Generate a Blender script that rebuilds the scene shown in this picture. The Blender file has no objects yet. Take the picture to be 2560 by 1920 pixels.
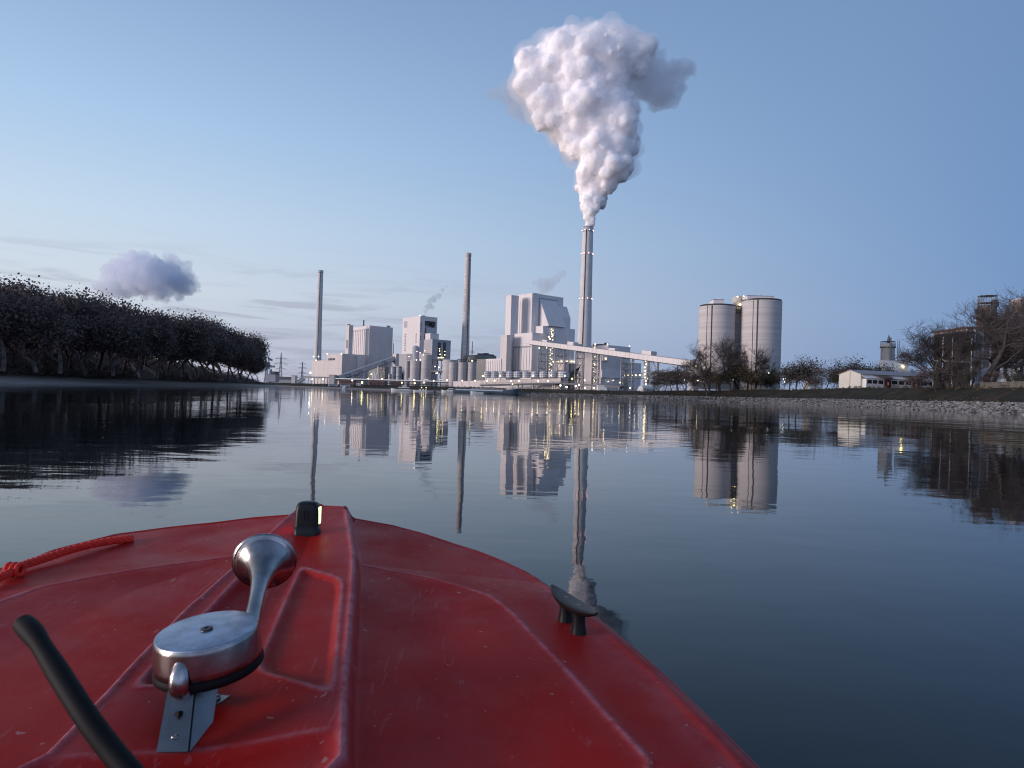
import bpy, bmesh, math, random
import numpy as np
from mathutils import Matrix, Vector, noise as mnoise

sc = bpy.context.scene
COL = sc.collection
random.seed(7)
rnd = random.Random(11)
PI = math.pi

# ------------------------------------------------------------------ camera
CH = 1.2                      # eye height above the river, metres
FPX = 1700.0                  # focal length in pixels of a 2560 px wide picture
CAMROT = Matrix.Rotation(math.radians(90 + 0.765), 4, 'X') @ Matrix.Rotation(math.radians(1.86), 4, 'Z')
cam_d = bpy.data.cameras.new('camera')
cam = bpy.data.objects.new('camera', cam_d)
COL.objects.link(cam)
cam_d.sensor_width = 36.0
cam_d.lens = FPX / 2560 * 36
cam_d.clip_start = 0.02
cam_d.clip_end = 20000
cam.matrix_world = Matrix.Translation((0, 0, CH)) @ CAMROT
cam_d.dof.use_dof = True
cam_d.dof.focus_distance = 9.0
cam_d.dof.aperture_fstop = 16.0
sc.camera = cam
sc.view_settings.view_transform = 'Standard'
sc.view_settings.look = 'None'
sc.view_settings.exposure = 0.0
sc.view_settings.gamma = 1.0
sc.cycles.max_bounces = 10
sc.cycles.diffuse_bounces = 4
sc.cycles.glossy_bounces = 4
sc.cycles.transmission_bounces = 4
sc.cycles.volume_bounces = 10
sc.cycles.transparent_max_bounces = 12
sc.cycles.sample_clamp_indirect = 6.0
sc.cycles.use_denoising = True
sc.cycles.caustics_reflective = False
sc.cycles.caustics_refractive = False
sc.cycles.filter_width = 1.1

# ------------------------------------------------------------------ sky and sun
SUN_AZ = math.radians(-108)   # measured from straight ahead (+Y), clockwise positive
SUN_EL = math.radians(5)
w = bpy.data.worlds.new('World')
sc.world = w
w.use_nodes = True
nt = w.node_tree
for n in list(nt.nodes):
    nt.nodes.remove(n)
def N(t, **kw):
    n = nt.nodes.new(t)
    for k, v in kw.items():
        setattr(n, k, v)
    return n
def math_node(op, a, b=None, clamp=False):
    n = N('ShaderNodeMath', operation=op)
    n.use_clamp = clamp
    for i, v in enumerate((a, b)):
        if v is None:
            continue
        if isinstance(v, (int, float)):
            n.inputs[i].default_value = v
        else:
            nt.links.new(v, n.inputs[i])
    return n.outputs[0]
def maprange(v, a, b, c=0.0, d=1.0, smooth=False):
    n = N('ShaderNodeMapRange')
    n.interpolation_type = 'SMOOTHSTEP' if smooth else 'LINEAR'
    nt.links.new(v, n.inputs[0])
    for i, x in enumerate((a, b, c, d)):
        n.inputs[i + 1].default_value = x
    return n.outputs[0]
def ramp(v, stops, inter='B_SPLINE'):
    n = N('ShaderNodeValToRGB')
    n.color_ramp.interpolation = inter
    e = n.color_ramp.elements
    while len(e) > 1:
        e.remove(e[-1])
    e[0].position = stops[0][0]
    e[0].color = (*stops[0][1], 1)
    for p, c in stops[1:]:
        x = e.new(p)
        x.color = (*c, 1)
    nt.links.new(v, n.inputs[0])
    return n.outputs[0]
def mixc(f, a, b):
    n = N('ShaderNodeMix', data_type='RGBA')
    if isinstance(f, (int, float)):
        n.inputs[0].default_value = f
    else:
        nt.links.new(f, n.inputs[0])
    for i, v in ((6, a), (7, b)):
        if isinstance(v, tuple):
            n.inputs[i].default_value = (*v, 1)
        else:
            nt.links.new(v, n.inputs[i])
    return n.outputs[2]
tc = N('ShaderNodeTexCoord')
sep = N('ShaderNodeSeparateXYZ')
nt.links.new(tc.outputs['Generated'], sep.inputs[0])
X_, Y_, Z_ = sep.outputs
hl = math_node('SQRT', math_node('ADD', math_node('MULTIPLY', X_, X_), math_node('ADD', math_node('MULTIPLY', Y_, Y_), 1e-4)))
az = math_node('DIVIDE', X_, hl)                       # sine of the azimuth: -1 left .. 1 right
elev = math_node('MULTIPLY', math_node('ARCSINE', Z_), 2 / PI)   # 0 horizon .. 1 zenith
ev = math_node('POWER', math_node('MAXIMUM', elev, 0.0), 0.6)    # more resolution close to the horizon
def E(deg):
    return (max(deg, 0) / 90.0) ** 0.6
left = ramp(ev, [(E(0), (.53, .55, .66)), (E(3), (.58, .61, .72)), (E(7), (.68, .75, .84)), (E(12), (.60, .745, .90)),
                 (E(19), (.44, .625, .88)), (E(30), (.268, .41, .655)), (E(50), (.17, .26, .46)), (1.0, (.12, .19, .33))], 'LINEAR')
right = ramp(ev, [(E(0), (.20, .30, .53)), (E(4), (.195, .315, .56)), (E(12), (.18, .31, .56)), (E(30), (.172, .29, .515)),
                  (E(40), (.13, .22, .41)), (E(50), (.10, .17, .32)), (1.0, (.08, .135, .25))], 'LINEAR')
glow = ramp(ev, [(E(0), (1.15, .88, .80)), (E(6), (1.1, .92, .86)), (E(16), (.78, .76, .82)), (E(34), (.42, .50, .68)),
                 (E(60), (.2, .28, .45)), (1.0, (.14, .22, .38))], 'LINEAR')
f_lr = math_node('POWER', maprange(az, -0.62, 0.62), 1.38)
f_gl = math_node('MULTIPLY', maprange(az, -0.62, -1.0, 0.0, 1.0, True), maprange(Y_, -0.75, -0.15, 0.1, 1.0, True))
grad = mixc(f_lr, left, right)
grad = mixc(f_gl, grad, glow)
f_back = math_node('MULTIPLY', maprange(Y_, -0.05, -0.5, 0, 1, True), maprange(az, -0.8, 0.0, 0, 1, True))
grad = mixc(f_back, grad, ramp(ev, [(E(0), (.50, .63, .98)), (E(20), (.46, .60, .95)), (E(50), (.16, .25, .43)), (1.0, (.11, .175, .31))], 'LINEAR'))
# thin mauve cloud streaks low over the horizon
mp = N('ShaderNodeMapping')
nt.links.new(tc.outputs['Generated'], mp.inputs[0])
mp.inputs['Scale'].default_value = (4.2, 4.2, 46)
mp.inputs['Rotation'].default_value = (0, math.radians(-6), 0)
nz = N('ShaderNodeTexNoise')
nz.inputs['Scale'].default_value = 1.5
nz.inputs['Detail'].default_value = 6
nz.inputs['Roughness'].default_value = 0.55
nz.inputs['Distortion'].default_value = 0.6
nt.links.new(mp.outputs[0], nz.inputs['Vector'])
streak = maprange(nz.outputs[0], 0.47, 0.68, 0, 1, True)
band = math_node('MULTIPLY', maprange(elev, 0.135, 0.05, 0, 1, True), maprange(az, 0.18, -0.22, 0, 1, True))
streak = math_node('MULTIPLY', math_node('MULTIPLY', streak, band), 0.62)
grad = mixc(streak, grad, (.37, .39, .50))
nish = N('ShaderNodeTexSky', sky_type='NISHITA')
nish.sun_disc = False
nish.sun_elevation = SUN_EL
nish.sun_rotation = SUN_AZ
nish.air_density = 1.0
nish.dust_density = 1.0
nish.ozone_density = 4.0
nsc = N('ShaderNodeVectorMath', operation='SCALE')
nt.links.new(nish.outputs[0], nsc.inputs[0])
nsc.inputs['Scale'].default_value = 0.12
skycol = mixc(0.93, nsc.outputs[0], grad)
bg = N('ShaderNodeBackground')
nt.links.new(skycol, bg.inputs[0])
bg.inputs[1].default_value = 1.0
out = N('ShaderNodeOutputWorld')
nt.links.new(bg.outputs[0], out.inputs[0])

sun_d = bpy.data.lights.new('sun', 'SUN')
sun_d.energy = 3.25
sun_d.angle = math.radians(20)
sun_d.color = (1.0, 0.83, 0.79)
sun = bpy.data.objects.new('sun', sun_d)
COL.objects.link(sun)
sdir = Vector((math.sin(SUN_AZ) * math.cos(SUN_EL), math.cos(SUN_AZ) * math.cos(SUN_EL), math.sin(SUN_EL)))
sun.rotation_euler = (-sdir).to_track_quat('-Z', 'Y').to_euler()

# ------------------------------------------------------------------ helpers
def ray(px, py):
    return (CAMROT.to_3x3() @ Vector(((px - 1280) / FPX, (960 - py) / FPX, -1)))
def at(px, py, Y):
    """Point on the sight line of a photo pixel, Y metres ahead."""
    v = ray(px, py)
    return Vector((v.x * Y / v.y, Y, CH + v.z * Y / v.y))
def topx(p):
    q = CAMROT.to_3x3().transposed() @ (Vector(p) - Vector((0, 0, CH)))
    return (1280 + FPX * q.x / -q.z, 960 - FPX * q.y / -q.z)
# readings taken in enlarged views of the photograph -> photo pixels
def z1(x, y): return (720 + x / 4.6075, 640 + y / 4.6075)
def z2(x, y): return (1000 + x / 4.367, 620 + y / 4.367)
def z3(x, y): return (1200 + x / 5.267, 700 + y / 5.267)
def z4(x, y): return (1560 + x / 5.027, 700 + y / 5.027)
def z5(x, y): return (1960 + x / 3.687, 700 + y / 3.687)
def z6(x, y): return (x / 3.072, 560 + y / 3.072)
def z7(x, y): return (640 + x / 6.144, 860 + y / 6.144)
def z8(x, y): return (1460 + x / 6.506, 860 + y / 6.506)
def z9(x, y): return (1160 + x / 2.7645, 20 + y / 2.7645)

class MB:
    """Collects faces; build() links them as one mesh object."""
    def __init__(self):
        self.v = []
        self.f = []
        self.s = []
        self.m = []
        self.mi = 0
    def add(self, vs, fs, smooth=False):
        o = len(self.v)
        self.v.extend([tuple(p) for p in vs])
        for f in fs:
            self.f.append([i + o for i in f])
            self.s.append(smooth)
            self.m.append(self.mi)
        return self
    def box(self, x0, x1, y0, y1, z0, z1_):
        vs = [(x0, y0, z0), (x1, y0, z0), (x1, y1, z0), (x0, y1, z0), (x0, y0, z1_), (x1, y0, z1_), (x1, y1, z1_), (x0, y1, z1_)]
        return self.add(vs, [(3, 2, 1, 0), (4, 5, 6, 7), (0, 1, 5, 4), (1, 2, 6, 5), (2, 3, 7, 6), (3, 0, 4, 7)])
    def tube(self, pts, radii, n=8, cap=True, smooth=True):
        pts = [Vector(p) for p in pts]
        if isinstance(radii, (int, float)):
            radii = [radii] * len(pts)
        vs = []
        ref = None
        for i, p in enumerate(pts):
            d = (pts[min(i + 1, len(pts) - 1)] - pts[max(i - 1, 0)])
            if d.length < 1e-9:
                d = Vector((0, 0, 1))
            d.normalize()
            if ref is None:
                ref = Vector((1, 0, 0)) if abs(d.x) < 0.8 else Vector((0, 1, 0))
            u = (ref - d * ref.dot(d)).normalized()
            ref = u
            v = d.cross(u)
            for k in range(n):
                a = 2 * PI * k / n
                vs.append(p + (u * math.cos(a) + v * math.sin(a)) * radii[i])
        fs = []
        for i in range(len(pts) - 1):
            for k in range(n):
                a, b = i * n + k, i * n + (k + 1) % n
                fs.append((a, b, b + n, a + n))
        self.add(vs, fs, smooth)
        if cap:
            self.add(vs[:n], [tuple(range(n))[::-1]])
            self.add(vs[-n:], [tuple(range(n))])
        return self
    def bar(self, p, q, r, n=4):
        return self.tube([p, q], r, n, True, n > 6)
    def lathe(self, prof, n=32, c=(0, 0, 0), smooth=True):
        vs = []
        for r, z in prof:
            for k in range(n):
                a = 2 * PI * k / n
                vs.append((c[0] + r * math.cos(a), c[1] + r * math.sin(a), c[2] + z))
        fs = []
        for i in range(len(prof) - 1):
            for k in range(n):
                a, b = i * n + k, i * n + (k + 1) % n
                fs.append((a, b, b + n, a + n))
        self.add(vs, fs, smooth)
        if prof[0][0] > 1e-4:
            self.add(vs[:n], [tuple(range(n))[::-1]])
        if prof[-1][0] > 1e-4:
            self.add(vs[-n:], [tuple(range(n))])
        return self
    def sphere(self, c, r, n=10, m=6):
        prof = [(max(r * math.sin(PI * i / m), 1e-5), -r * math.cos(PI * i / m)) for i in range(m + 1)]
        return self.lathe(prof, n, c)
    def prism(self, poly, z0, z1_):
        n = len(poly)
        vs = [(x, y, z0) for x, y in poly] + [(x, y, z1_) for x, y in poly]
        fs = [tuple(range(n))[::-1], tuple(range(n, 2 * n))]
        fs += [(i, (i + 1) % n, (i + 1) % n + n, i + n) for i in range(n)]
        return self.add(vs, fs)
    def xprism(self, poly, x0, x1):
        """Outline in (y, z) swept along x."""
        n = len(poly)
        vs = [(x0, y, z) for y, z in poly] + [(x1, y, z) for y, z in poly]
        fs = [tuple(range(n)), tuple(range(n, 2 * n))[::-1]]
        fs += [((i + 1) % n, i, i + n, (i + 1) % n + n) for i in range(n)]
        return self.add(vs, fs)
    def xform(self, M):
        self.v = [tuple(M @ Vector(p)) for p in self.v]
        return self
    def build(self, name, mat, parent=None, loc=None, label=None):
        me = bpy.data.meshes.new(name)
        me.from_pydata(self.v, [], self.f)
        me.polygons.foreach_set('use_smooth', self.s)
        for m in (mat if isinstance(mat, (list, tuple)) else [mat]):
            me.materials.append(m)
        if any(self.m):
            me.polygons.foreach_set('material_index', self.m)
        me.update()
        o = bpy.data.objects.new(name, me)
        COL.objects.link(o)
        if parent is not None:
            o.parent = parent
        if loc is not None:
            o.location = loc
        if label:
            o['label'] = label
        return o

def tag(o, label=None, cat=None, group=None, kind=None):
    if label: o['label'] = label
    if cat: o['category'] = cat
    if group: o['group'] = group
    if kind: o['kind'] = kind
    return o
def thing(name, label, cat, loc=(0, 0, 0), rz=0.0, group=None):
    o = bpy.data.objects.new(name, None)
    o.empty_display_size = 0.2
    COL.objects.link(o)
    o.location = loc
    o.rotation_euler = (0, 0, rz)
    return tag(o, label, cat, group)
def copy_tree(o, parent=None):
    c = o.copy()
    COL.objects.link(c)
    if parent is not None:
        c.parent = parent
    for ch in list(o.children):
        copy_tree(ch, c)
    return c
ORD = 'first second third fourth fifth sixth seventh eighth ninth tenth eleventh twelfth thirteenth fourteenth fifteenth sixteenth'.split()

# ------------------------------------------------------------------ materials
def mk(name, col, rough=0.7, var=0.0, scale=1.0, col2=None, metal=0.0, bump=0.0, bscale=None, spec=0.5, stretch=None, detail=4, panels=None):
    """Principled with noise between col and col2 in metres of object space; panels=(width, height, contrast) adds cladding sheets."""
    m = bpy.data.materials.new(name)
    m.use_nodes = True
    t = m.node_tree
    b = t.nodes['Principled BSDF']
    b.inputs['Roughness'].default_value = rough
    b.inputs['Metallic'].default_value = metal
    b.inputs['Specular IOR Level'].default_value = spec
    b.inputs['Base Color'].default_value = (*col, 1)
    tcn = t.nodes.new('ShaderNodeTexCoord')
    vec = tcn.outputs['Object']
    if stretch:
        mp_ = t.nodes.new('ShaderNodeMapping')
        mp_.inputs['Scale'].default_value = stretch
        t.links.new(vec, mp_.inputs[0])
        vec = mp_.outputs[0]
    if var > 0 or col2:
        nz_ = t.nodes.new('ShaderNodeTexNoise')
        nz_.inputs['Scale'].default_value = scale
        nz_.inputs['Detail'].default_value = detail
        nz_.inputs['Roughness'].default_value = 0.6
        t.links.new(vec, nz_.inputs['Vector'])
        r = t.nodes.new('ShaderNodeValToRGB')
        c2 = col2 or tuple(max(c * (1 - var), 0) for c in col)
        r.color_ramp.elements[0].position = 0.36
        r.color_ramp.elements[1].position = 0.64
        r.color_ramp.elements[0].color = (*c2, 1)
        r.color_ramp.elements[1].color = (*col, 1)
        t.links.new(nz_.outputs[0], r.inputs[0])
        t.links.new(r.outputs[0], b.inputs['Base Color'])
        if panels:
            sx = t.nodes.new('ShaderNodeSeparateXYZ'); t.links.new(tcn.outputs['Object'], sx.inputs[0])
            ad = t.nodes.new('ShaderNodeMath'); t.links.new(sx.outputs[0], ad.inputs[0]); t.links.new(sx.outputs[1], ad.inputs[1])
            cx = t.nodes.new('ShaderNodeCombineXYZ'); t.links.new(ad.outputs[0], cx.inputs[0]); t.links.new(sx.outputs[2], cx.inputs[1])
            bk = t.nodes.new('ShaderNodeTexBrick'); t.links.new(cx.outputs[0], bk.inputs['Vector'])
            bk.offset = 0.0
            bk.inputs['Scale'].default_value = 1.0
            bk.inputs['Brick Width'].default_value = panels[0]; bk.inputs['Row Height'].default_value = panels[1]
            bk.inputs['Mortar Size'].default_value = panels[0] * .018
            k_ = panels[2]
            for nm, v_ in (('Color1', 1.0), ('Color2', 1 - k_), ('Mortar', 1 - 2.6 * k_)):
                bk.inputs[nm].default_value = (v_, v_, v_, 1)
            mm = t.nodes.new('ShaderNodeMix'); mm.data_type = 'RGBA'; mm.blend_type = 'MULTIPLY'; mm.inputs[0].default_value = 1.0
            t.links.new(r.outputs[0], mm.inputs[6]); t.links.new(bk.outputs['Color'], mm.inputs[7])
            t.links.new(mm.outputs[2], b.inputs['Base Color'])
    if bump > 0:
        nb = t.nodes.new('ShaderNodeTexNoise')
        nb.inputs['Scale'].default_value = bscale or scale * 4
        nb.inputs['Detail'].default_value = 4
        t.links.new(vec, nb.inputs['Vector'])
        bp = t.nodes.new('ShaderNodeBump')
        bp.inputs['Distance'].default_value = bump
        t.links.new(nb.outputs[0], bp.inputs['Height'])
        t.links.new(bp.outputs[0], b.inputs['Normal'])
    return m
def emit(name, col, strength):
    m = bpy.data.materials.new(name)
    m.use_nodes = True
    b = m.node_tree.nodes['Principled BSDF']
    b.inputs['Base Color'].default_value = (*col, 1)
    b.inputs['Emission Color'].default_value = (*col, 1)
    b.inputs['Emission Strength'].default_value = strength
    return m
def volume(name, col, density, g=0.2):
    m = bpy.data.materials.new(name)
    m.use_nodes = True
    t = m.node_tree
    t.nodes.remove(t.nodes['Principled BSDF'])
    v = t.nodes.new('ShaderNodeVolumePrincipled')
    v.inputs['Color'].default_value = (*col, 1)
    v.inputs['Density'].default_value = density
    v.inputs['Anisotropy'].default_value = g
    t.links.new(v.outputs[0], t.nodes['Material Output'].inputs['Volume'])
    return m

M = {}
M['clad'] = mk('white_cladding', (.71, .675, .67), .55, .08, .12, stretch=(1, 1, .15), panels=(4.5, 9.0, .05))
M['clad_warm'] = mk('cream_cladding', (.63, .585, .57), .6, .10, .1, stretch=(1, 1, .2), panels=(6.0, 4.5, .05))
M['clad_grey'] = mk('grey_cladding', (.40, .40, .43), .6, .10, .15, panels=(3.0, 6.0, .07))
M['clad_olive'] = mk('olive_cladding', (.24, .24, .23), .65, .1, .1, panels=(4.0, 3.0, .07))
M['clad_dark'] = mk('dark_cladding', (.13, .13, .15), .6, .2, .2)
M['rib'] = mk('pale_rib_panel', (.74, .70, .69), .55)
M['rib_dark'] = mk('shadow_gap_metal', (.30, .29, .30), .6)
M['louvre'] = mk('louvre_metal', (.22, .22, .24), .6)
M['glassdk'] = mk('dark_glass', (.03, .035, .04), .15)
M['concrete'] = mk('concrete', (.54, .515, .50), .85, .16, .25, stretch=(.25, .25, 1.6), bump=.02, bscale=2)
M['concrete_w'] = mk('stack_concrete', (.60, .59, .58), .85, .14, .2, stretch=(1, 1, .5))
M['concrete_silo'] = mk('silo_concrete', (.56, .53, .52), .85, .27, .10, stretch=(.05, .05, 3.6), detail=6)
M['brick'] = mk('stack_brickwork', (.66, .61, .58), .9, .36, .35, stretch=(.6, .6, 1.6), detail=6)
M['steel'] = mk('grey_steel', (.16, .17, .19), .5, .2, 1.0)
M['steel_lt'] = mk('galvanised_steel', (.42, .43, .45), .5, .1, .5)
M['dark'] = mk('dark_steel', (.05, .052, .06), .6)
M['redbrick'] = mk('red_brick', (.26, .13, .11), .85, .25, .8)
M['tankw'] = mk('white_tank', (.78, .78, .80), .45)
M['roofgrey'] = mk('roof_sheet', (.30, .31, .33), .6, .1, .3)
M['whitepaint'] = mk('white_paint', (.80, .80, .78), .5, .06, .6)
M['blackhull'] = mk('dark_hull', (.035, .04, .05), .5)
M['bluehull'] = mk('blue_grey_hull', (.10, .14, .19), .5, .15, .5)
M['lamp'] = emit('warm_lamp', (1.0, .80, .50), 9)
M['lampw'] = emit('white_lamp', (1.0, .93, .80), 8)
M['lampy'] = emit('yellow_lamp', (1.0, .82, .32), 9)
M['lampr'] = emit('red_lamp', (1.0, .50, .45), 4.5)
M['pole'] = M['steel_lt']

# ================================================================== the river and its banks
def water_material():
    m = bpy.data.materials.new('river_water')
    m.use_nodes = True
    t = m.node_tree
    b = t.nodes['Principled BSDF']
    b.inputs['Base Color'].default_value = (.002, .008, .010, 1)
    b.inputs['Roughness'].default_value = 0.028
    b.inputs['IOR'].default_value = 1.333
    g = t.nodes.new('ShaderNodeNewGeometry')
    def tex(scale, stretch=(1, 1, 1), detail=2, rot=0.0, rough=.5):
        mp_ = t.nodes.new('ShaderNodeMapping')
        mp_.inputs['Scale'].default_value = stretch
        mp_.inputs['Rotation'].default_value = (0, 0, rot)
        t.links.new(g.outputs['Position'], mp_.inputs[0])
        n_ = t.nodes.new('ShaderNodeTexNoise')
        n_.inputs['Scale'].default_value = scale
        n_.inputs['Detail'].default_value = detail
        n_.inputs['Roughness'].default_value = rough
        t.links.new(mp_.outputs[0], n_.inputs['Vector'])
        return n_.outputs[0]
    def mth(op, a, b_):
        n_ = t.nodes.new('ShaderNodeMath')
        n_.operation = op
        for i, v in enumerate((a, b_)):
            if isinstance(v, (int, float)): n_.inputs[i].default_value = v
            else: t.links.new(v, n_.inputs[i])
        return n_.outputs[0]
    def mrange(v, a, c, lo, hi):
        n_ = t.nodes.new('ShaderNodeMapRange')
        n_.interpolation_type = 'SMOOTHSTEP'
        t.links.new(v, n_.inputs[0])
        for i, x in enumerate((a, c, lo, hi)): n_.inputs[i + 1].default_value = x
        return n_.outputs[0]
    swell = mth('MULTIPLY', tex(.16, (1, .6, 1), 1, .3), W_SWELL)
    patch = mrange(tex(.035, (.55, 1.2, 1), 3, .5, .6), .44, .60, .35, 1.0)
    rip = mth('MULTIPLY', mth('MULTIPLY', tex(1.15, (.55, 1.0, 1), 2, -.15), W_RIP), patch)
    fine = mth('MULTIPLY', mth('MULTIPLY', tex(5.5, (.7, 1, 1), 2, .2), W_FINE), patch)
    h_ = mth('ADD', mth('ADD', swell, rip), fine)
    bp = t.nodes.new('ShaderNodeBump')
    bp.inputs['Distance'].default_value = 1.0
    bp.inputs['Strength'].default_value = 1.0
    t.links.new(h_, bp.inputs['Height'])
    t.links.new(bp.outputs[0], b.inputs['Normal'])
    return m
W_SWELL, W_RIP, W_FINE = 0.042, 0.0165, 0.0016
water_mb = MB()
water_mb.add([(-6000, -400, 0), (6000, -400, 0), (6000, 9000, 0), (-6000, 9000, 0)], [(0, 1, 2, 3)])
tag(water_mb.build('river', water_material()), kind='structure')

def spline(pts, step):
    P = [np.array(p, float) for p in pts]
    P = [2 * P[0] - P[1]] + P + [2 * P[-1] - P[-2]]
    o = []
    for i in range(1, len(P) - 2):
        a, b, c, d = P[i - 1:i + 3]
        n = max(2, int(np.linalg.norm((c - b)[:2]) / step))
        for k in range(n):
            s = k / n
            o.append(.5 * (2 * b + (c - a) * s + (2 * a - 5 * b + 4 * c - d) * s * s + (3 * b - 3 * c + d - a) * s ** 3))
    o.append(P[-2])
    return np.array(o)

# shoreline of the right bank and of the far (plant) bank: x, y, crest height
RIGHT = [(100, -80, 7.5), (106, 20, 7.5), (112, 100, 7.8), (118, 157, 8.2), (130, 227, 8.6), (134, 300, 9.0), (130, 350, 8.8), (115, 380, 8.2), (84, 402, 7.0), (47, 440, 5.4),
         (8, 492, 5.0), (-46, 525, 5), (-100, 575, 5), (-165, 670, 5), (-240, 800, 5), (-420, 960, 5), (-900, 1250, 5)]
LEFT = [(-82, -80, 4.2), (-85, 20, 4.3), (-90, 120, 4.4), (-96, 170, 4.4), (-107, 240, 4.4), (-120, 314, 4.3), (-137, 400, 3.6), (-156, 474, 2.6), (-185, 520, 2.6), (-250, 575, 4), (-420, 690, 4.5)]
def normals(P, side):
    t = np.gradient(P[:, :2], axis=0)
    t /= np.linalg.norm(t, axis=1)[:, None]
    n = np.stack([t[:, 1], -t[:, 0]], 1) * side
    k = 9
    ker = np.ones(k) / k
    n = np.stack([np.convolve(np.pad(n[:, i], k // 2, mode='edge'), ker, 'valid') for i in range(2)], 1)
    return n / np.linalg.norm(n, axis=1)[:, None]
RP = spline(RIGHT, 4.0)
RN = normals(RP, 1)
LP = spline(LEFT, 4.0)
LN = normals(LP, -1)
def prof_right(h):
    k = (h - 5) / 4.0
    k = min(max(k, 0), 1)
    a = [(-8, -2.0), (0, -.05), (4, 1.4), (8.5, 2.9), (10, 3.05), (13, 3.5), (18, 5.6), (23, 7.9), (26, 8.6), (30, 8.9), (45, 9.0), (90, 9.0)]
    b = [(-8, -2.0), (0, -.05), (4, .9), (8.5, 1.9), (10, 2.1), (13, 2.7), (18, 3.8), (23, 4.6), (26, 4.85), (30, 5.0), (45, 5.0), (90, 5.0)]
    return [(o, z * (h / 9.0 if k > 0 and z > 3 else 1) * k + zb * (1 - k)) for (o, z), (_, zb) in zip(a, b)]
def ground_mesh():
    mb = MB()
    n = len(RP)
    rows = []
    for i in range(n):
        pr = prof_right(RP[i, 2])
        rows.append([(RP[i, 0] + RN[i, 0] * o, RP[i, 1] + RN[i, 1] * o,
                      z + (0 if o < 9 or o > 40 else .35 * mnoise.noise((RP[i, 0] * .08, RP[i, 1] * .08, o * .15)))) for o, z in pr])
    c = np.array((0, 200.0))
    for i in range(n):
        p = np.array(rows[i][-1][:2])
        d = (p - c) / np.linalg.norm(p - c)
        q = c + d * 9000
        rows[i].append((q[0], q[1], rows[i][-1][2]))
    k = len(rows[0])
    vs = [p for r in rows for p in r]
    fs = [(i * k + j, i * k + j + 1, (i + 1) * k + j + 1, (i + 1) * k + j) for i in range(n - 1) for j in range(k - 1)]
    mb.add(vs, fs, True)
    # left bank
    rows = []
    for i in range(len(LP)):
        h = LP[i, 2]
        pr = [(-8, -1.6), (0, -.04), (5, .55), (11, 1.0), (15, 1.7), (20, h * .75), (26, h), (34, h + .1)]
        rows.append([(LP[i, 0] + LN[i, 0] * o, LP[i, 1] + LN[i, 1] * o, z + (.12 * mnoise.noise((LP[i, 0] * .15, LP[i, 1] * .15, o * .2)) if o > 1 else 0)) for o, z in pr])
    k = len(rows[0])
    n = len(rows)
    vs = [p for r in rows for p in r]
    fs = [(i * k + j + 1, i * k + j, (i + 1) * k + j, (i + 1) * k + j + 1) for i in range(n - 1) for j in range(k - 1)]
    mb.add(vs, fs, True)
    rim = [r[-1] for r in rows]
    cx = (-420, 200, 4.4)
    vs = rim + [cx, (-900, 900, 4.4), (-2500, 300, 4.4), (-900, -80, 4.4)]
    nr = len(rim)
    fs = [(i + 1, i, nr) for i in range(nr - 1)] + [(nr + 1, nr - 1, nr), (nr + 2, nr + 1, nr), (nr + 3, nr + 2, nr), (0, nr + 3, nr)]
    mb.add(vs, fs)
    return mb
def ground_material():
    m = bpy.data.materials.new('bank_ground')
    m.use_nodes = True
    t = m.node_tree
    b = t.nodes['Principled BSDF']
    b.inputs['Roughness'].default_value = .95
    b.inputs['Specular IOR Level'].default_value = .1
    g = t.nodes.new('ShaderNodeNewGeometry')
    s = t.nodes.new('ShaderNodeSeparateXYZ')
    t.links.new(g.outputs['Position'], s.inputs[0])
    def noise_(sc_, d=5):
        n_ = t.nodes.new('ShaderNodeTexNoise')
        n_.inputs['Scale'].default_value = sc_
        n_.inputs['Detail'].default_value = d
        n_.inputs['Roughness'].default_value = .65
        t.links.new(g.outputs['Position'], n_.inputs['Vector'])
        return n_.outputs[0]
    def ramp_(v, st):
        r = t.nodes.new('ShaderNodeValToRGB')
        e = r.color_ramp.elements
        e[0].position, e[0].color = st[0][0], (*st[0][1], 1)
        e[1].position, e[1].color = st[-1][0], (*st[-1][1], 1)
        for p, c in st[1:-1]:
            x = e.new(p); x.color = (*c, 1)
        t.links.new(v, r.inputs[0])
        return r.outputs[0]
    def mix_(f, a, c):
        n_ = t.nodes.new('ShaderNodeMix'); n_.data_type = 'RGBA'
        t.links.new(f, n_.inputs[0]); t.links.new(a, n_.inputs[6]); t.links.new(c, n_.inputs[7])
        return n_.outputs[2]
    def mr(v, a, c):
        n_ = t.nodes.new('ShaderNodeMapRange'); n_.interpolation_type = 'SMOOTHSTEP'
        t.links.new(v, n_.inputs[0]); n_.inputs[1].default_value = a; n_.inputs[2].default_value = c
        return n_.outputs[0]
    add = t.nodes.new('ShaderNodeMath'); add.operation = 'MULTIPLY_ADD'
    t.links.new(noise_(.35), add.inputs[0]); add.inputs[1].default_value = 1.2
    t.links.new(s.outputs[2], add.inputs[2])
    grass = ramp_(noise_(.16, 7), [(.3, (.024, .026, .018)), (.48, (.036, .036, .026)), (.60, (.060, .047, .036)), (.72, (.095, .062, .046))])
    sand = ramp_(noise_(.5, 6), [(.3, (.20, .18, .175)), (.7, (.31, .285, .27))])
    stone = ramp_(noise_(1.4, 6), [(.3, (.05, .048, .045)), (.7, (.14, .135, .13))])
    low = mix_(mr(s.outputs[0], -60, 40), sand, stone)
    col = mix_(mr(add.outputs[0], 1.5, 2.4), low, grass)
    t.links.new(col, b.inputs['Base Color'])
    bp = t.nodes.new('ShaderNodeBump'); bp.inputs['Distance'].default_value = .25
    t.links.new(noise_(1.6), bp.inputs['Height']); t.links.new(bp.outputs[0], b.inputs['Normal'])
    return m
GMAT = ground_material()
tag(ground_mesh().build('ground', GMAT), kind='structure')

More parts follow.
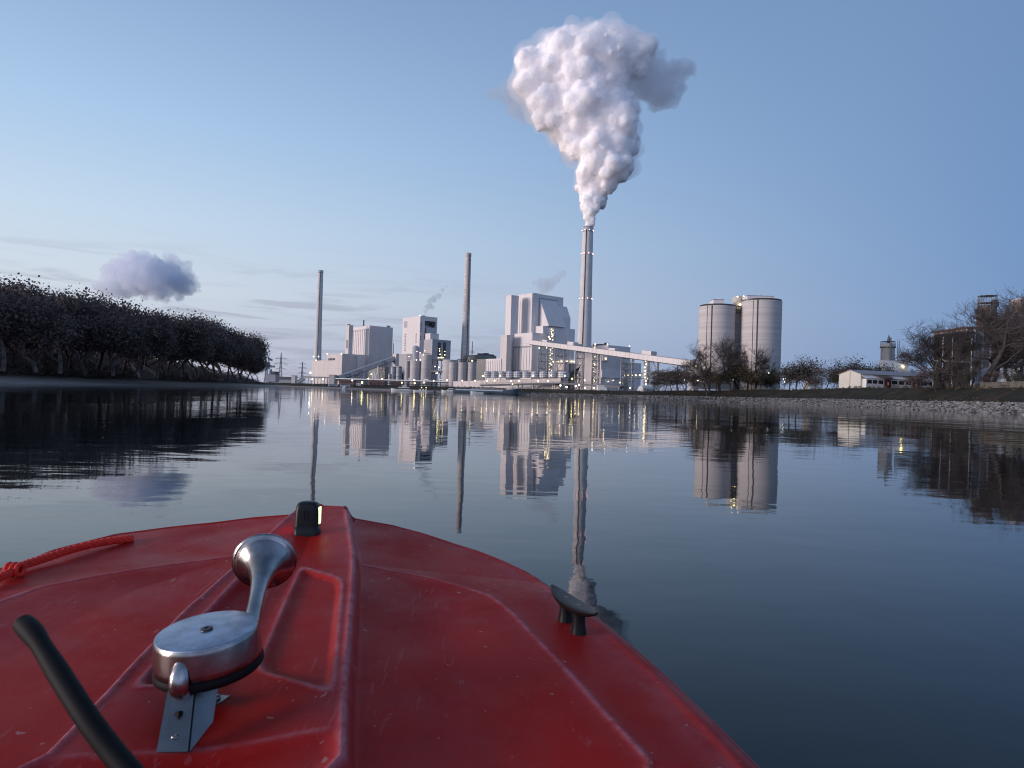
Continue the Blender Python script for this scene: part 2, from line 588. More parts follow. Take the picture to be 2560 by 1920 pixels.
# stones of the bank protection along the right shore: uncountable, one object
def riprap():
    r = np.random.RandomState(3)
    bm = bmesh.new()
    bmesh.ops.create_icosphere(bm, subdivisions=1, radius=1)
    base = np.array([v.co[:] for v in bm.verts])
    faces = [[v.index for v in f.verts] for f in bm.faces]
    bm.free()
    mb_v, mb_f = [], []
    cnt = 0
    idx = [i for i in range(len(RP)) if RP[i, 1] > 95 and RP[i, 0] > -25]
    for i in idx:
        near = RP[i, 1] < 420
        per = 84 if near else 36
        pr = prof_right(RP[i, 2])
        so = [p[0] for p in pr]; sz = [p[1] for p in pr]
        t = RP[min(i + 1, len(RP) - 1), :2] - RP[i, :2]
        for k in range(per):
            o = r.uniform(-.3, 9.6)
            q = RP[i, :2] + t * r.rand() + RN[i] * o
            z = np.interp(o, so, sz)
            s = r.uniform(.17, .42) * (1.0 if r.rand() > .10 else 1.6)
            sc_ = s * np.array([r.uniform(.7, 1.3), r.uniform(.7, 1.3), r.uniform(.55, .95)])
            R = np.linalg.qr(r.randn(3, 3))[0]
            v = (base * (1 + r.uniform(-.22, .22, (len(base), 1)))) @ R * sc_ + np.array([q[0], q[1], z + .1])
            oo = cnt * len(base)
            mb_v.append(v)
            mb_f.extend([[a + oo for a in f] for f in faces])
            cnt += 1
    mb = MB()
    mb.v = [tuple(p) for p in np.concatenate(mb_v)]
    mb.f = mb_f
    mb.s = [False] * len(mb_f)
    mb.m = [0] * len(mb_f)
    st = mk('quarry_stone', (.34, .325, .31), .95, 0, .55, col2=(.085, .08, .075), detail=3)
    return tag(mb.build('riprap_stones', st), 'pale broken stones packed along the right waterline', 'riprap', kind='stuff')
riprap()

def zground(x, y):
    """Ground height on the right and far bank, from the nearest shoreline station."""
    d = (RP[:, 0] - x) ** 2 + (RP[:, 1] - y) ** 2
    i = int(np.argmin(d))
    o = float((np.array((x, y)) - RP[i, :2]) @ RN[i])
    pr = prof_right(RP[i, 2])
    return float(np.interp(o, [p[0] for p in pr], [p[1] for p in pr]))
def zleft(x, y):
    d = (LP[:, 0] - x) ** 2 + (LP[:, 1] - y) ** 2
    i = int(np.argmin(d))
    o = float((np.array((x, y)) - LP[i, :2]) @ LN[i])
    h = LP[i, 2]
    return float(np.interp(o, [-8, 0, 5, 11, 15, 20, 26, 34], [-1.6, -.04, .55, 1.0, 1.7, h * .75, h, h + .1]))

# ================================================================== the red boat in the foreground
def deck_pt(px, py, up=0.0, d0=0.5, sl=0.1):
    """Plan position on the deck plane (0.5 m under the eye, rising to the bow), raised by 'up'."""
    v = ray(px, py)
    t = -(d0 - up) / (v.z - sl * v.y)
    return np.array((v.x * t, v.y * t))
def deck_plane(y): return CH - 0.5 + 0.1 * y
def pl(pts, extra=()):
    a = [deck_pt(*p) for p in pts]
    a += [np.array(e, float) for e in extra]
    a = np.array(a)
    return a[np.argsort(a[:, 1])]
CURVES = {}
CURVES['RG'] = ([(800, 1279), (885, 1291), (1010, 1326), (1134, 1363), (1220, 1390), (1284, 1416), (1340, 1442), (1377, 1466), (1430, 1500), (1492, 1543), (1600, 1632), (1678, 1701), (1790, 1810), (1897, 1919)], [(.40, .3), (.47, -.1), (.55, -1.6)])
CURVES['LG'] = ([(800, 1279), (729, 1290), (600, 1305), (500, 1318), (380, 1331), (260, 1346), (100, 1388), (0, 1424)], [(-1.15, .97), (-1.204, .78), (-1.32, .3), (-1.39, -.1), (-1.47, -1.6)])
CURVES['RC'] = ([(893, 1392), (1060, 1440), (1160, 1466), (1226, 1489), (1280, 1530), (1354, 1608), (1480, 1745), (1620, 1897)], [(.05, .3), (.1, -1.6)])
CURVES['LC'] = ([(586, 1388), (470, 1404), (348, 1420), (200, 1446), (102, 1465), (0, 1502)], [(-.98, .78), (-1.02, .3), (-1.1, -1.6), (-.531, 1.475)])
CURVES['BR'] = ([(872, 1283), (884, 1340), (893, 1392), (895, 1440), (893, 1500), (887, 1600), (881, 1700), (877, 1800), (875, 1919)], [(-.30, .3), (-.30, -1.6)])
CURVES['BL'] = ([(733, 1287), (672, 1338), (586, 1424), (459, 1535), (350, 1648), (246, 1760), (94, 1918)], [(-.74, .3), (-.80, -1.6)])
def pl_up(pts, extra=(), ups=None):
    a = [deck_pt(p[0], p[1], (ups[i] if ups is not None else 0.0)) for i, p in enumerate(pts)]
    a = np.array(a + [np.array(e, float) for e in extra])
    return a[np.argsort(a[:, 1])]
def fit_curves():
    g_ = globals()
    for n in CURVES: g_[n] = pl_up(*CURVES[n])
    for it in range(8):
        nw = {}
        for n, c in CURVES.items():
            pts, extra = c if len(c) == 2 and isinstance(c[0], list) else (c, ())
            cur = [deck_pt(p[0], p[1], UPS.get((n, i), 0.0)) for i, p in enumerate(pts)]
            for i, q in enumerate(cur):
                z, _ = deck_height(np.array([q[0]]), np.array([q[1]]))
                UPS[(n, i)] = .5 * UPS.get((n, i), 0.0) + .5 * float(z[0] - deck_plane(q[1]))
            nw[n] = pl_up(pts, extra, [UPS[(n, i)] for i in range(len(pts))])
        g_.update(nw)
UPS = {}
PANR = [deck_pt(*p, .02) for p in [(757, 1420), (851, 1457), (824, 1738), (650, 1668)]]
PANL = [deck_pt(*p, .02) for p in [(606, 1447), (664, 1478), (560, 1690), (345, 1726)]]
def sd_poly(px, py, poly, rad=.012):
    """Signed distance to a convex polygon with rounded corners, positive inside."""
    c = np.mean(poly, axis=0)
    ins = None
    dd = []
    n = len(poly)
    for i in range(n):
        a, b = poly[i], poly[(i + 1) % n]
        e = b - a
        nn = np.array((-e[1], e[0])) / np.linalg.norm(e)
        if (c - a) @ nn < 0:
            nn = -nn
        dd.append((px - a[0]) * nn[0] + (py - a[1]) * nn[1])
    k = .008
    return -k * np.log(sum(np.exp(-np.clip(d, -.3, .3) / k) for d in dd))
def sst(x): 
    x = np.clip(x, 0, 1)
    return x * x * (3 - 2 * x)
def deck_height(X, Y):
    iv = lambda L, y: np.interp(y, L[:, 1], L[:, 0])
    xr, xl, cr, cl, br, bl = [iv(L, Y) for L in (RG, LG, RC, LC, BR, BL)]
    cr = np.maximum(np.where(Y > RC[-1, 1], br, cr), br + .002)
    cl = np.minimum(np.where(Y > LC[-1, 1], bl, cl), bl - .002)
    z = deck_plane(Y)
    wear_sheen = np.zeros_like(X)  # mask for scuffs and painted sheen along ridges, creases and panel lips
    g = lambda d, s: np.exp(-(d / s) ** 2)
    # raised centre band with chamfered edges, each carrying a small bead
    inb = np.minimum(br - X, X - bl)
    front = (1.80 - Y)
    inb = np.minimum(inb, front)
    z = z + .026 * sst((inb + .010) / .020) - .010 * sst((inb - .02) / .15)
    z = z + .0025 * g(inb - .010, .006)
    wear_sheen += 1.0 * g(inb - .009, .0055) + .14 * g(inb - .012, .03)
    # side decks fall outwards past the crease; the fields between crease and band dish slightly
    for c, s, edge in ((cr, 1, xr), (cl, -1, xl)):
        d = (X - c) * s
        z = z - .07 * np.where(d > 0, np.sqrt(d * d + .004 ** 2) - .004, 0)
        z = z + .0013 * g(d, .006)
        wear_sheen += .85 * g(d, .0045) + .14 * g(d, .025)
        e = (edge - X) * s
        z = z - .009 * sst(1 - e / .025) ** 1.5
        z = z + .002 * g(e - .030, .008)
        wear_sheen += .45 * g(e - .012, .008) + .25 * g(e - .05, .03) * (s > 0)
    fieldR = np.minimum(cr - X, X - br)
    fieldL = np.minimum(bl - X, X - cl)
    z = z - .006 * sst(np.maximum(fieldR, fieldL) / .22)
    # recessed panels on the band
    for P, dp in ((PANR, .006), (PANL, .013)):
        d = sd_poly(X, Y, P)
        z = z - dp * sst((d + .002) / .010) + .0011 * g(d + .005, .004)
        wear_sheen += .85 * g(d + .0045, .0032)
    # step across the band behind the horn foot
    d = (Y - (.755 + .25 * (X + .36)))
    z = z - .006 * sst(-d / .02) * sst((inb - .005) / .03)
    wear_sheen += .5 * g(d, .004) * sst((inb - .01) / .03)
    # small dents
    z = z + .0012 * np.sin(X * 23 + 1.3 * np.sin(Y * 17)) * np.sin(Y * 19 + 2)
    return z, np.clip(wear_sheen, 0, 1)
fit_curves()
def deck_mesh():
    ny, nx = 520, 460
    ymax = min(RG[-1, 1], LG[-1, 1])
    ys = np.concatenate([np.linspace(-1.6, .3, 20)[:-1], np.linspace(.3, ymax - .0005, ny)])
    u = np.linspace(0, 1, nx)
    xr = np.interp(ys, RG[:, 1], RG[:, 0])
    xl = np.interp(ys, LG[:, 1], LG[:, 0])
    X = xl[:, None] + (xr - xl)[:, None] * u[None]
    Y = np.repeat(ys[:, None], nx, 1)
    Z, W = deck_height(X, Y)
    vs = np.stack([X, Y, Z], -1).reshape(-1, 3)
    r, c = len(ys), nx
    I = np.arange(r * c).reshape(r, c)
    fs = np.stack([I[:-1, :-1], I[:-1, 1:], I[1:, 1:], I[1:, :-1]], -1).reshape(-1, 4)
    me = bpy.data.meshes.new('deck')
    me.from_pydata(vs.tolist(), [], fs.tolist())
    me.polygons.foreach_set('use_smooth', [True] * len(me.polygons))
    at_ = me.attributes.new('wear_sheen', 'FLOAT', 'POINT')
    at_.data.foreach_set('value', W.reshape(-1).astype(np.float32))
    rim = [tuple(vs[I[i, 0]]) for i in range(r)] + [tuple(vs[I[r - 1, j]]) for j in range(1, c, 6)] + [tuple(vs[I[i, c - 1]]) for i in range(r - 1, -1, -1)]
    return me, rim
def gelcoat(name):
    m = bpy.data.materials.new(name)
    m.use_nodes = True
    t = m.node_tree
    b = t.nodes['Principled BSDF']
    g = t.nodes.new('ShaderNodeNewGeometry')
    def noise_(s, d=5, r=.6, st=None):
        n_ = t.nodes.new('ShaderNodeTexNoise')
        n_.inputs['Scale'].default_value = s; n_.inputs['Detail'].default_value = d; n_.inputs['Roughness'].default_value = r
        src = g.outputs['Position']
        if st:
            mp_ = t.nodes.new('ShaderNodeMapping'); mp_.inputs['Scale'].default_value = st
            t.links.new(src, mp_.inputs[0]); src = mp_.outputs[0]
        t.links.new(src, n_.inputs['Vector'])
        return n_.outputs[0]
    def mr(v, a, c, lo=0., hi=1.):
        n_ = t.nodes.new('ShaderNodeMapRange'); n_.interpolation_type = 'SMOOTHSTEP'
        t.links.new(v, n_.inputs[0])
        for i, x in enumerate((a, c, lo, hi)): n_.inputs[i + 1].default_value = x
        return n_.outputs[0]
    def mth(op, a, c):
        n_ = t.nodes.new('ShaderNodeMath'); n_.operation = op
        for i, v in enumerate((a, c)):
            if isinstance(v, (int, float)): n_.inputs[i].default_value = v
            else: t.links.new(v, n_.inputs[i])
        return n_.outputs[0]
    def mix_(f, a, c):
        n_ = t.nodes.new('ShaderNodeMix'); n_.data_type = 'RGBA'
        t.links.new(f, n_.inputs[0])
        for i, v in ((6, a), (7, c)):
            if isinstance(v, tuple): n_.inputs[i].default_value = (*v, 1)
            else: t.links.new(v, n_.inputs[i])
        return n_.outputs[2]
    base = mix_(mr(noise_(2.2, 6), .35, .65), (.285, .008, .006), (.36, .014, .011))
    chalk = mr(noise_(5.5, 8, .7), .48, .72, 0, .30)
    base = mix_(chalk, base, (.32, .045, .055))
    scr = mr(noise_(30, 5, .7, (1, .35, 1)), .62, .72, 0, .7)
    base = mix_(mth('MULTIPLY', scr, mr(noise_(2.5, 3), .46, .60)), base, (.36, .10, .11))
    def scratch(rot, sc_, st, lo, hi):
        mp_ = t.nodes.new('ShaderNodeMapping'); mp_.inputs['Rotation'].default_value = (0, 0, rot); mp_.inputs['Scale'].default_value = st
        t.links.new(g.outputs['Position'], mp_.inputs[0])
        n_ = t.nodes.new('ShaderNodeTexNoise'); n_.inputs['Scale'].default_value = sc_; n_.inputs['Detail'].default_value = 3; n_.inputs['Roughness'].default_value = .45
        t.links.new(mp_.outputs[0], n_.inputs['Vector'])
        return mr(n_.outputs[0], lo, hi, 0, .20)
    hair = mth('ADD', scratch(.5, 95, (1, .035, 1), .655, .69), scratch(-.9, 110, (1, .045, 1), .655, .69))
    hair = mth('ADD', hair, scratch(1.5, 130, (1, .06, 1), .655, .69))
    base = mix_(mth('MULTIPLY', hair, mr(noise_(3.2, 3), .50, .62, .0, .9)), base, (.42, .17, .18))
    grime = mr(noise_(16, 8, .75), .54, .74, 0, .55)
    base = mix_(mth('MULTIPLY', grime, mr(noise_(1.9, 3), .42, .62)), base, (.12, .012, .014))
    spk = mr(noise_(60, 2, .5), .72, .75, 0, .6)
    base = mix_(spk, base, (.40, .22, .22))
    at_ = t.nodes.new('ShaderNodeAttribute'); at_.attribute_name = 'wear_sheen'
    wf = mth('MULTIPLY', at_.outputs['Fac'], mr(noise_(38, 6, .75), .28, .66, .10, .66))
    base = mix_(wf, base, (.50, .22, .26))  # pale pink: edge gloss put into the base colour, along with real scuffs
    t.links.new(base, b.inputs['Base Color'])
    t.links.new(mr(noise_(7, 6, .7), .35, .7, .42, .60), b.inputs['Roughness'])
    b.inputs['Specular IOR Level'].default_value = .10
    bp = t.nodes.new('ShaderNodeBump'); bp.inputs['Distance'].default_value = .0006; bp.inputs['Strength'].default_value = .6
    t.links.new(noise_(190, 4, .65), bp.inputs['Height']); t.links.new(bp.outputs[0], b.inputs['Normal'])
    return m
GEL = gelcoat('red_gelcoat')
HULLRED = mk('red_hull_gelcoat', (.26, .010, .014), .35, .15, 6)
METAL = mk('scuffed_chrome', (.42, .41, .42), .24, .45, 22, metal=1.0, bump=.0004, bscale=60)
BRUSHED = mk('brushed_lid', (.42, .47, .57), .38, .35, 40, metal=1.0, bump=.0003, bscale=90)
BRACKETM = mk('bracket_steel', (.24, .245, .255), .32, .3, 20, metal=1.0)
BLACKRUB = mk('black_rubber', (.006, .006, .007), .65, .2, 30, spec=.2)
BLACKPLA = mk('black_plastic', (.009, .010, .012), .42, .2, 25, spec=.3)

boat = thing('red_boat', 'red fibreglass boat bow with scuffed deck, chrome horn and navigation light in the foreground', 'boat', (0, 0, 0))
me, rim = deck_mesh()
deck = bpy.data.objects.new('deck', me)
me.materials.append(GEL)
COL.objects.link(deck)
deck.parent = boat
def hull_mesh(rim):
    mb = MB()
    P = np.array(rim)
    keep = [0]
    for i in range(1, len(P)):
        if np.linalg.norm(P[i] - P[keep[-1]]) > .018:
            keep.append(i)
    P = P[keep]
    t = np.gradient(P[:, :2], axis=0)
    t /= np.linalg.norm(t, axis=1)[:, None]
    n = np.stack([-t[:, 1], t[:, 0]], 1)          # outwards: the rim runs left side -> bow -> right side
    k = 7
    n = np.stack([np.convolve(np.pad(n[:, i], k // 2, mode='edge'), np.ones(k) / k, 'valid') for i in range(2)], 1)
    n /= np.linalg.norm(n, axis=1)[:, None]
    rows = []
    for off, dz in ((0, 0), (.006, -.004), (.012, -.012), (.013, -.026), (.004, -.034), (.0, -.06), (-.04, -.30), (-.12, -.55), (-.25, -.95)):
        rows.append(np.column_stack([P[:, :2] + n * off, P[:, 2] + dz]))
    V = np.concatenate(rows)
    m_ = len(P)
    fs = [(r * m_ + i, r * m_ + i + 1, (r + 1) * m_ + i + 1, (r + 1) * m_ + i) for r in range(len(rows) - 1) for i in range(m_ - 1)]
    mb.add(V, [f[::-1] for f in fs], True)
    a = 0; 
    stern = [tuple(rows[r][0]) for r in range(len(rows))] + [tuple(rows[r][-1]) for r in range(len(rows) - 1, -1, -1)]
    mb.add(stern, [tuple(range(len(stern)))])
    return mb
hull_mesh(rim).build('hull', HULLRED, boat)

def dz(x, y):
    z, _ = deck_height(np.array([x]), np.array([y]))
    return float(z[0])

# ---- signal horn
hc = at(517, 1576, .85)                       # centre of the lid
HX, HY, HZ = hc
horn = thing('signal_horn', None, None, (HX, HY, 0))
horn.parent = boat
lid_r = .0595
tilt = Matrix.Rotation(math.radians(5), 4, 'X') @ Matrix.Rotation(math.radians(-4.5), 4, 'Y')
T = Matrix.Translation((0, 0, HZ)) @ tilt
b1 = MB().lathe([(.0605, -.038), (.0625, -.036), (.0625, -.029), (.0605, -.006), (.0598, -.0015), (.0585, .0)], 64)
b1.xform(T).build('housing', METAL, horn)
lid = MB().lathe([(.0002, .0012), (.010, .0012), (.057, .0012), (.0585, .0008), (.0590, -.0006)], 64)
lid.xform(T).build('lid', BRUSHED, horn)
scr = MB().lathe([(.0075, .0012), (.0072, .0030), (.003, .0032), (.0025, .0016), (.0002, .0016)], 20)
scr.xform(T).build('lid_screw', mk('dark_screw', (.07, .07, .075), .4, metal=1.0), horn)
rg = MB().lathe([(.054, -.050), (.0615, -.0485), (.0640, -.046), (.0640, -.041), (.0625, -.0375)], 64)
rg.xform(T).build('rubber_base', BLACKRUB, horn)
# trumpet: from the housing's back edge out and up to the bell
a0 = at(590, 1545, .885)
a1 = at(636, 1416, .985)
a2 = at(664, 1404, 1.055)
def local(p): return Vector((p[0] - HX, p[1] - HY, p[2]))
ax = (a2 - a0)
pts, rad = [], []
axis = Vector((.16, 1.0, .12)).normalized()
bell = local(at(661, 1405, 1.05))
rm = .0430
prof = [(0.0, .0112), (.04, .0104), (.075, .0104), (.100, .0116), (.120, .0140), (.135, .0175), (.147, .0220), (.156, .0275), (.163, .0335), (.1675, .0390), (.170, .0425)]
start = Vector((.040, .034, HZ - .014))
for s, r in prof:
    f = s / .170
    p = start.lerp(bell, f)
    pts.append(p); rad.append(r)
tr = MB().tube(pts, rad, 48, False)
lastd = (pts[-1] - pts[-2]).normalized()
# rolled rim and the inside of the bell
tr.tube([pts[-1], pts[-1] + lastd * .0016, pts[-1] + lastd * .0038, pts[-1] + lastd * .0030, pts[-1] - lastd * .004, pts[-1] - lastd * .02, pts[-1] - lastd * .05],
        [.0418, .0475, .0468, .0425, .0385, .022, .008], 48, True)
tr.build('trumpet', METAL, horn)
# fin-shaped lug on the front of the housing
lg = MB()
fa = -PI / 2 - .09
fl = []
for z, r, wd in ((-.006, .0610, .0010), (-.013, .0660, .0065), (-.022, .0705, .0105), (-.034, .0725, .0120), (-.046, .0715, .0110), (-.054, .068, .0085)):
    c = Vector((r * math.cos(fa), r * math.sin(fa), z)); tn = Vector((-math.sin(fa), math.cos(fa), 0)); rr = Vector((math.cos(fa), math.sin(fa), 0))
    for k in range(7):
        a = PI * k / 6
        fl.append(c + tn * wd * math.cos(a) + rr * (wd * 1.0 * math.sin(a)) - rr * .008)
lg.add(fl, [(i * 7 + k, i * 7 + k + 1, (i + 1) * 7 + k + 1, (i + 1) * 7 + k) for i in range(5) for k in range(6)], True)
lg.add(fl[-7:], [tuple(range(7))])
lg.xform(T).build('lug', METAL, horn)
# bent sheet bracket: two upright leaves, each with a foot
def dp3(px, py, up=0.0):
    p = deck_pt(px, py, up)
    return np.array((p[0], p[1], 0))
br = MB()
foot = deck_pt(470, 1885, .02)
def plate(quad, th, bulge=None):
    q = [Vector(p) for p in quad]
    n = (q[1] - q[0]).cross(q[3] - q[0]).normalized() * th
    vs = q + [p + n for p in q]
    br.add(vs, [(0, 1, 2, 3), (7, 6, 5, 4), (0, 4, 5, 1), (1, 5, 6, 2), (2, 6, 7, 3), (3, 7, 4, 0)])
zf = dz(foot[0], foot[1])
def bp3(px, py, Y): return local(at(px, py, Y))
bl_ = at(434, 1892, .765); br_ = at(506, 1890, .770)
tl_ = at(462, 1735, .845); trr = at(516, 1735, .850)
zt = HZ - .049
def L3(x, y, z): return Vector((x - HX, y - HY, z))
zd1 = dz(-.355, .752) + .001
p_bl = L3(-.376, .751, zd1); p_br = L3(-.343, .754, zd1)
p_tl = L3(-.389, .800, zt + .002); p_tr = L3(-.360, .803, zt + .002)
plate([p_bl, p_br, p_tr, p_tl], .0022)
zd2 = dz(-.372, .85) + .001
plate([p_br, L3(-.338, .800, zd2), L3(-.352, .850, zt + .002), p_tr], .0022)      # right cheek
plate([L3(-.412, .838, zd2 + .002), L3(-.346, .838, zd2 + .002), L3(-.341, .860, zd2 + .002), L3(-.408, .864, zd2 + .002)], .0022)
plate([L3(-.395, .848, zd2), L3(-.366, .848, zd2), L3(-.368, .840, zt + .002), L3(-.392, .840, zt + .002)], .002)
br.build('bracket', BRACKETM, horn)
for sx in (-.401, -.355):
    s_ = MB().lathe([(.0052, 0), (.0052, .0025), (.004, .0034), (.0002, .0034)], 16, (sx - HX, .851 - HY, zd2 + .0045))
    s_.build('screw', BRACKETM, horn)
s_ = MB().lathe([(.0052, 0), (.0052, .002), (.004, .003), (.0002, .003)], 16, (-.362 - HX, .764 - HY, zd1 + .011))
s_.build('screw', BRACKETM, horn)
cb = MB().tube([L3(-.375, .830, zt + .002), L3(-.366, .815, zt - .006), L3(-.362, .800, zt - .018), L3(-.363, .785, zt - .022), L3(-.366, .772, zt - .018)], .0028, 10)
cb.build('cable', BLACKRUB, horn)

# ---- bicolour navigation light on the bow
nb = at(762, 1358, 1.50)
nz_ = dz(nb.x, 1.515)
nav = thing('navigation_light', None, None, (nb.x, 1.515, nz_ - .003), .06)
nav.parent = boat
def rrect(hx, hy, r, n=6):
    o = []
    for cx, cy, a0_ in ((hx - r, hy - r, 0), (-hx + r, hy - r, 90), (-hx + r, -hy + r, 180), (hx - r, -hy + r, 270)):
        for k in range(n + 1):
            a = math.radians(a0_ + 90 * k / n)
            o.append((cx + r * math.cos(a), cy + r * math.sin(a)))
    return o
def loft(secs, mb):
    n = len(secs[0][0])
    vs = [(x, y, z) for poly, z in secs for x, y in poly]
    mb.add(vs, [(i * n + k, i * n + (k + 1) % n, (i + 1) * n + (k + 1) % n, (i + 1) * n + k) for i in range(len(secs) - 1) for k in range(n)], True)
    mb.add(vs[:n], [tuple(range(n))[::-1]])
    mb.add(vs[-n:], [tuple(range(n))])
    return mb
loft([(rrect(.0265, .019, .009), 0), (rrect(.0265, .019, .009), .020), (rrect(.0255, .018, .009), .0205), (rrect(.0255, .018, .009), .022)], MB()).build('light_base', BLACKPLA, nav)
loft([(rrect(.0260, .0185, .010), .022), (rrect(.0250, .018, .010), .055), (rrect(.0238, .0172, .010), .064), (rrect(.0205, .015, .010), .0715), (rrect(.014, .011, .009), .0745), (rrect(.004, .004, .0035), .0752)], MB()).build('light_housing', BLACKPLA, nav)
ov = MB()
n = 20
ring = [(.0036 * math.cos(2 * PI * k / n), -.0190, .046 + .0105 * math.sin(2 * PI * k / n)) for k in range(n)]
ring2 = [(x * .8, -.0172, .046 + (z - .046) * .8) for x, y, z in ring]
ov.add(ring + ring2, [(k, (k + 1) % n, (k + 1) % n + n, k + n) for k in range(n)] + [tuple(range(n, 2 * n))])
ov.build('slot', mk('slot_black', (.003, .003, .003), .4), nav)
st = MB()
st.box(.0242, .0268, -.006, .010, .026, .062)
st.build('green_lens', emit('green_white_led', (.80, 1.0, .42), 3.0), nav)
st = MB()
st.box(-.0263, -.0235, .000, .013, .022, .058)
st.build('red_lens', emit('red_led', (1.0, .02, .06), 7.0), nav)

# ---- black cleat on the right side deck
ca = deck_pt(1380, 1446, .046)
cbp = deck_pt(1491, 1538, .046)
cm = (ca + cbp) / 2
cdir = cbp - ca
clen = np.linalg.norm(cdir)
ang = math.atan2(cdir[1], cdir[0])
zc = dz(cm[0], cm[1])
cleat = thing('cleat', None, None, (cm[0], cm[1], zc), ang)
cleat.parent = boat
bar = MB()
nn = 26
secs = []
for i in range(nn + 1):
    s = -1 + 2 * i / nn
    wd = .0150 * max(1 - abs(s) ** 2.2, 0) ** .75 + .0024
    th = .0052 * max(1 - abs(s) ** 2.5, 0) + .0022
    up = .040 + .0075 * abs(s) ** 2.2
    secs.append((s * clen / 2, wd, th, up))
vs = []
K = 14
for x, wd, th, up in secs:
    for k in range(K):
        a = 2 * PI * k / K
        c_, s_ = math.cos(a), math.sin(a)
        zz = (th * .35 * s_) if s_ > 0 else th * 1.9 * s_
        yy = wd * (abs(c_) ** .6) * (1 if c_ > 0 else -1)
        vs.append((x, yy, up + zz))
bar.add(vs, [(i * K + k, (i + 1) * K + k, (i + 1) * K + (k + 1) % K, i * K + (k + 1) % K) for i in range(nn) for k in range(K)], True)
bar.add(vs[:K], [tuple(range(K))]); bar.add(vs[-K:], [tuple(range(K))[::-1]])
bar.build('horn_bar', BLACKPLA, cleat)
for s in (-.024, .024):
    zl = dz(cm[0] + math.cos(ang) * s, cm[1] + math.sin(ang) * s) - zc
    MB().lathe([(.0135, zl - .003), (.0125, zl + .004), (.0105, .018), (.0120, .034)], 20, (s, 0, 0)).build('leg', BLACKPLA, cleat)
    MB().lathe([(.0042, .0415), (.0042, .0428), (.0022, .0432), (.0002, .0424)], 14, (s * .95, 0, 0)).build('screw', BRACKETM, cleat)

# ---- red grab rope along the left gunwale (lies in a loop, so a thing of its own)
ROPE = mk('red_rope', (.80, .035, .018), .75, .30, 160)
rp_px = [(-60, 1462, .03), (0, 1441, .032), (36, 1424, .030), (60, 1410, .026), (120, 1390, .028), (180, 1371, .030), (235, 1358, .028), (285, 1350, .022), (330, 1346, .012)]
rpts = []
for x, y, up in rp_px:
    u_ = up
    for it in range(6):
        p = deck_pt(x, y, u_)
        u_ = .5 * u_ + .5 * (dz(p[0], p[1]) - deck_plane(p[1]) + up * .45)
    rpts.append((p[0], p[1], deck_plane(p[1]) + u_))
R_ = spline(rpts, .012)
rope_mb = MB()
for strand in range(3):
    pts = []
    L = 0
    for i in range(len(R_)):
        for sub in range(3):
            if i + 1 >= len(R_) and sub: break
            q = R_[i] * (1 - sub / 3) + R_[min(i + 1, len(R_) - 1)] * sub / 3
            a = L / .034 * 2 * PI + strand * 2 * PI / 3
            L += .004
            pts.append((q[0], q[1] + .0042 * math.cos(a), q[2] + .0042 * math.sin(a)))
    rope_mb.tube(pts, .0052, 8)
kn = R_[int(len(R_) * .27)]
for k in range(3):
    cpt = Vector(kn) + Vector((.010 * (k - 1), 0, .001))
    rope_mb.tube([cpt + Vector((0, .0105 * math.cos(a), .0105 * math.sin(a))) for a in np.linspace(0, 2 * PI, 15)], .0046, 8)
tag(rope_mb.build('rope', ROPE), 'bright red rope with a knot running along the left edge of the red boat', 'rope')

# ---- thick black rod rising from below the frame, close to the lens
rod_px = [(58, 1558, .50), (84, 1585, .492), (120, 1640, .48), (170, 1720, .465), (225, 1805, .45), (290, 1890, .44), (350, 1960, .43), (430, 2070, .425), (520, 2200, .42), (600, 2350, .42)]
rpts = [tuple(at(x, y, Y)) for x, y, Y in rod_px]
Rr = spline(rpts, .01)
rod = MB()
rr_ = [.0072 if i > 4 else (.0068, .0075, .0074, .0064, .0066)[i] for i in range(len(Rr))]
rod.tube([tuple(p) for p in Rr], rr_, 20)
tag(rod.build('rubber_rod', BLACKRUB), 'thick black rubber rod leaning over the deck left of the chrome horn', 'rod')

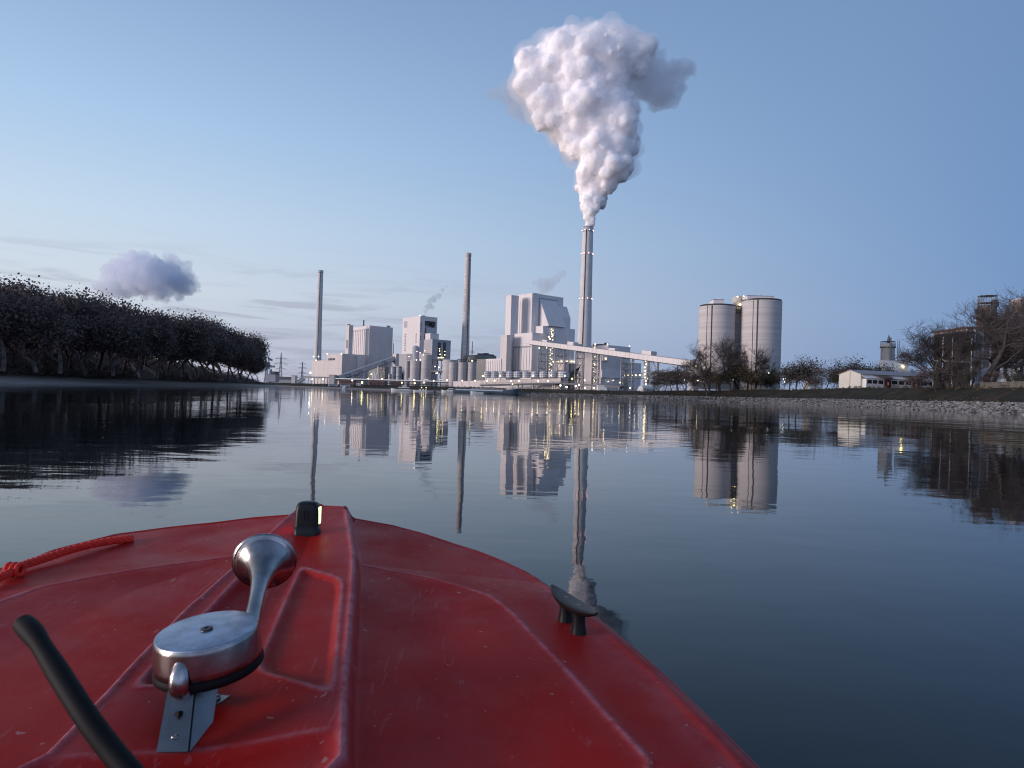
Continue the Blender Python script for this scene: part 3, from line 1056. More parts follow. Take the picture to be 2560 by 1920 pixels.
# ================================================================== the power station on the far bank
TH = math.radians(52)          # turn of the whole plant grid
class Bld:
    """Rectangular building given by its near corner, seen at pixel (xc, yc) Y metres ahead; local -x runs along the
    river-side face to the left, local +y along the other face to the right."""
    def __init__(s, name, label, cat, xc, yc, xl, xr, Y, zb=5.0, th=TH, group=None, parent=None, yl=None):
        c = at(xc, yc, Y)
        s.th, s.c, s.zb = th, c, zb
        s.H = c.z - zb
        m1 = ray(xl, yl or yc); m1 = m1.x / m1.y
        m2 = ray(xr, yc); m2 = m2.x / m2.y
        s.LA = (c.x - m1 * c.y) / (math.cos(th) + m1 * math.sin(th))
        s.LB = (m2 * c.y - c.x) / (math.sin(th) - m2 * math.cos(th))
        s.T = thing(name, label, cat, (c.x, c.y, zb), -th, group)
    def L(s, px, py):
        """Point of the left face under a pixel, as local (x, z)."""
        v = ray(px, py)
        n = Vector((-math.sin(s.th), -math.cos(s.th), 0))
        o = Vector((0, 0, CH))
        t = (Vector((s.c.x, s.c.y, 0)) - o).dot(n) / v.dot(n)
        p = o + v * t
        return ((p.x - s.c.x) * math.cos(s.th) - (p.y - s.c.y) * math.sin(s.th), p.z - s.zb)
    def R(s, px, py):
        v = ray(px, py)
        n = Vector((math.cos(s.th), -math.sin(s.th), 0))
        o = Vector((0, 0, CH))
        t = (Vector((s.c.x, s.c.y, 0)) - o).dot(n) / v.dot(n)
        p = o + v * t
        return ((p.x - s.c.x) * math.sin(s.th) + (p.y - s.c.y) * math.cos(s.th), p.z - s.zb)
    def walls(s, mat='clad', z0=0, name='wall', parapet=True, roof='roofgrey', H=None):
        H = H or s.H
        MB().box(-s.LA, 0, 0, s.LB, z0, H).build(name, M[mat], s.T)
        if roof:
            MB().box(-s.LA + .5, -.5, .5, s.LB - .5, H + .01, H + .35).build('roof', M[roof], s.T)
        if parapet:
            b = MB()
            e, t = .12, .7
            b.box(-s.LA - e, e, -e, .25, H - .15, H + t)
            b.box(-s.LA - e, e, s.LB - .25, s.LB + e, H - .15, H + t)
            b.box(-s.LA - e, -s.LA + .25, .25, s.LB - .25, H - .15, H + t)
            b.box(-.25, e, .25, s.LB - .25, H - .15, H + t)
            b.build('parapet', M['clad_grey' if mat == 'clad_dark' else mat], s.T)
    def ribsL(s, x0, x1, zb, zt, n, wid=.45, out=.35, mat='rib', name='rib_panel'):
        b = MB()
        for i in range(n):
            x = x0 + (x1 - x0) * (i + .5) / n
            b.box(x - wid / 2, x + wid / 2, -out, -.003, zb, zt)
        return b.build(name, M[mat], s.T)
    def seamsR(s, y0, y1, zb, zt, n, wid=.12, out=.10, mat='clad_grey', name='seam_panel'):
        b = MB()
        for i in range(n):
            y = y0 + (y1 - y0) * (i + .5) / n
            b.box(.003, out, y - wid / 2, y + wid / 2, zb, zt)
        return b.build(name, M[mat], s.T)
    def boxL(s, name, x0, x1, za, zb, out, mat, label=None):
        return MB().box(min(x0, x1), max(x0, x1), -out, -.004, min(za, zb), max(za, zb)).build(name, M[mat], s.T, label=label)
    def boxR(s, name, y0, y1, za, zb, out, mat, label=None):
        return MB().box(.004, out, min(y0, y1), max(y0, y1), min(za, zb), max(za, zb)).build(name, M[mat], s.T, label=label)

def bulb(parent, loc, r=.7, mat='lamp', name='lamp'):
    return MB().sphere((0, 0, 0), r * .68, 8, 5).build(name, M[mat], parent, loc)

# ---- three tall stacks
def stack(label, top, base, wt, wb, Y, mat, rings, ladder=None, zb=5.0, cap=True):
    pt, pb = at(*top, Y), at(*base, Y)
    rt, rb_ = wt / 2 * Y / FPX, wb / 2 * Y / FPX
    H = pt.z - zb
    cx = (pt.x + pb.x) / 2
    t = thing('chimney', label, 'chimney', (cx, Y, zb), 0)
    zl = pb.z - zb
    r_at = lambda z: np.interp(z, [0, zl, zl + (H - zl) * .35, H], [rb_ * 1.10, rb_, rb_ - (rb_ - rt) * .55, rt])
    prof = [(r_at(z), z) for z in np.linspace(0, H, 24)]
    MB().lathe(prof, 40).build('shaft', M[mat], t)
    if cap:
        MB().lathe([(rt + .02, H - 5.0), (rt + .35, H - 4.8), (rt + .35, H + .2), (rt - .5, H + .25), (rt - .6, H - 2)], 40).build('rim', M['steel_lt' if mat != 'brick' else 'concrete'], t)
    for z in rings:
        r = r_at(z)
        g = MB().lathe([(r + .01, z), (r + .9, z + .05), (r + .9, z + 1.1), (r + .8, z + 1.1), (r + .8, z + .25), (r + .01, z + .2)], 32)
        g.build('gallery', M['steel'], t)
    if ladder is not None:
        b = MB()
        a = math.radians(ladder)
        p0 = Vector((math.cos(a) * (r_at(2) + .35), math.sin(a) * (r_at(2) + .35), 2))
        zs = np.linspace(2, H - 3, 14)
        b.tube([(math.cos(a) * (r_at(z) + .3), math.sin(a) * (r_at(z) + .3), z) for z in zs], .42, 6)
        b.build('ladder_duct', M['dark'], t)
    return t, r_at, H
t, r_at, H = stack('left chimney, pale concrete, behind the low sign-bearing hall', z1(374, 168), z1(341, 1200), 12.6, 19.0, 1170, 'concrete_w', [], -80)
for a in (-140, -60):
    r = r_at(48)
    bulb(t, ((r + .8) * math.cos(math.radians(a)), (r + .8) * math.sin(math.radians(a)), 48), .9, 'lampw', 'warning_light')
t, r_at, H = stack('middle chimney with brown brick-patched face beside the three dark silos', z2(746, 58), z2(709, 1180), 14.2, 21.5, 1000, 'brick', [], -62)
t, r_at, H = stack('tallest-looking thick chimney on the right with red warning lights and white steam', z9(857, 1520), z3(1372, 870), 26.5, 35.6, 735, 'concrete_w', [], -112)
MB().lathe([(5.0, H - 3), (4.7, H + 1.2), (4.2, H + 1.2), (4.2, H - 2)], 32).build('flue', M['steel'], t)
for py, k in ((577, 5), (635, 5), (747, 5)):
    z = at(1464, py, 735).z - 5
    r = r_at(z)
    g = MB().lathe([(r + .01, z - 1.1), (r + .35, z - 1.05), (r + .35, z - .95), (r + .01, z - .9)], 32)
    g.build('gallery', M['steel'], t)
    for a in (-172, -126, -80, -34, 10):
        bulb(t, ((r + .6) * math.cos(math.radians(a)), (r + .6) * math.sin(math.radians(a)), z), .62, 'lampr', 'warning_light')

# ---- low hall with the letters, left end of the plant
g1 = Bld('turbine_hall', 'long low pale hall at the left end of the plant with dark GKM letters', 'hall', *z1(625, 1130), z1(280, 1205)[0], z1(930, 1150)[0], 1000)
xs, _ = g1.L(*z1(450, 1135))
_, zs = g1.L(*z1(450, 1205))
MB().box(xs, 0, 0, g1.LB, 0, g1.H).build('wall', M['clad_warm'], g1.T)
MB().box(-g1.LA, xs - .01, 0, g1.LB, 0, zs).build('low_wing', M['clad_warm'], g1.T)
MB().box(xs - .2, .2, -.2, g1.LB + .2, g1.H + .01, g1.H + .8).build('roof', M['clad_warm'], g1.T)
MB().box(-g1.LA - .2, xs - .25, -.2, g1.LB + .2, zs + .01, zs + .7).build('roof', M['clad_warm'], g1.T)
ya, _ = g1.R(*z1(795, 1150)); yb, _ = g1.R(*z1(880, 1150))
MB().box(.01, 3.0, ya, yb, 0, g1.H - 1.5).build('stair_bay', M['clad'], g1.T)
g1.seamsR(1, ya - 1, 3, g1.H - 2, 16)
g1.seamsR(yb + 1, g1.LB - 1, 3, g1.H - 2, 5)
b = MB()
for i in range(1, 9):
    b.box(-g1.LA * i / 9 - .1, -g1.LA * i / 9 + .1, -.05, -.003, 0, zs - .5)
for z in (zs * .33, zs * .66):
    b.box(-g1.LA, -.2, -.05, -.003, z - .1, z + .1)
b.build('panel_joints', M['clad_grey'], g1.T)
def letters(text, x0, x1, zc, mat, parent):
    cu = bpy.data.curves.new('t', 'FONT')
    cu.body = text
    cu.size = 1
    cu.extrude = .08
    cu.offset = .03
    o = bpy.data.objects.new('t', cu)
    COL.objects.link(o)
    bpy.context.view_layer.update()
    me_ = bpy.data.meshes.new_from_object(o.evaluated_get(bpy.context.evaluated_depsgraph_get()))
    bpy.data.objects.remove(o)
    co = np.array([v.co[:] for v in me_.vertices])
    mn, mx = co.min(0), co.max(0)
    s = (x1 - x0) / (mx[0] - mn[0])
    hgt = 3.4
    for v, c in zip(me_.vertices, co):
        v.co = (x0 + (c[0] - mn[0]) * s, -.30 + (-.25 if c[2] > 0 else .2), zc - hgt / 2 + (c[1] - mn[1]) / (mx[1] - mn[1]) * hgt)
    me_.materials.clear()
    me_.materials.append(mat)
    q = bpy.data.objects.new('sign_lettering', me_)
    COL.objects.link(q)
    q.parent = parent
    return q
xa, za = g1.L(*z1(466, 1190)); xb, zb_ = g1.L(*z1(540, 1188))
letters('GKM', xa, xb, (za + zb_) / 2, mk('sign_navy', (.03, .045, .10), .5), g1.T)
for q in (z1(330, 1200), z1(457, 1127), z1(622, 1127)):
    x, z = g1.L(*q)
    bulb(g1.T, (x, -.9, z), .9, 'lampw')

# ---- western boiler house behind it
g2 = Bld('boiler_house', 'tall boiler house with white ribbed front and blue-grey side behind the low hall', 'boiler house', *z1(940, 805), z1(745, 805)[0], z1(1210, 835)[0], 1045)
g2.walls('clad', roof=None)
g2.ribsL(-g2.LA + 1, -1.2, g2.H * .46, g2.H - 7.5, 9, 1.5, .8)
for i in range(9):
    x = -g2.LA + 1 + (g2.LA - 2.2) * (i + .5) / 9
    MB().box(x - 1.3, x + 1.3, -.25, -.004, g2.H - 7, g2.H - 4.2).build('louvre', M['louvre'], g2.T)
g2.seamsR(1, g2.LB - 1, 1, g2.H - 1, 22, .25, .12)
g2.boxR('roof_box', g2.LB * .72, g2.LB * .88, g2.H + .8, g2.H + 3.2, .5, 'clad_grey')
x, z = g2.L(*z1(833, 735))
MB().lathe([(1.0, g2.H - 1), (1.0, z), (.8, z + .1), (.8, z - 1)], 14, (x, 6, 0)).build('vent_stack', M['dark'], g2.T)
g2b = Bld('stair_tower', 'narrow stair tower at the left edge of the white ribbed boiler house', 'tower', *z1(705, 800), z1(668, 800)[0], z1(752, 800)[0], 1035)
g2b.walls('clad_warm', roof=None)
g2b.boxL('louvre', -g2b.LA * .75, -g2b.LA * .2, g2b.H * .62, g2b.H * .76, .12, 'louvre')
g2b.boxL('louvre', -g2b.LA * .75, -g2b.LA * .2, g2b.H * .34, g2b.H * .42, .12, 'louvre')
b = MB()
for i in range(4):
    b.box(-g2b.LA * (.15 + .22 * i), -g2b.LA * (.05 + .22 * i), 1, 2, g2b.H + .7, g2b.H + 2.2)
b.build('roof_vents', M['dark'], g2b.T)

# ---- olive shed before it
g3 = Bld('shed', 'squat olive-grey shed under the sloping conveyor', 'shed', *z1(1118, 1285), z1(930, 1290)[0], z1(1158, 1285)[0], 955)
g3.walls('clad_olive')
g3.boxL('roof_pipe', -g3.LA * .9, -1, g3.H + 2.2, g3.H + 3.2, .8, 'steel')

# ---- sloping coal conveyor with its head tower
def gallery(name, label, cat, p, q, wid, hgt, mat, roofmat='roofgrey', ribs=0):
    p, q = Vector(p), Vector(q)
    d = q - p
    L = d.length
    t = thing(name, label, cat, p, 0)
    t.rotation_euler = Matrix([d.normalized(), Vector((0, 0, 1)).cross(d).normalized(), d.cross(Vector((0, 0, 1)).cross(d)).normalized()]).transposed().to_euler()
    MB().box(0, L, -wid / 2, wid / 2, -hgt, -.3).build('gallery', M[mat], t)
    MB().box(-.2, L + .2, -wid / 2 - .15, wid / 2 + .15, -.29, 0).build('roof', M[roofmat], t)
    MB().box(0, L, -wid / 2 - .05, wid / 2 + .05, -hgt - .6, -hgt - .01).build('underside_beam', M['dark'], t)
    return t, L
def trestle(name, label, px, ptop, Y, wid, zb=5.0, n=5, mat='steel_lt', dep=None, group=None, r=.35):
    """Braced steel support tower below pixel (px, ptop)."""
    c = at(px, ptop, Y)
    H = c.z - zb
    t = thing(name, label, 'steel tower', (c.x, c.y, zb), -math.radians(20), group)
    d = dep or wid
    b = MB()
    cs = [(-wid / 2, -d / 2), (wid / 2, -d / 2), (wid / 2, d / 2), (-wid / 2, d / 2)]
    for x, y in cs:
        b.bar((x, y, 0), (x, y, H), r)
    b.build('post_frame', M[mat], t)
    b = MB()
    for i in range(n):
        za, zb2 = H * i / n, H * (i + 1) / n
        for k in range(4):
            (x, y), (u, v) = cs[k], cs[(k + 1) % 4]
            b.bar((x, y, zb2), (u, v, zb2), r * .6)
            b.bar((x, y, za), ((x + u) / 2, (y + v) / 2, zb2), r * .5)
            b.bar((u, v, za), ((x + u) / 2, (y + v) / 2, zb2), r * .5)
    b.build('bracing', M['steel'], t)
    return t, H
pa, pb = at(*z1(572, 1383), 860), at(*z1(1212, 1158), 930)
t, L = gallery('coal_conveyor', 'long sloping conveyor gallery rising rightwards before the low hall', 'conveyor', pa, pb, 6, 5.5, 'clad_warm')
b = MB()
for i in range(14):
    x = L * (i + .5) / 14
    b.box(x - .15, x + .15, -3.1, -3.005, -5.3, -.4)
b.box(0, L, -3.16, -3.005, -5.5, -5.2)
b.build('wall_seams', M['clad_grey'], t)
for k, (x, y, yy, lab) in enumerate(((812, 1320, 882, 'steel trestle under the middle of the sloping conveyor'), (1100, 1215, 915, 'steel trestle under the upper end of the sloping conveyor'), (680, 1362, 868, 'short steel trestle near the foot of the sloping conveyor'))):
    trestle('conveyor_trestle', lab, *z1(x, y), yy, 7, n=3, mat='steel', group='trestles of the sloping conveyor')
g4 = Bld('transfer_tower', 'grey transfer tower at the upper end of the sloping conveyor', 'tower', *z1(1246, 1130), z1(1208, 1130)[0], z1(1282, 1128)[0], 925)
g4.walls('clad_warm', roof=None)
g4.boxL('louvre', -g4.LA * .8, -g4.LA * .3, g4.H * .7, g4.H * .78, .1, 'louvre')
g5 = Bld('long_hall', 'low grey hall between the transfer tower and the concrete silos', 'hall', *z1(1560, 1122), z1(1284, 1128)[0], z1(1640, 1122)[0], 945)
g5.walls('clad_grey', roof=None)
x0, _ = g5.L(*z1(1300, 1150)); x1, _ = g5.L(*z1(1360, 1150))
for i in range(2):
    g5.boxL('gate', x0 + (x1 - x0) * i * .9, x0 + (x1 - x0) * (i * .9 + .55), 0, g5.H * .42, .15, 'dark')

# ---- windowed tower with the recessed duct
g6 = Bld('boiler_tower', 'square grey tower with window rows and a recessed duct, thin smoke on its roof', 'boiler house', *z1(1525, 695), z1(1325, 708)[0], z1(1722, 725)[0], 965)
rec0, rtop = g6.R(*z1(1578, 745)); rec1, _ = g6.R(*z1(1702, 765)); _, rbot = g6.R(*z1(1640, 975))
b = MB()
D = 9.0
b.box(-g6.LA, -D, 0, g6.LB, 0, g6.H)
b.box(-D + .01, 0, 0, rec0, 0, g6.H)
b.box(-D + .01, 0, rec1, g6.LB, 0, g6.H)
b.box(-D + .01, 0, rec0 + .01, rec1 - .01, rtop, g6.H - .01)
b.box(-D + .01, 0, rec0 + .01, rec1 - .01, 0, rbot)
b.build('wall', M['clad'], g6.T)
b = MB()
b.box(-D + .1, -.5, rec0 + .5, rec0 + (rec1 - rec0) * .34, rtop - 5, rtop - .6)
b.box(-D + .1, -.5, rec1 - (rec1 - rec0) * .30, rec1 - .5, rtop - 6, rtop - .6)
b.box(-D + .1, -1.0, rec0 + (rec1 - rec0) * .34, rec1 - (rec1 - rec0) * .3, rtop - 3, rtop - .6)
b.build('silencer', M['dark'], g6.T)
ym = (rec0 + rec1) / 2
b = MB()
n = 14
duct = [(-1.0 + 4.2 * math.sin(k / n * PI / 2) ** 1.0, rbot + (rtop - rbot) * .68 * math.cos(k / n * PI / 2)) for k in range(n + 1)]
vs, fs = [], []
for x, z in duct:
    vs += [(x, rec0 + (rec1 - rec0) * .12, z), (x, rec1 - (rec1 - rec0) * .06, z), (x - 5, rec1 - (rec1 - rec0) * .06, max(z - 4, rbot - 1)), (x - 5, rec0 + (rec1 - rec0) * .12, max(z - 4, rbot - 1))]
for i in range(n):
    for k in range(4):
        fs.append((i * 4 + k, i * 4 + (k + 1) % 4, i * 4 + 4 + (k + 1) % 4, i * 4 + 4 + k))
fs += [(3, 2, 1, 0), (n * 4, n * 4 + 1, n * 4 + 2, n * 4 + 3)]
b.add(vs, fs)
b.build('duct', M['steel_lt'], g6.T)
for col, rows in ((0, [905, 930, 960, 985, 1010, 1035, 1062, 1086]), (1, [898, 921, 946, 971, 993, 1040, 1062])):
    for yy in rows:
        xx = 1352 - (yy - 905) * .03 if col == 0 else 1477 - (yy - 905) * .03
        x, z = g6.L(*z1(xx, yy))
        hw = 2.2 if col == 0 else 1.6
        g6.boxL('window', x - hw, x + hw, z - .9, z + .9, .08, 'louvre')
x, z = g6.L(*z1(1355, 790))
g6.boxL('wall_louvre', x - 5, x + 5, z - 4.5, z + 5, .1, 'clad_grey')
for yy in (770, 792, 815, 838, 865, 930, 960):
    y, z = g6.R(*z1(1535 - (yy - 770) * .03, yy))
    g6.boxR('window', y - .8, y + .8, z - 1, z + 1, .08, 'glassdk')
b = MB()
b.box(-g6.LA - .1, .1, -.1, .3, g6.H + .01, g6.H + .9)
b.box(-.3, .1, .31, g6.LB, g6.H + .01, g6.H + .9)
b.build('parapet', M['clad'], g6.T)
MB().lathe([(2.0, g6.H), (2.0, g6.H + 2.6), (1.7, g6.H + 2.6), (1.7, g6.H)], 16, (-8, 10, 0)).build('roof_vent', M['steel'], g6.T)
x, z = g6.L(*z1(1522, 690))
bulb(g6.T, (-.5, -.5, g6.H + 1.4), .7, 'lampw')
g7 = Bld('duct_house', 'pale box-shaped annexe standing before the recessed duct of the windowed tower', 'annexe', *z1(1640, 895), z1(1583, 900)[0], z1(1738, 905)[0], 935)
g7.walls('clad', roof=None)
g8 = Bld('filter_house', 'blue-grey house on open steelwork with lit window strips beside the windowed tower', 'hall', *z2(355, 1000), z2(262, 1010)[0], z2(556, 1022)[0], 900)
_, zlo = g8.R(*z2(440, 1222))
g8.walls('clad_grey', z0=zlo)
b = MB()
for x, y in [(-.6, .6), (-.6, g8.LB * .33), (-.6, g8.LB * .66), (-.6, g8.LB - .6), (-g8.LA + .6, .6), (-g8.LA + .6, g8.LB - .6)]:
    b.bar((x, y, 0), (x, y, zlo), .6)
for i in range(3):
    y0, y1 = [.6, g8.LB * .33, g8.LB * .66, g8.LB - .6][i:i + 2]
    b.bar((-.6, y0, 1), (-.6, y1, zlo), .3); b.bar((-.6, y1, 1), (-.6, y0, zlo), .3); b.bar((-.6, y0, zlo * .5), (-.6, y1, zlo * .5), .35)
b.build('steel_legs', M['dark'], g8.T)
for cx in (430, 487):
    y, zt_ = g8.R(*z2(cx, 1030)); _, zb2 = g8.R(*z2(cx, 1190))
    g8.boxR('window_strip', y - 2.4, y + 2.4, zb2, zt_, .1, 'glassdk')
    for yy in (1100, 1125, 1160) if cx == 430 else (1130, 1168):
        y2, z2_ = g8.R(*z2(cx + rnd.uniform(-5, 5), yy))
        bulb(g8.T, (.6, y2, z2_), .75, 'lampy')
for cx in (420, 435, 450, 466):
    y2, z2_ = g8.R(*z2(cx, 1197))
    bulb(g8.T, (.8, y2, z2_), .7, 'lampy')
MB().box(-g8.LA, .2, 0, g8.LB * .9, zlo * .55, zlo * .62).build('platform', M['clad_warm'], g8.T)
for q in ((375, 1293), (400, 1365), (420, 1302), (388, 1368)):
    y2, z2_ = g8.R(*z2(*q))
    bulb(g8.T, (1.5, y2, z2_), .8, 'lamp')

# ---- concrete silos before the towers
def silo(label, xl, xr, ytop, Y, zb=5.0, group=None, mat='concrete_silo', seams=True, name='silo', cone=False):
    p, q = at(*xl, Y), at(*xr, Y)
    r = (q.x - p.x) / 2
    H = p.z - zb
    t = thing(name, label, 'silo', ((p.x + q.x) / 2, Y, zb), rnd.uniform(0, 6), group)
    MB().lathe([(r, 0), (r, H)], 40).build('shell', M[mat], t)
    MB().lathe([(r + .12, H - .5), (r + .12, H + .25), (r - .4, H + .3)] + ([(r * .2, H + r * .35), (.01, H + r * .4)] if cone else [(.01, H + .35)]), 40).build('roof', M['concrete'], t)
    return t, r, H
SG = 'concrete silos of the plant'
silo('shortest concrete silo of the left group, partly hidden by its neighbour', z2(55, 1235), z2(112, 1235), 0, 815, group=SG)
silo('second concrete silo of the left group, below the red lamp', z2(113, 1232), z2(226, 1232), 0, 800, group=SG)
t, r, H = silo('tallest concrete silo of the left group with roof machinery', z2(228, 1168), z2(349, 1168), 0, 800, group=SG)
b = MB()
for a in range(0, 360, 30):
    b.bar((r * .95 * math.cos(math.radians(a)), r * .95 * math.sin(math.radians(a)), H), (r * .95 * math.cos(math.radians(a)), r * .95 * math.sin(math.radians(a)), H + 1.6), .08)
b.lathe([(r * .95, H + 1.5), (r * .95, H + 1.65)], 24)
b.build('railing', M['steel'], t)
c = at(*z2(170, 1170), 800)
t2 = thing('filter_unit', 'small grey filter vessel with red lamp on the roof of the left silos', 'vessel', (c.x, 800, 5), 0)
zr = at(*z2(170, 1215), 800).z - 5
MB().lathe([(4.2, zr - 18), (4.2, zr + 14), (2, zr + 16), (.01, zr + 16.2)], 20).build('vessel', M['steel_lt'], t2)
MB().box(-10, -3, -3, 3, zr - 1, zr + 6).build('cabin', M['clad_warm'], t2)
for q, mt in (((100, 1185), 'lampr'), ((180, 1220), 'lampw'), ((222, 1222), 'lampw'), ((185, 1130), 'lampr'), ((220, 1143), 'lampr'), ((270, 1122), 'lampr'), ((256, 1163), 'lampw')):
    p = at(*z2(*q), 788)
    bulb(t2, (p.x - c.x, -12, p.z - 5), .8, mt)
t, r, H = silo('broad pale tank behind the three dark silos of the middle group', z2(468, 1222), z2(632, 1222), 0, 800, mat='concrete', name='storage_tank')
for i, (x0, x1, lab) in enumerate(((536, 630, 'left one of the three dark silos of the middle group'), (632, 734, 'middle one of the three dark silos of the middle group'), (736, 836, 'right one of the three dark silos of the middle group, lamp on its roof'))):
    t, r, H = silo(lab, z2(x0, 1252), z2(x1, 1252), 0, 762, group=SG)
    if i == 2:
        p = at(*z2(785, 1238), 755)
        bulb(t, (0, 0, H + 2.4), 1.1, 'lampy')
pa, pb = at(*z2(625, 1252), 762), at(*z2(838, 1252), 762)
t = thing('roof_truss', 'dark steel walkway truss with a white A-frame across the three dark silos', 'walkway', pa, 0)
b = MB()
Ld = pb.x - pa.x
for y in (-2, 2):
    b.bar((0, y, .6), (Ld, y, .6), .3); b.bar((0, y, 3.6), (Ld, y, 3.6), .25)
    for i in range(10):
        b.bar((Ld * i / 10, y, .6), (Ld * (i + 1) / 10, y, 3.6), .14); b.bar((Ld * i / 10, y, .6), (Ld * i / 10, y, 3.6), .14)
b.build('truss', M['dark'], t)
xa = at(*z2(735, 1240), 762).x - pa.x; xm = at(*z2(750, 1195), 762); xb = at(*z2(765, 1240), 762).x - pa.x
b = MB()
b.bar((xa, 0, 2), (xm.x - pa.x, 0, xm.z - pa.z), .22); b.bar((xb, 0, 2), (xm.x - pa.x, 0, xm.z - pa.z), .22)
b.build('a_frame', M['whitepaint'], t)
VG = 'grey vessels before the transfer tower'
for x0, x1, yt, Y, lab in ((1185, 1243, 1278, 850, 'left of the two tall grey vessels before the transfer tower'), (1246, 1314, 1275, 850, 'right of the two tall grey vessels before the transfer tower'), (1154, 1196, 1362, 835, 'low round vessel at the foot of the tall grey vessels')):
    t, r, H = silo(lab, z1(x0, yt), z1(x1, yt), 0, Y, mat='steel_lt', group=VG, name='vessel', cone=True)
    b = MB()
    for z in np.linspace(H * .25, H * .95, 4):
        b.lathe([(r + .02, z), (r + .25, z + .1), (r + .25, z + .4), (r + .02, z + .5)], 24)
    b.build('stiffening_hoops', M['steel'], t)

# ---- olive halls right of the middle chimney
g9 = Bld('machine_hall', 'long olive hall with dark roof plant right of the middle chimney foot', 'hall', *z2(870, 1170), z2(690, 1172)[0], z2(1052, 1192)[0], 935)
g9.walls('clad_olive')
b = MB()
for y0, y1, hh in ((.1, .35, 2.5), (.42, .62, 3.5), (.7, .95, 2.2)):
    b.box(-10, -3, g9.LB * y0, g9.LB * y1, g9.H + .4, g9.H + .4 + hh)
b.build('roof_units', M['clad_dark'], g9.T)
g10 = Bld('low_hall', 'plain olive hall between the dark silos and the ribbed annexe', 'hall', *z2(940, 1218), z2(836, 1212)[0], z2(985, 1218)[0], 840)
g10.walls('clad_olive', roof=None)

# ---- the big boiler house on the right (several joined volumes, one thing)
g11 = Bld('boiler_house', 'tallest white boiler house with a steep sloping blue flank and ribbed front', 'boiler house', *z3(690, 181), z3(510, 206)[0], z3(1100, 238)[0], 655)
BH = g11
BH.walls('clad', roof=None)
BH.ribsL(-BH.LA + 1, -2.5, BH.H * .35, BH.H - 6, 5, .35, .35, 'rib')
b = MB()
b.box(-6, -1, 3, 9, BH.H, BH.H + 1.2); b.box(-BH.LA + 1, -BH.LA + 4, 2, 5, BH.H, BH.H + 1)
b.build('roof_units', M['dark'], BH.T)
# sloping flank on the right face
y0, zt_ = BH.R(*z3(785, 245)); y1, _ = BH.R(*z3(1010, 275))
_, zb2 = BH.R(*z3(770, 612))
outw = 15.0
b = MB()
vs = [(.004, y0, zt_), (.004, y1, zt_), (outw, y0, zb2), (outw, y1, zb2), (.004, y0, zb2), (.004, y1, zb2)]
b.add(vs, [(0, 2, 3, 1), (0, 4, 2), (1, 3, 5), (2, 4, 5, 3)])
b.build('sloping_flank', M['clad'], BH.T)
b = MB()
b.box(.004, .5, y0 - .9, y1 + .9, zt_ + .1, zt_ + .8)
b.box(.004, .5, y0 - .9, y0 - .2, zb2, zt_)
b.build('flank_trim', M['clad_grey'], BH.T)
ya, za = BH.R(*z3(1040, 340)); yb, _ = BH.R(*z3(1098, 345))
b = MB()
yb2 = BH.LB + 5
b.add([(0.006, y1 + .3, za), (.006, yb2, za), (6, yb2, za - 12), (6, y1 + .3, za - 12), (.006, y1 + .3, zb2), (.006, yb2, zb2), (6, yb2, zb2), (6, y1 + .3, zb2)],
      [(0, 3, 2, 1), (3, 7, 6, 2), (0, 4, 7, 3), (1, 2, 6, 5), (4, 5, 6, 7)])
b.build('side_box', M['clad'], BH.T)
BH.boxR('slot_window', y1 + .05, y1 + .28, zb2 + 10, za, 3.0, 'dark')
g12 = Bld('stair_tower', 'slim white stair tower at the left corner of the tallest boiler house', 'tower', *z3(415, 206), z3(345, 212)[0], z3(512, 212)[0], 652)
g12.walls('clad', roof=None)
g13 = Bld('bunker_house', 'white lower block with ribbed front before the tallest boiler house', 'hall', *z3(690, 700), z3(355, 724)[0], z3(965, 712)[0], 632)
g13.walls('clad', roof=None)
_, zg = g13.L(*z3(520, 885)); _, zg2 = g13.L(*z3(520, 1190))
g13.boxL('shadow_gap', -g13.LA + .8, -1.0, zg - .8, zg + .9, .12, 'rib_dark')
g13.boxL('shadow_gap', -g13.LA + .8, -1.0, zg2 - .7, zg2 + .6, .12, 'rib_dark')
g13.ribsL(-g13.LA + .8, -1.0, zg2 + 1, zg - 1.2, 9, .25, .30, 'rib_dark', 'panel_seams')
_, zm = g13.L(*z3(520, 840))
g13.boxL('cornice_line', -g13.LA + .8, -.6, zm - .3, zm + .2, .15, 'clad_warm')
x, z = g13.L(*z3(375, 818))
g13.boxL('intake', x - 1.1, x + 1.1, z - 1.6, z + 1.6, .3, 'dark')
g14 = Bld('wing', 'narrow pale wing at the left of the white lower block', 'hall', *z3(356, 732), z3(272, 740)[0], z3(420, 735)[0], 640)
g14.walls('clad_warm', roof=None)
g15 = Bld('annexe', 'low annexe with dark vertical seams left of the narrow pale wing', 'annexe', *z3(278, 1044), z3(78, 1050)[0], z3(330, 1044)[0], 645)
g15.walls('clad', roof=None)
g15.ribsL(-g15.LA + .5, -.5, .5, g15.H - 1, 8, .22, .25, 'rib_dark', 'panel_seams')
g16 = Bld('mid_block', 'stepped blue-grey block to the right below the sloping flank', 'hall', *z3(832, 612), z3(672, 620)[0], z3(1252, 655)[0], 648)
g16.walls('clad', roof=None)
g16.seamsR(1, g16.LB - 1, g16.H * .3, g16.H - 1.5, 9, .12, .1)
for q in ((950, 1075), (1010, 1075), (1060, 1070), (1130, 1070), (1190, 1072), (1225, 1075)):
    y, z = g16.R(*z3(*q))
    bulb(g16.T, (1.6, y, z), .75, 'lamp')
g17 = Bld('pump_house', 'low pale block with bright lamps on its roof edge between the steel towers', 'hall', *z3(1112, 1090), z3(940, 1092)[0], z3(1170, 1090)[0], 628)
g17.walls('clad_warm', roof=None)
g17b = Bld('pump_house', 'small pale block with sloped hood left of the big absorber hall', 'hall', *z3(1200, 1110), z3(1165, 1112)[0], z3(1262, 1112)[0], 632)
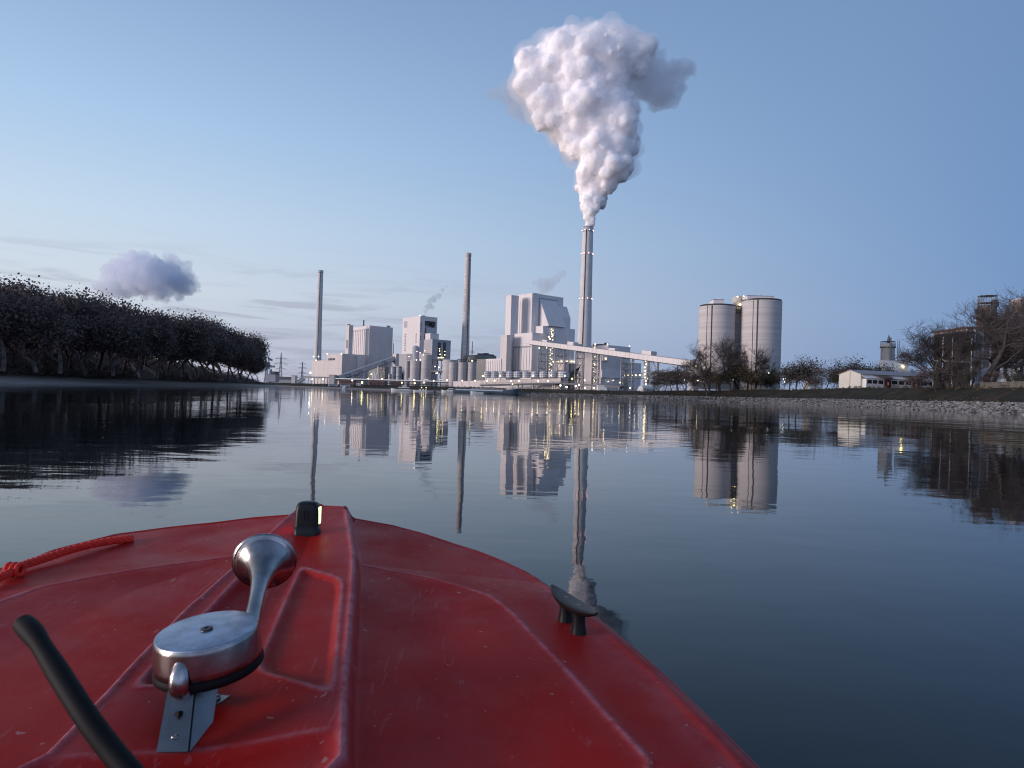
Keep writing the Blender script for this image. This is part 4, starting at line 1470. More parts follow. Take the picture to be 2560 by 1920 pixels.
g17b.walls('clad_grey', roof=None)
b = MB().xprism([(-6, 0), (0, 0), (0, 7)], -g17b.LA - .5, .5)
b.build('hood', M['dark'], g17b.T, (0, -.1, 4))

# ---- absorber halls below the thick chimney
g18 = Bld('absorber_hall', 'broad pale absorber hall under the thick chimney, its right part blue-grey', 'hall', *z3(1690, 866), z3(1270, 870)[0], z3(1980, 885)[0], 655)
g18.walls('clad', roof=None)
g18.boxL('roof_box', -g18.LA * .98, -g18.LA * .8, g18.H, g18.H + 3.0, -3 + 3.01, 'clad')
b = MB()
b.box(-g18.LA * .55, -g18.LA * .3, 3, 8, g18.H + .8, g18.H + 2.5); b.box(-g18.LA * .2, -g18.LA * .12, 3, 6, g18.H + .8, g18.H + 3.4)
b.build('roof_units', M['dark'], g18.T)
bulb(g18.T, (-.6, -.6, g18.H + 1.6), .8, 'lampw'); bulb(g18.T, (-.6, g18.LB - .6, g18.H + 1.6), .7, 'lampw')
g19 = Bld('front_hall', 'pale front block behind the lit stair tower, lower right face banded white over grey', 'hall', *z3(1600, 960), z3(1266, 950)[0], z3(1905, 1000)[0], 606)
g19.walls('clad_warm', roof=None)
_, za = g19.R(*z3(1700, 1188)); _, zb2 = g19.R(*z3(1700, 1288))
g19.boxR('white_band', .3, g19.LB - .3, zb2, za, 1.2, 'clad')
ya, za = g19.R(*z3(1605, 985)); yb, zb2 = g19.R(*z3(1675, 1068))
g19.boxR('loading_bay', ya, yb, zb2, za, 1.5, 'clad_warm')
y, z = g19.R(*z3(1635, 1035)); bulb(g19.T, (2.2, y, z), .8, 'lamp')
for q in ((1385, 1320), (1670, 1335), (1735, 1322)):
    y, z = g19.R(*z3(*q)) if q[0] > 1600 else (0, 0)
    if q[0] > 1600: bulb(g19.T, (1.8, y, z), .5, 'lampw')
    else:
        x, z = g19.L(*z3(*q)); bulb(g19.T, (x, -.8, z), .5, 'lampw')
g20 = Bld('side_hall', 'low blue-grey hall at the right end of the absorber halls', 'hall', *z3(1955, 1095), z3(1900, 1095)[0], z3(2122, 1100)[0], 640)
g20.walls('clad', roof=None)

# ---- the long white conveyor bridge from the boiler house to the big silos
KA, KB = at(*z3(690, 790), 626), at(*z4(862, 1010), 447)
t, L = gallery('conveyor_bridge', 'long white conveyor bridge sloping from the boiler house down to the twin silos', 'conveyor', KA, KB, 5.0, 4.0, 'clad')
def kpt(px, dz_=0):
    """Distance along the bridge and its height where it passes pixel column px."""
    best = min((abs(topx(KA.lerp(KB, s))[0] - px), s) for s in np.linspace(0, 1, 400))
    return best[1], KA.lerp(KB, best[1])
for px, wd, h_ in ((1367, 8, 1.6), (1432, 9, 2.6), (1536, 8, 1.6), (1622, 10, 2.8)):
    s, p = kpt(px)
    MB().box(s * L - wd / 2, s * L + wd / 2, -2.6, 2.6, .004, h_).build('transfer_cabin', M['clad'], t)
b = MB()
for i in range(40):
    b.box(L * i / 40 - .06, L * i / 40 + .06, 2.505, 2.56, -3.8, -.4); b.box(L * i / 40 - .06, L * i / 40 + .06, -2.56, -2.505, -3.8, -.4)
b.build('wall_seams', M['clad_grey'], t)
KG = 'steel trestles carrying the white conveyor bridge'
for px, wd, lab in ((z3(850, 0)[0], 8, 'steel trestle nearest the white lower block under the conveyor bridge'), (z3(1070, 0)[0], 8, 'steel trestle before the low pale block under the conveyor bridge'),
                    (z3(1318, 0)[0], 6, 'steel trestle standing on the absorber front block'), (z3(1532, 0)[0], 5, 'steel trestle beside the brightly lit stair tower of the absorber hall'), (z3(1950, 0)[0], 8, 'steel trestle right of the absorber halls against the sky'),
                    (z8(1132, 0)[0], 7, 'steel trestle just left of the bare bushes'), (z8(1600, 0)[0], 6, 'steel trestle half hidden by the bare bushes')):
    s, p = kpt(px)
    yb_ = topx(p - Vector((0, 0, 4.6)))
    trestle('bridge_trestle', lab, *yb_, p.y, wd, zb=max(4.0, zground(p.x, p.y) - 1) if px < 1600 else zground(p.x, p.y) - .2, n=6 if px < 1600 else 3, mat='steel_lt', group=KG, r=.3)
# ---- stair towers with a lamp on each landing
def stair_tower(label, px, ytop, ybot, wpx, Y, n, group='lit steel stair towers', both=True):
    c, d = at(px, ytop, Y), at(px, ybot, Y)
    w_ = wpx * Y / FPX
    H = c.z - d.z
    t = thing('stair_tower', label, 'stair tower', (d.x, Y, d.z), -math.radians(20), group)
    b = MB()
    for x in (-w_ / 2, w_ / 2):
        for y in (-w_ / 2, w_ / 2):
            b.bar((x, y, -2), (x, y, H), .22)
    b.build('post_frame', M['steel_lt'], t)
    b = MB()
    for i in range(n + 1):
        z = H * i / n
        b.box(-w_ / 2, w_ / 2, -w_ / 2, w_ / 2, z - .12, z + .12)
    b.build('landings', M['clad_warm'], t)
    b = MB()
    for i in range(n):
        z = H * i / n
        s = 1 if i % 2 else -1
        b.bar((-w_ / 2 * s, -w_ / 2 + .3, z), (w_ / 2 * s, -w_ / 2 + .3, z + H / n), .3)
        for zz in (.5, 1.1):
            b.bar((-w_ / 2, -w_ / 2 - .05, z + zz), (w_ / 2, -w_ / 2 - .05, z + zz), .07)
    b.build('flights', M['steel'], t)
    for i in range(n):
        z = H * (i + .62) / n
        bulb(t, (rnd.uniform(-.3, .1) * w_, -w_ / 2 - .4, z), .62, 'lamp')
        if both and i % 2 == 0:
            bulb(t, (.3 * w_, -w_ / 2 - .4, z - H / n * .35), .42, 'lamp')
    return t
stair_tower('upper lit stair tower on the stepped block below the sloping flank', z3(950, 0)[0], z3(0, 642)[1], z3(0, 800)[1], 12, 640, 5)
stair_tower('lit stair tower between the trestles left of the low pale block', z3(935, 0)[0], z3(0, 870)[1], z3(0, 1200)[1], 10, 622, 9)
stair_tower('brightest stair tower, before the pale front block under the chimney', z3(1497, 0)[0], z3(0, 868)[1], z3(0, 1345)[1], 9, 598, 9)
stair_tower('lit stair tower at the left edge of the bare bushes', z8(1010, 0)[0], z8(0, 255)[1], z8(0, 690)[1], 12, 520, 8)
for q, lab, Y in ((z3(780, 895), 'lamp hanging under the conveyor bridge near the white lower block', 622), (z3(815, 850), 'lamp on the walkway at the upper conveyor cabin', 622), (z3(865, 830), 'yellow lamp on the upper conveyor cabin', 619), (z3(880, 890), 'lamp hanging right of the first trestle', 620),
                  (z3(905, 750), 'lamp on the wall left of the upper lit stair tower', 628), (z3(1517, 848), 'lamp on top of the brightest stair tower', 596), (z8(1010, 235), 'large yellow lamp where the last stair tower meets the bridge', 512), (z8(1825, 362), 'yellow lamp in the corner of the silo foot house', 428)):
    p = at(*q, Y)
    t = thing('wall_lamp', lab, 'lamp', p, 0, 'lamps fixed to the conveyor and its towers')
    bulb(t, (0, 0, 0), .8 if 'large' not in lab else 1.0, 'lampy' if 'yellow' in lab else 'lamp', 'lamp_globe')
    MB().bar((0, 0, 0), (.2, 1.6, .6), .1).build('bracket', M['steel'], t)
# low lit gallery right of the absorber halls
pa, pb = at(*z3(1905, 1262), 600), at(*z8(1745, 500), 445)
t = thing('lit_walkway', 'level lit walkway gallery running behind the bare bushes to the silo foot', 'walkway', pa, 0)
d = pb - pa
b = MB()
perp = Vector((-d.y, d.x, 0)).normalized()
for s in (-1.5, 1.5):
    o = perp * s
    b.bar(o + Vector((0, 0, -2.4)), o + d + Vector((0, 0, -2.4)), .35); b.bar(o + Vector((0, 0, 1.6)), o + d + Vector((0, 0, 1.6)), .22)
    for i in range(26):
        p0 = o + d * (i / 26)
        b.bar(p0 + Vector((0, 0, -2.4)), p0 + Vector((0, 0, 1.6)), .12)
b.build('truss', M['steel'], t)
for i in range(14):
    bulb(t, d * ((i + .5) / 14) + perp * -1.8 + Vector((0, 0, .2)), .72 if i < 5 else .55, 'lamp')

# ---- row of ten caged round tanks on the quay wall
TW = [(95, 92), (190, 92), (290, 94), (391, 98), (495, 102), (606, 104), (722, 106), (838, 112), (958, 118), (1100, 150)]
xs_ = []
for i, (cx, wpx) in enumerate(TW):
    Y = 572 - i * 4
    top, bot = at(*z3(cx, 1207), Y), at(*z3(cx, 1286), Y)
    r = wpx / 5.267 / 2 * Y / FPX * 1.07
    H = top.z - bot.z
    t = thing('caged_tank', f'{ORD[i]} of the ten white caged tanks on the quay, counted from the left', 'tank', (bot.x, Y, bot.z), 0, 'white caged tanks on the quay')
    MB().lathe([(r * .95, .0), (r * .95, H - .4), (r * .5, H + .5), (.01, H + .6)], 28).build('shell', M['tankw'], t)
    b = MB()
    for k in range(14):
        a = 2 * PI * k / 14 + .1
        b.bar((r * math.cos(a), r * math.sin(a), 0), (r * math.cos(a), r * math.sin(a), H), .10)
    for z in (.3, H * .36, H * .68, H - .1):
        b.lathe([(r - .08, z - .1), (r + .1, z - .1), (r + .1, z + .12), (r - .08, z + .12)], 28)
    b.build('cage', M['steel'], t)

# ---- quay wall, ramp bridge, pipe gantry
pa, pb = at(*z2(583, 1456), 600), at(*z3(1062, 1290), 536)
t = thing('quay_wall', 'long pale concrete quay wall below the caged tanks', 'wall', pa, 0)
d = pb - pa
L = math.hypot(d.x, d.y)
t.rotation_euler = (0, 0, math.atan2(d.y, d.x))
za, zb2 = pa.z, pb.z
b = MB()
b.add([(0, 0, 4 - pa.z), (L, 0, 4 - pa.z), (L, 0, d.z), (0, 0, 0), (0, 10, 4 - pa.z), (L, 10, 4 - pa.z), (L, 10, d.z), (0, 10, 0)],
      [(0, 1, 2, 3), (5, 4, 7, 6), (3, 2, 6, 7), (1, 5, 6, 2), (4, 0, 3, 7)])
b.build('wall', M['clad_warm'], t)
b = MB()
for i in range(1, 12):
    b.box(L * i / 12 - .12, L * i / 12 + .12, -.06, -.004, 4 - pa.z, -.3 + d.z * i / 12)
b.build('joints', M['rib_dark'], t)
pa, pb, pc = at(*z2(870, 1490), 552), at(*z3(1060, 1348), 530), at(*z3(1840, 1398), 500)
t = thing('ramp_bridge', 'dark road bridge with pale posts along the quay, rising to the right', 'bridge', pa, 0)
b = MB()
for p, q in ((pa, pb), (pb, pc)):
    dd = (q - p); pr = Vector((-dd.y, dd.x, 0)).normalized()
    vs = [p - pr * 0 - pa, q - pa, q + pr * 7 - pa, p + pr * 7 - pa]
    vs += [v - Vector((0, 0, 1.3)) for v in vs]
    b.add(vs, [(0, 1, 2, 3), (7, 6, 5, 4), (0, 4, 5, 1), (1, 5, 6, 2), (2, 6, 7, 3), (3, 7, 4, 0)])
b.build('deck', M['clad_dark'], t)
b = MB()
for p, q in ((pa, pb), (pb, pc)):
    for z in (.55, 1.1):
        b.bar(p - pa + Vector((0, 0, z)), q - pa + Vector((0, 0, z)), .06)
    for i in range(24):
        o = p.lerp(q, i / 24) - pa
        b.bar(o, o + Vector((0, 0, 1.1)), .06)
b.build('railing', M['steel'], t)
for xx in (515, 568, 710, 765, 968, 995, 1500, 1900 - 1):
    s = np.interp(topx(pa)[0] * 0 + z3(xx, 0)[0], [topx(pa)[0], topx(pb)[0], topx(pc)[0]], [0, 1, 2])
    p = pa.lerp(pb, s) if s <= 1 else pb.lerp(pc, s - 1)
    MB().bar((0, 0, 0), (0, 0, -(p.z - 1.0)), .55, 8).build('pier', M['clad_warm'], t, p - pa + Vector((0, 2.5, -1.3)))

pa, pb = at(*z1(545, 1405), 700), at(*z2(525, 1433), 655)
t = thing('pipe_gantry', 'long dark pipe gantry with a white insulated pipe along the plant front', 'pipe bridge', pa, 0)
d = pb - pa
L = math.hypot(d.x, d.y)
t.rotation_euler = (0, 0, math.atan2(d.y, d.x))
b = MB()
for y in (0, 3):
    b.bar((0, y, -4.2), (L, y, -4.2 + 0), .3); b.bar((0, y, -1.4), (L, y, -1.4), .25)
    n = 44
    for i in range(n):
        b.bar((L * i / n, y, -4.2), (L * (i + .5) / n, y, -1.4), .14); b.bar((L * (i + .5) / n, y, -1.4), (L * (i + 1) / n, y, -4.2), .14)
b.build('truss', M['dark'], t)
b = MB()
xs_ = [at(*z1(x, 1400), 700).x - pa.x for x in (1042, 1062, 1085, 1105)]
pp = [(0, .5, -.6), (xs_[0], .5, -.6), (xs_[0], .5, 7), (xs_[1], .5, 7), (xs_[1], .5, -.6), (xs_[2], .5, -.6), (xs_[2], .5, 5), (xs_[3], .5, 6.5), (xs_[3], .5, 13)]
b.tube([pp[0], pp[1]], .55, 8); 
for i in range(1, 4): b.tube([pp[i], pp[i + 1]], .5, 8)
b.tube([pp[4], pp[5]], .55, 8)
for i in range(5, 8): b.tube([pp[i], pp[i + 1]], .5, 8)
b.tube([(xs_[2], .5, -.6), (L, .5, -.6)], .55, 8)
for f in (.66, .80, .93):
    b.tube([(L * f, .5, -.6), (L * f, .5, 1.0), (L * f + 4, .5, 1.0), (L * f + 4, .5, -.6)], .5, 8)
b.build('insulated_pipe', M['whitepaint'], t)
b = MB()
for i in range(12):
    for y in (0, 3):
        b.bar((L * (i + .3) / 12, y, -4.2), (L * (i + .3) / 12, y, -pa.z + 4), .35)
b.build('support_posts', M['steel'], t)

# ---- low buildings and small things along the plant shore
def shed(name, label, cat, pl_, pr_, ytop, Y, dep, mat, zb=None, roof='roofgrey', door=None, slope=.4, group=None):
    p, q = at(*pl_, Y), at(*pr_, Y)
    zb = zb if zb is not None else 4.6
    t = thing(name, label, cat, (p.x, Y, zb), 0, group)
    W, H = q.x - p.x, p.z - zb
    MB().box(0, W, 0, dep, 0, H).build('wall', M[mat], t)
    MB().box(-.3, W + .3, -.3, dep + .3, H + .005, H + slope).build('roof', M[roof], t)
    if door:
        for f0, f1 in door:
            MB().box(W * f0, W * f1, -.08, -.004, .1, H * .75).build('door', M['dark'], t)
    return t, W, H
shed('brick_shed', 'low red brick shed under the pipe gantry left of the white yacht', 'shed', z1(930, 1440), z1(1112, 1440), 0, 720, 12, 'redbrick', door=[(.1, .2), (.6, .7)])
shed('brick_shed', 'dark red shed under the gantry near the foot of the sloping conveyor', 'shed', z1(590, 1428), z1(760, 1428), 0, 730, 12, 'redbrick', door=[(.3, .4)])
shed('brick_shed', 'small brick shed right behind the white yacht', 'shed', z1(1190, 1450), z1(1290, 1450), 0, 700, 10, 'redbrick')
shed('loading_shed', 'pale box building at the foot of the sloping conveyor', 'shed', z1(470, 1370), z1(535, 1370), 0, 850, 14, 'clad_warm')
t, W, H = shed('conveyor_gallery', 'low level conveyor gallery with window row leading to the pale box building', 'conveyor', z1(170, 1388), z1(468, 1388), 0, 858, 6, 'clad_warm', zb=12)
b = MB()
for i in range(16):
    b.box(W * (i + .25) / 16, W * (i + .75) / 16, -.07, -.004, H * .55, H * .8)
b.build('window_row', M['glassdk'], t)
b = MB()
for i in range(8): b.bar((W * (i + .5) / 8, 3, 0), (W * (i + .5) / 8, 3, -8), .4)
b.build('support_posts', M['steel'], t)
pa, pb = at(*z1(92, 1440), 860), at(*z1(172, 1392), 862)
gallery('coal_conveyor', 'short sloping gallery at the left end of the level conveyor', 'conveyor', pa, pb, 5, 4, 'clad_warm')
shed('switch_house', 'small pale square house beside the short sloping gallery', 'shed', z1(40, 1378), z1(82, 1378), 0, 870, 10, 'clad')
shed('warehouse', 'long dark warehouse far left beyond the river bend', 'warehouse', z7(205, 500), z7(560, 505), 0, 1000, 20, 'clad_dark', roof='dark')
shed('warehouse', 'pale low warehouse right of the tree-covered point', 'warehouse', z7(235, 545), z7(560, 548), 0, 960, 20, 'clad_grey')
shed('kiosk', 'small lit kiosk on the plant shore with yellow lamp', 'kiosk', z7(1545, 605), z7(1600, 605), 0, 600, 4, 'whitepaint', zb=3.4, door=[(.1, .35), (.6, .85)])
for q, r_, lab, Y, mt in ((z7(1630, 590), 1.2, 'bright yellow lamp beside the lit kiosk', 598, 'lampy'),):
    p = at(*q, Y)
    t = thing('flood_lamp', lab, 'lamp', p, 0)
    bulb(t, (0, 0, 0), r_, mt, 'lamp_globe'); MB().bar((0, .3, 0), (0, .3, -p.z + 3), .12).build('pole', M['steel'], t)
shed('white_box', 'square white container on the plant bank left of the dome tent', 'container', z8(226, 665), z8(338, 668), 0, 470, 6, 'whitepaint', zb=4.6)
shed('white_box', 'lower white container joined to the square one on the plant bank', 'container', z8(340, 700), z8(370, 700), 0, 470, 6, 'tankw', zb=4.6)
# half-round tent shed
p, q = at(*z8(866, 745), 452), at(*z8(972, 745), 452)
r = (q.x - p.x) / 2
zt_ = at(*z8(915, 678), 452).z
zb2 = zground(p.x, 452) - .3
t = thing('dome_shed', 'white half-round tent shed at the left edge of the bare bushes', 'shed', ((p.x + q.x) / 2, 452, zb2), -.5)
H = zt_ - zb2
b = MB()
arc = [(r * math.cos(PI * k / 16), H * math.sin(PI * k / 16)) for k in range(17)]
vs = [(x, 0, z) for x, z in arc] + [(x, 26, z) for x, z in arc]
b.add(vs, [(k, k + 1, k + 18, k + 17) for k in range(16)], True)
b.add(vs[:17], [tuple(range(17))[::-1]]); b.add(vs[17:], [tuple(range(17))])
b.build('canvas', M['whitepaint'], t)
b = MB()
for y in range(3, 26, 4): b.box(r - .2, r + .05, y, y + 2, 1.0, 2.0)
b.build('side_windows', M['glassdk'], t)

# ---- lamp posts of the plant
def lamp_post(label, px, py, Y, r=.8, mat='lamp', zb=None, arm=True):
    p = at(px, py, Y)
    zb = zb if zb is not None else min(max(zground(p.x, p.y), 1.0), p.z - 2)
    t = thing('lamp_post', label, 'lamp post', (p.x, Y, zb), 0, 'lamp posts along the plant shore')
    MB().bar((0, .8, 0), (0, .8, p.z - zb + .5), .11, 6).build('pole', M['pole'], t)
    MB().bar((0, .8, p.z - zb + .5), (0, 0, p.z - zb + .6), .07, 6).build('arm', M['pole'], t)
    bulb(t, (0, 0, p.z - zb), r, mat, 'lamp_head')
    return t
LPS = [(z1(258, 1345), 930, 1.7, 'lampw', 'largest white lamp post left of the low hall'), (z1(278, 1420), 700, .9, 'lamp', 'lamp post under the level conveyor gallery, left'), (z1(402, 1418), 700, .9, 'lamp', 'lamp post under the level conveyor gallery, right'),
       (z1(740, 1433), 690, .9, 'lampw', 'white lamp post below the sloping conveyor foot'), (z1(652, 1418), 700, .6, 'lamp', 'faint lamp post near the gantry left end'), (z1(925, 1412), 690, .9, 'lampy', 'yellow lamp post at the left end of the brick shed'), (z1(1085, 1417), 690, .95, 'lampy', 'yellow lamp post above the brick shed'),
       (z1(960, 1362), 905, 1.0, 'lampw', 'lamp post before the olive shed'), (z2(155, 1440), 648, 1.0, 'lampy', 'yellow lamp post below the second silo'), (z2(160, 1476), 600, .9, 'lampy', 'yellow lamp post on the bank below the second silo'), (z2(262, 1468), 600, .8, 'lampy', 'yellow lamp post on the bank below the tallest left silo'),
       (z2(20, 1470), 600, .9, 'lampy', 'yellow lamp post just above the white yacht'), (z2(367, 1448), 645, .7, 'lamp', 'lamp post below the open steelwork'), (z2(512, 1443), 645, .9, 'lampy', 'yellow lamp post at the right end of the gantry'), (z2(680, 1448), 588, .7, 'lamp', 'lamp post before the middle dark silo'), (z2(820, 1448), 580, .7, 'lamp', 'lamp post before the right dark silo'),
       (z3(35, 1265), 560, .8, 'lamp', 'lamp post left of the first caged tank'), (z3(95, 1327), 535, .7, 'lamp', 'lamp post below the first caged tank'), (z3(192, 1327), 535, .7, 'lamp', 'lamp post below the second caged tank'), (z3(405, 1330), 530, .7, 'lamp', 'lamp post below the fourth caged tank'),
       (z3(516, 1330), 528, .75, 'lamp', 'lamp post below the fifth caged tank'), (z3(268, 1262), 550, .6, 'lamp', 'lamp post before the third caged tank'), (z3(700, 1260), 535, .8, 'lamp', 'lamp post before the seventh caged tank'), (z3(765, 1332), 525, .7, 'lamp', 'lamp post below the eighth caged tank'),
       (z3(895, 1332), 522, .7, 'lamp', 'lamp post below the ninth caged tank'), (z3(935, 1258), 525, .6, 'lamp', 'lamp post before the ninth caged tank'), (z3(1118, 1262), 522, .6, 'lamp', 'lamp post before the tenth, widest caged tank'), (z3(1190, 1270), 560, .8, 'lamp', 'lamp post among the dark hoppers right of the tanks, left'),
       (z3(1215, 1300), 555, .9, 'lampy', 'yellow lamp post among the dark hoppers right of the tanks'), (z3(1240, 1262), 560, .8, 'lamp', 'lamp post among the dark hoppers right of the tanks, right'), (z3(1060, 1388), 500, .9, 'lamp', 'leftmost lamp post under the ramp bridge'), (z3(1140, 1408), 498, .9, 'lamp', 'lowest lamp post under the ramp bridge'),
       (z3(1260, 1398), 498, .9, 'lamp', 'lamp post under the ramp bridge before the pale front block'), (z3(1306, 1382), 500, .8, 'lampy', 'yellow lamp post under the ramp bridge'), (z3(1380, 1420), 492, .7, 'lamp', 'lamp post by the low wall under the ramp bridge'), (z3(1500, 1420), 490, .7, 'lamp', 'lamp post at the foot of the brightest stair tower'),
       (z3(1845, 1350), 560, .8, 'lampy', 'yellow lamp post right of the pale front block'), (z3(1978, 1420), 470, .7, 'lampw', 'white lamp post right of the square container'), (z8(1625, 585), 440, .6, 'lamp', 'lamp post behind the bare bushes'), (z8(1850, 600), 425, .7, 'lamp', 'lamp post at the foot of the left twin silo'),
       (z4(1375, 1252), 408, .7, 'lampw', 'white lamp post between the big bare trees'), (z4(1822, 1172), 420, .8, 'lampw', 'lamp post right of the twin silos')]
for (px, py), Y, r, mt, lab in LPS:
    lamp_post(lab, px, py, Y, r, mt)
for i in range(9):
    px, py = z4(rnd.uniform(1750, 2030), rnd.uniform(1195, 1300))
    p = at(px, py, 470)
    t = thing('yard_lamp', 'small white yard lamp low in the bushes right of the twin silos', 'lamp', p, 0, 'yard lamps right of the silos')
    bulb(t, (0, 0, 0), .5, 'lampw', 'lamp_globe'); MB().bar((0, .4, .2), (0, .4, -p.z + 9), .07).build('pole', M['steel'], t)

# ---- dark hoppers right of the tanks
p = at(*z3(1215, 1290), 562)
t = thing('coal_hopper', 'dark steel coal hopper with slanting chutes right of the caged tanks', 'hopper', (p.x, 562, 4.8), 0)
b = MB()
b.add([(-4, -4, 14), (6, -4, 20), (6, 4, 20), (-4, 4, 14), (-1, -1, 7), (1, -1, 7), (1, 1, 7), (-1, 1, 7)], [(0, 1, 2, 3), (0, 4, 5, 1), (1, 5, 6, 2), (2, 6, 7, 3), (3, 7, 4, 0), (4, 7, 6, 5)])
b.build('funnel', M['dark'], t)
b = MB()
for x, y in ((-5, -4), (6, -4), (6, 4), (-5, 4)): b.bar((x, y, 0), (x, y, 15), .3)
b.bar((-5, -4, 2), (6, -4, 13), .2); b.bar((6, -4, 2), (-5, -4, 13), .2); b.bar((2, -3, 16), (9, -3, 11), .35)
b.build('steel_legs', M['steel'], t)

# ---- twin silos on the right bank
def big_silo(label, xl, xr, yt, Y, streaks):
    p, q = at(*z4(xl, yt), Y), at(*z4(xr, yt), Y)
    r = (q.x - p.x) / 2
    cx = (p.x + q.x) / 2
    zb = 8.0
    H = (p.z + q.z) / 2 - zb
    t = thing('grain_silo', label, 'silo', (cx, Y, zb), 0, 'big concrete silos on the right bank')
    MB().lathe([(r, 0), (r, H)], 72).build('shell', M['concrete_silo'], t)
    MB().lathe([(r + .06, H - .4), (r + .10, H + .2), (r - .5, H + .22), (.01, H + .5)], 72).build('roof', M['concrete'], t)
    b = MB()
    for a in range(0, 360, 10):
        x, y = (r - .3) * math.cos(math.radians(a)), (r - .3) * math.sin(math.radians(a))
        b.bar((x, y, H), (x, y, H + 1.3), .03)
    for z in (.7, 1.3): b.lathe([(r - .32, H + z - .025), (r - .28, H + z - .025), (r - .28, H + z + .025), (r - .32, H + z + .025)], 48)
    b.build('railing', M['steel_lt'], t)
    for x, wd in streaks:
        pp = at(*z4(x, 600), Y)
        a = math.acos(max(-1, min(1, (pp.x - cx + .36 * 0) / r)))
        MB().tube([((r + wd * .5) * math.cos(-a), (r + wd * .5) * math.sin(-a), 0), ((r + wd * .5) * math.cos(-a), (r + wd * .5) * math.sin(-a), H + .5)], wd, 6).build('downpipe', M['dark'], t)
    return t, r, H, cx, zb
t1, r1, H1, cx1, zb1 = big_silo('left twin silo, lower, with pale box house on its roof', 953, 1394, 348, 445, ((1000, .16), (1045, .32)))
t2, r2, H2, cx2, zb2 = big_silo('right twin silo, taller and broader, with long white house on its roof', 1486, 1972, 284, 438, ((1555, .16), (1597, .34)))
def house_on(parent, xl, xr, yt, Y, cx, zb, H, mat='clad', dep=9, name='roof_house', mast=None):
    p, q = at(*z4(xl, yt), Y), at(*z4(xr, yt), Y)
    MB().box(p.x - cx, q.x - cx, -dep / 2, dep / 2, H + .3, p.z - zb).build(name, M[mat], parent)
    MB().box(p.x - cx - .2, q.x - cx + .2, -dep / 2 - .2, dep / 2 + .2, p.z - zb + .005, p.z - zb + .35).build('house_roof', M['roofgrey'], parent)
    if mast:
        m_ = at(*z4(*mast), Y)
        MB().bar((m_.x - cx, 0, p.z - zb), (m_.x - cx, 0, m_.z - zb), .12).build('mast', M['steel'], parent)
        MB().box(m_.x - cx - .3, m_.x - cx + .3, -.3, .3, m_.z - zb - 1.2, m_.z - zb).build('antenna', M['whitepaint'], parent)
house_on(t1, 1100, 1233, 258, 445, cx1, zb1, H1, mast=(1197, 228))
house_on(t2, 1520, 1848, 210, 438, cx2, zb2, H2, mast=(1715, 160))
pl_, pr_ = at(*z4(1406, 210), 446), at(*z4(1515, 210), 446)
t = thing('lift_tower', 'brownish lift tower with lamps between the twin silos', 'tower', ((pl_.x + pr_.x) / 2, 448, 8), 0)
W = pr_.x - pl_.x
pz = at(*z4(1460, 212), 448).z - 8
MB().box(-W / 2, W / 2, -3, 6, 0, pz).build('shaft', M['concrete'], t)
b = MB()
for k in range(9):
    z = pz - 2 - k * .0 - k * 1.0
    b.box(W * .1, W * .3, -3.08, -3.004, z - .25, z + .25)
b.bar((W * .05, -3.2, pz - 14), (W * .05, -3.2, pz), .12); b.bar((W * .35, -3.2, pz - 14), (W * .35, -3.2, pz), .12)
b.build('ladder', M['dark'], t)
for q in ((1427, 210), (1506, 206)):
    p = at(*z4(*q), 444); bulb(t, (p.x - (pl_.x + pr_.x) / 2, -4.0, p.z - 8), .55, 'lamp')
p = at(*z4(1460, 308), 442); bulb(t, (p.x - (pl_.x + pr_.x) / 2 + .0, -5.5, p.z - 8), 1.0, 'lampy')
pa, pb = at(*z4(1236, 322), 444), at(*z4(1490, 330), 440)
t = thing('roof_walkway', 'dark steel walkway joining the roofs of the twin silos', 'walkway', pa, 0)
d = pb - pa
b = MB()
for y in (-1.2, 1.2):
    o = Vector((0, y, 0))
    for z in (-4.5, -2.5, 0): b.bar(o + Vector((0, 0, z)), o + d + Vector((0, 0, z)), .16)
    for i in range(12):
        b.bar(o + d * (i / 12) + Vector((0, 0, -4.5)), o + d * (i / 12), .09); b.bar(o + d * (i / 12) + Vector((0, 0, -4.5)), o + d * ((i + 1) / 12) + Vector((0, 0, -2.5)), .09)
b.build('truss', M['dark'], t)
# foot house where the conveyor ends
pl_, pr_ = at(*z4(850, 1012), 446), at(*z4(932, 1004), 446)
t = thing('foot_house', 'tall narrow white house at the foot of the left twin silo, end of the conveyor', 'tower', ((pl_.x + pr_.x) / 2, 446, 6), 0)
W = pr_.x - pl_.x
MB().box(-W / 2, W / 2, -2.5, 5, 0, pl_.z - 6).build('wall', M['clad'], t)
MB().box(-W / 2 - .2, W / 2 + .2, -2.7, 5.2, pl_.z - 6 + .005, pl_.z - 5.5).build('roof', M['clad_grey'], t)
b = MB(); b.bar((-W * .55, -3.2, 16), (W * .5, -3.2, 26), .45); b.build('chute', M['dark'], t)

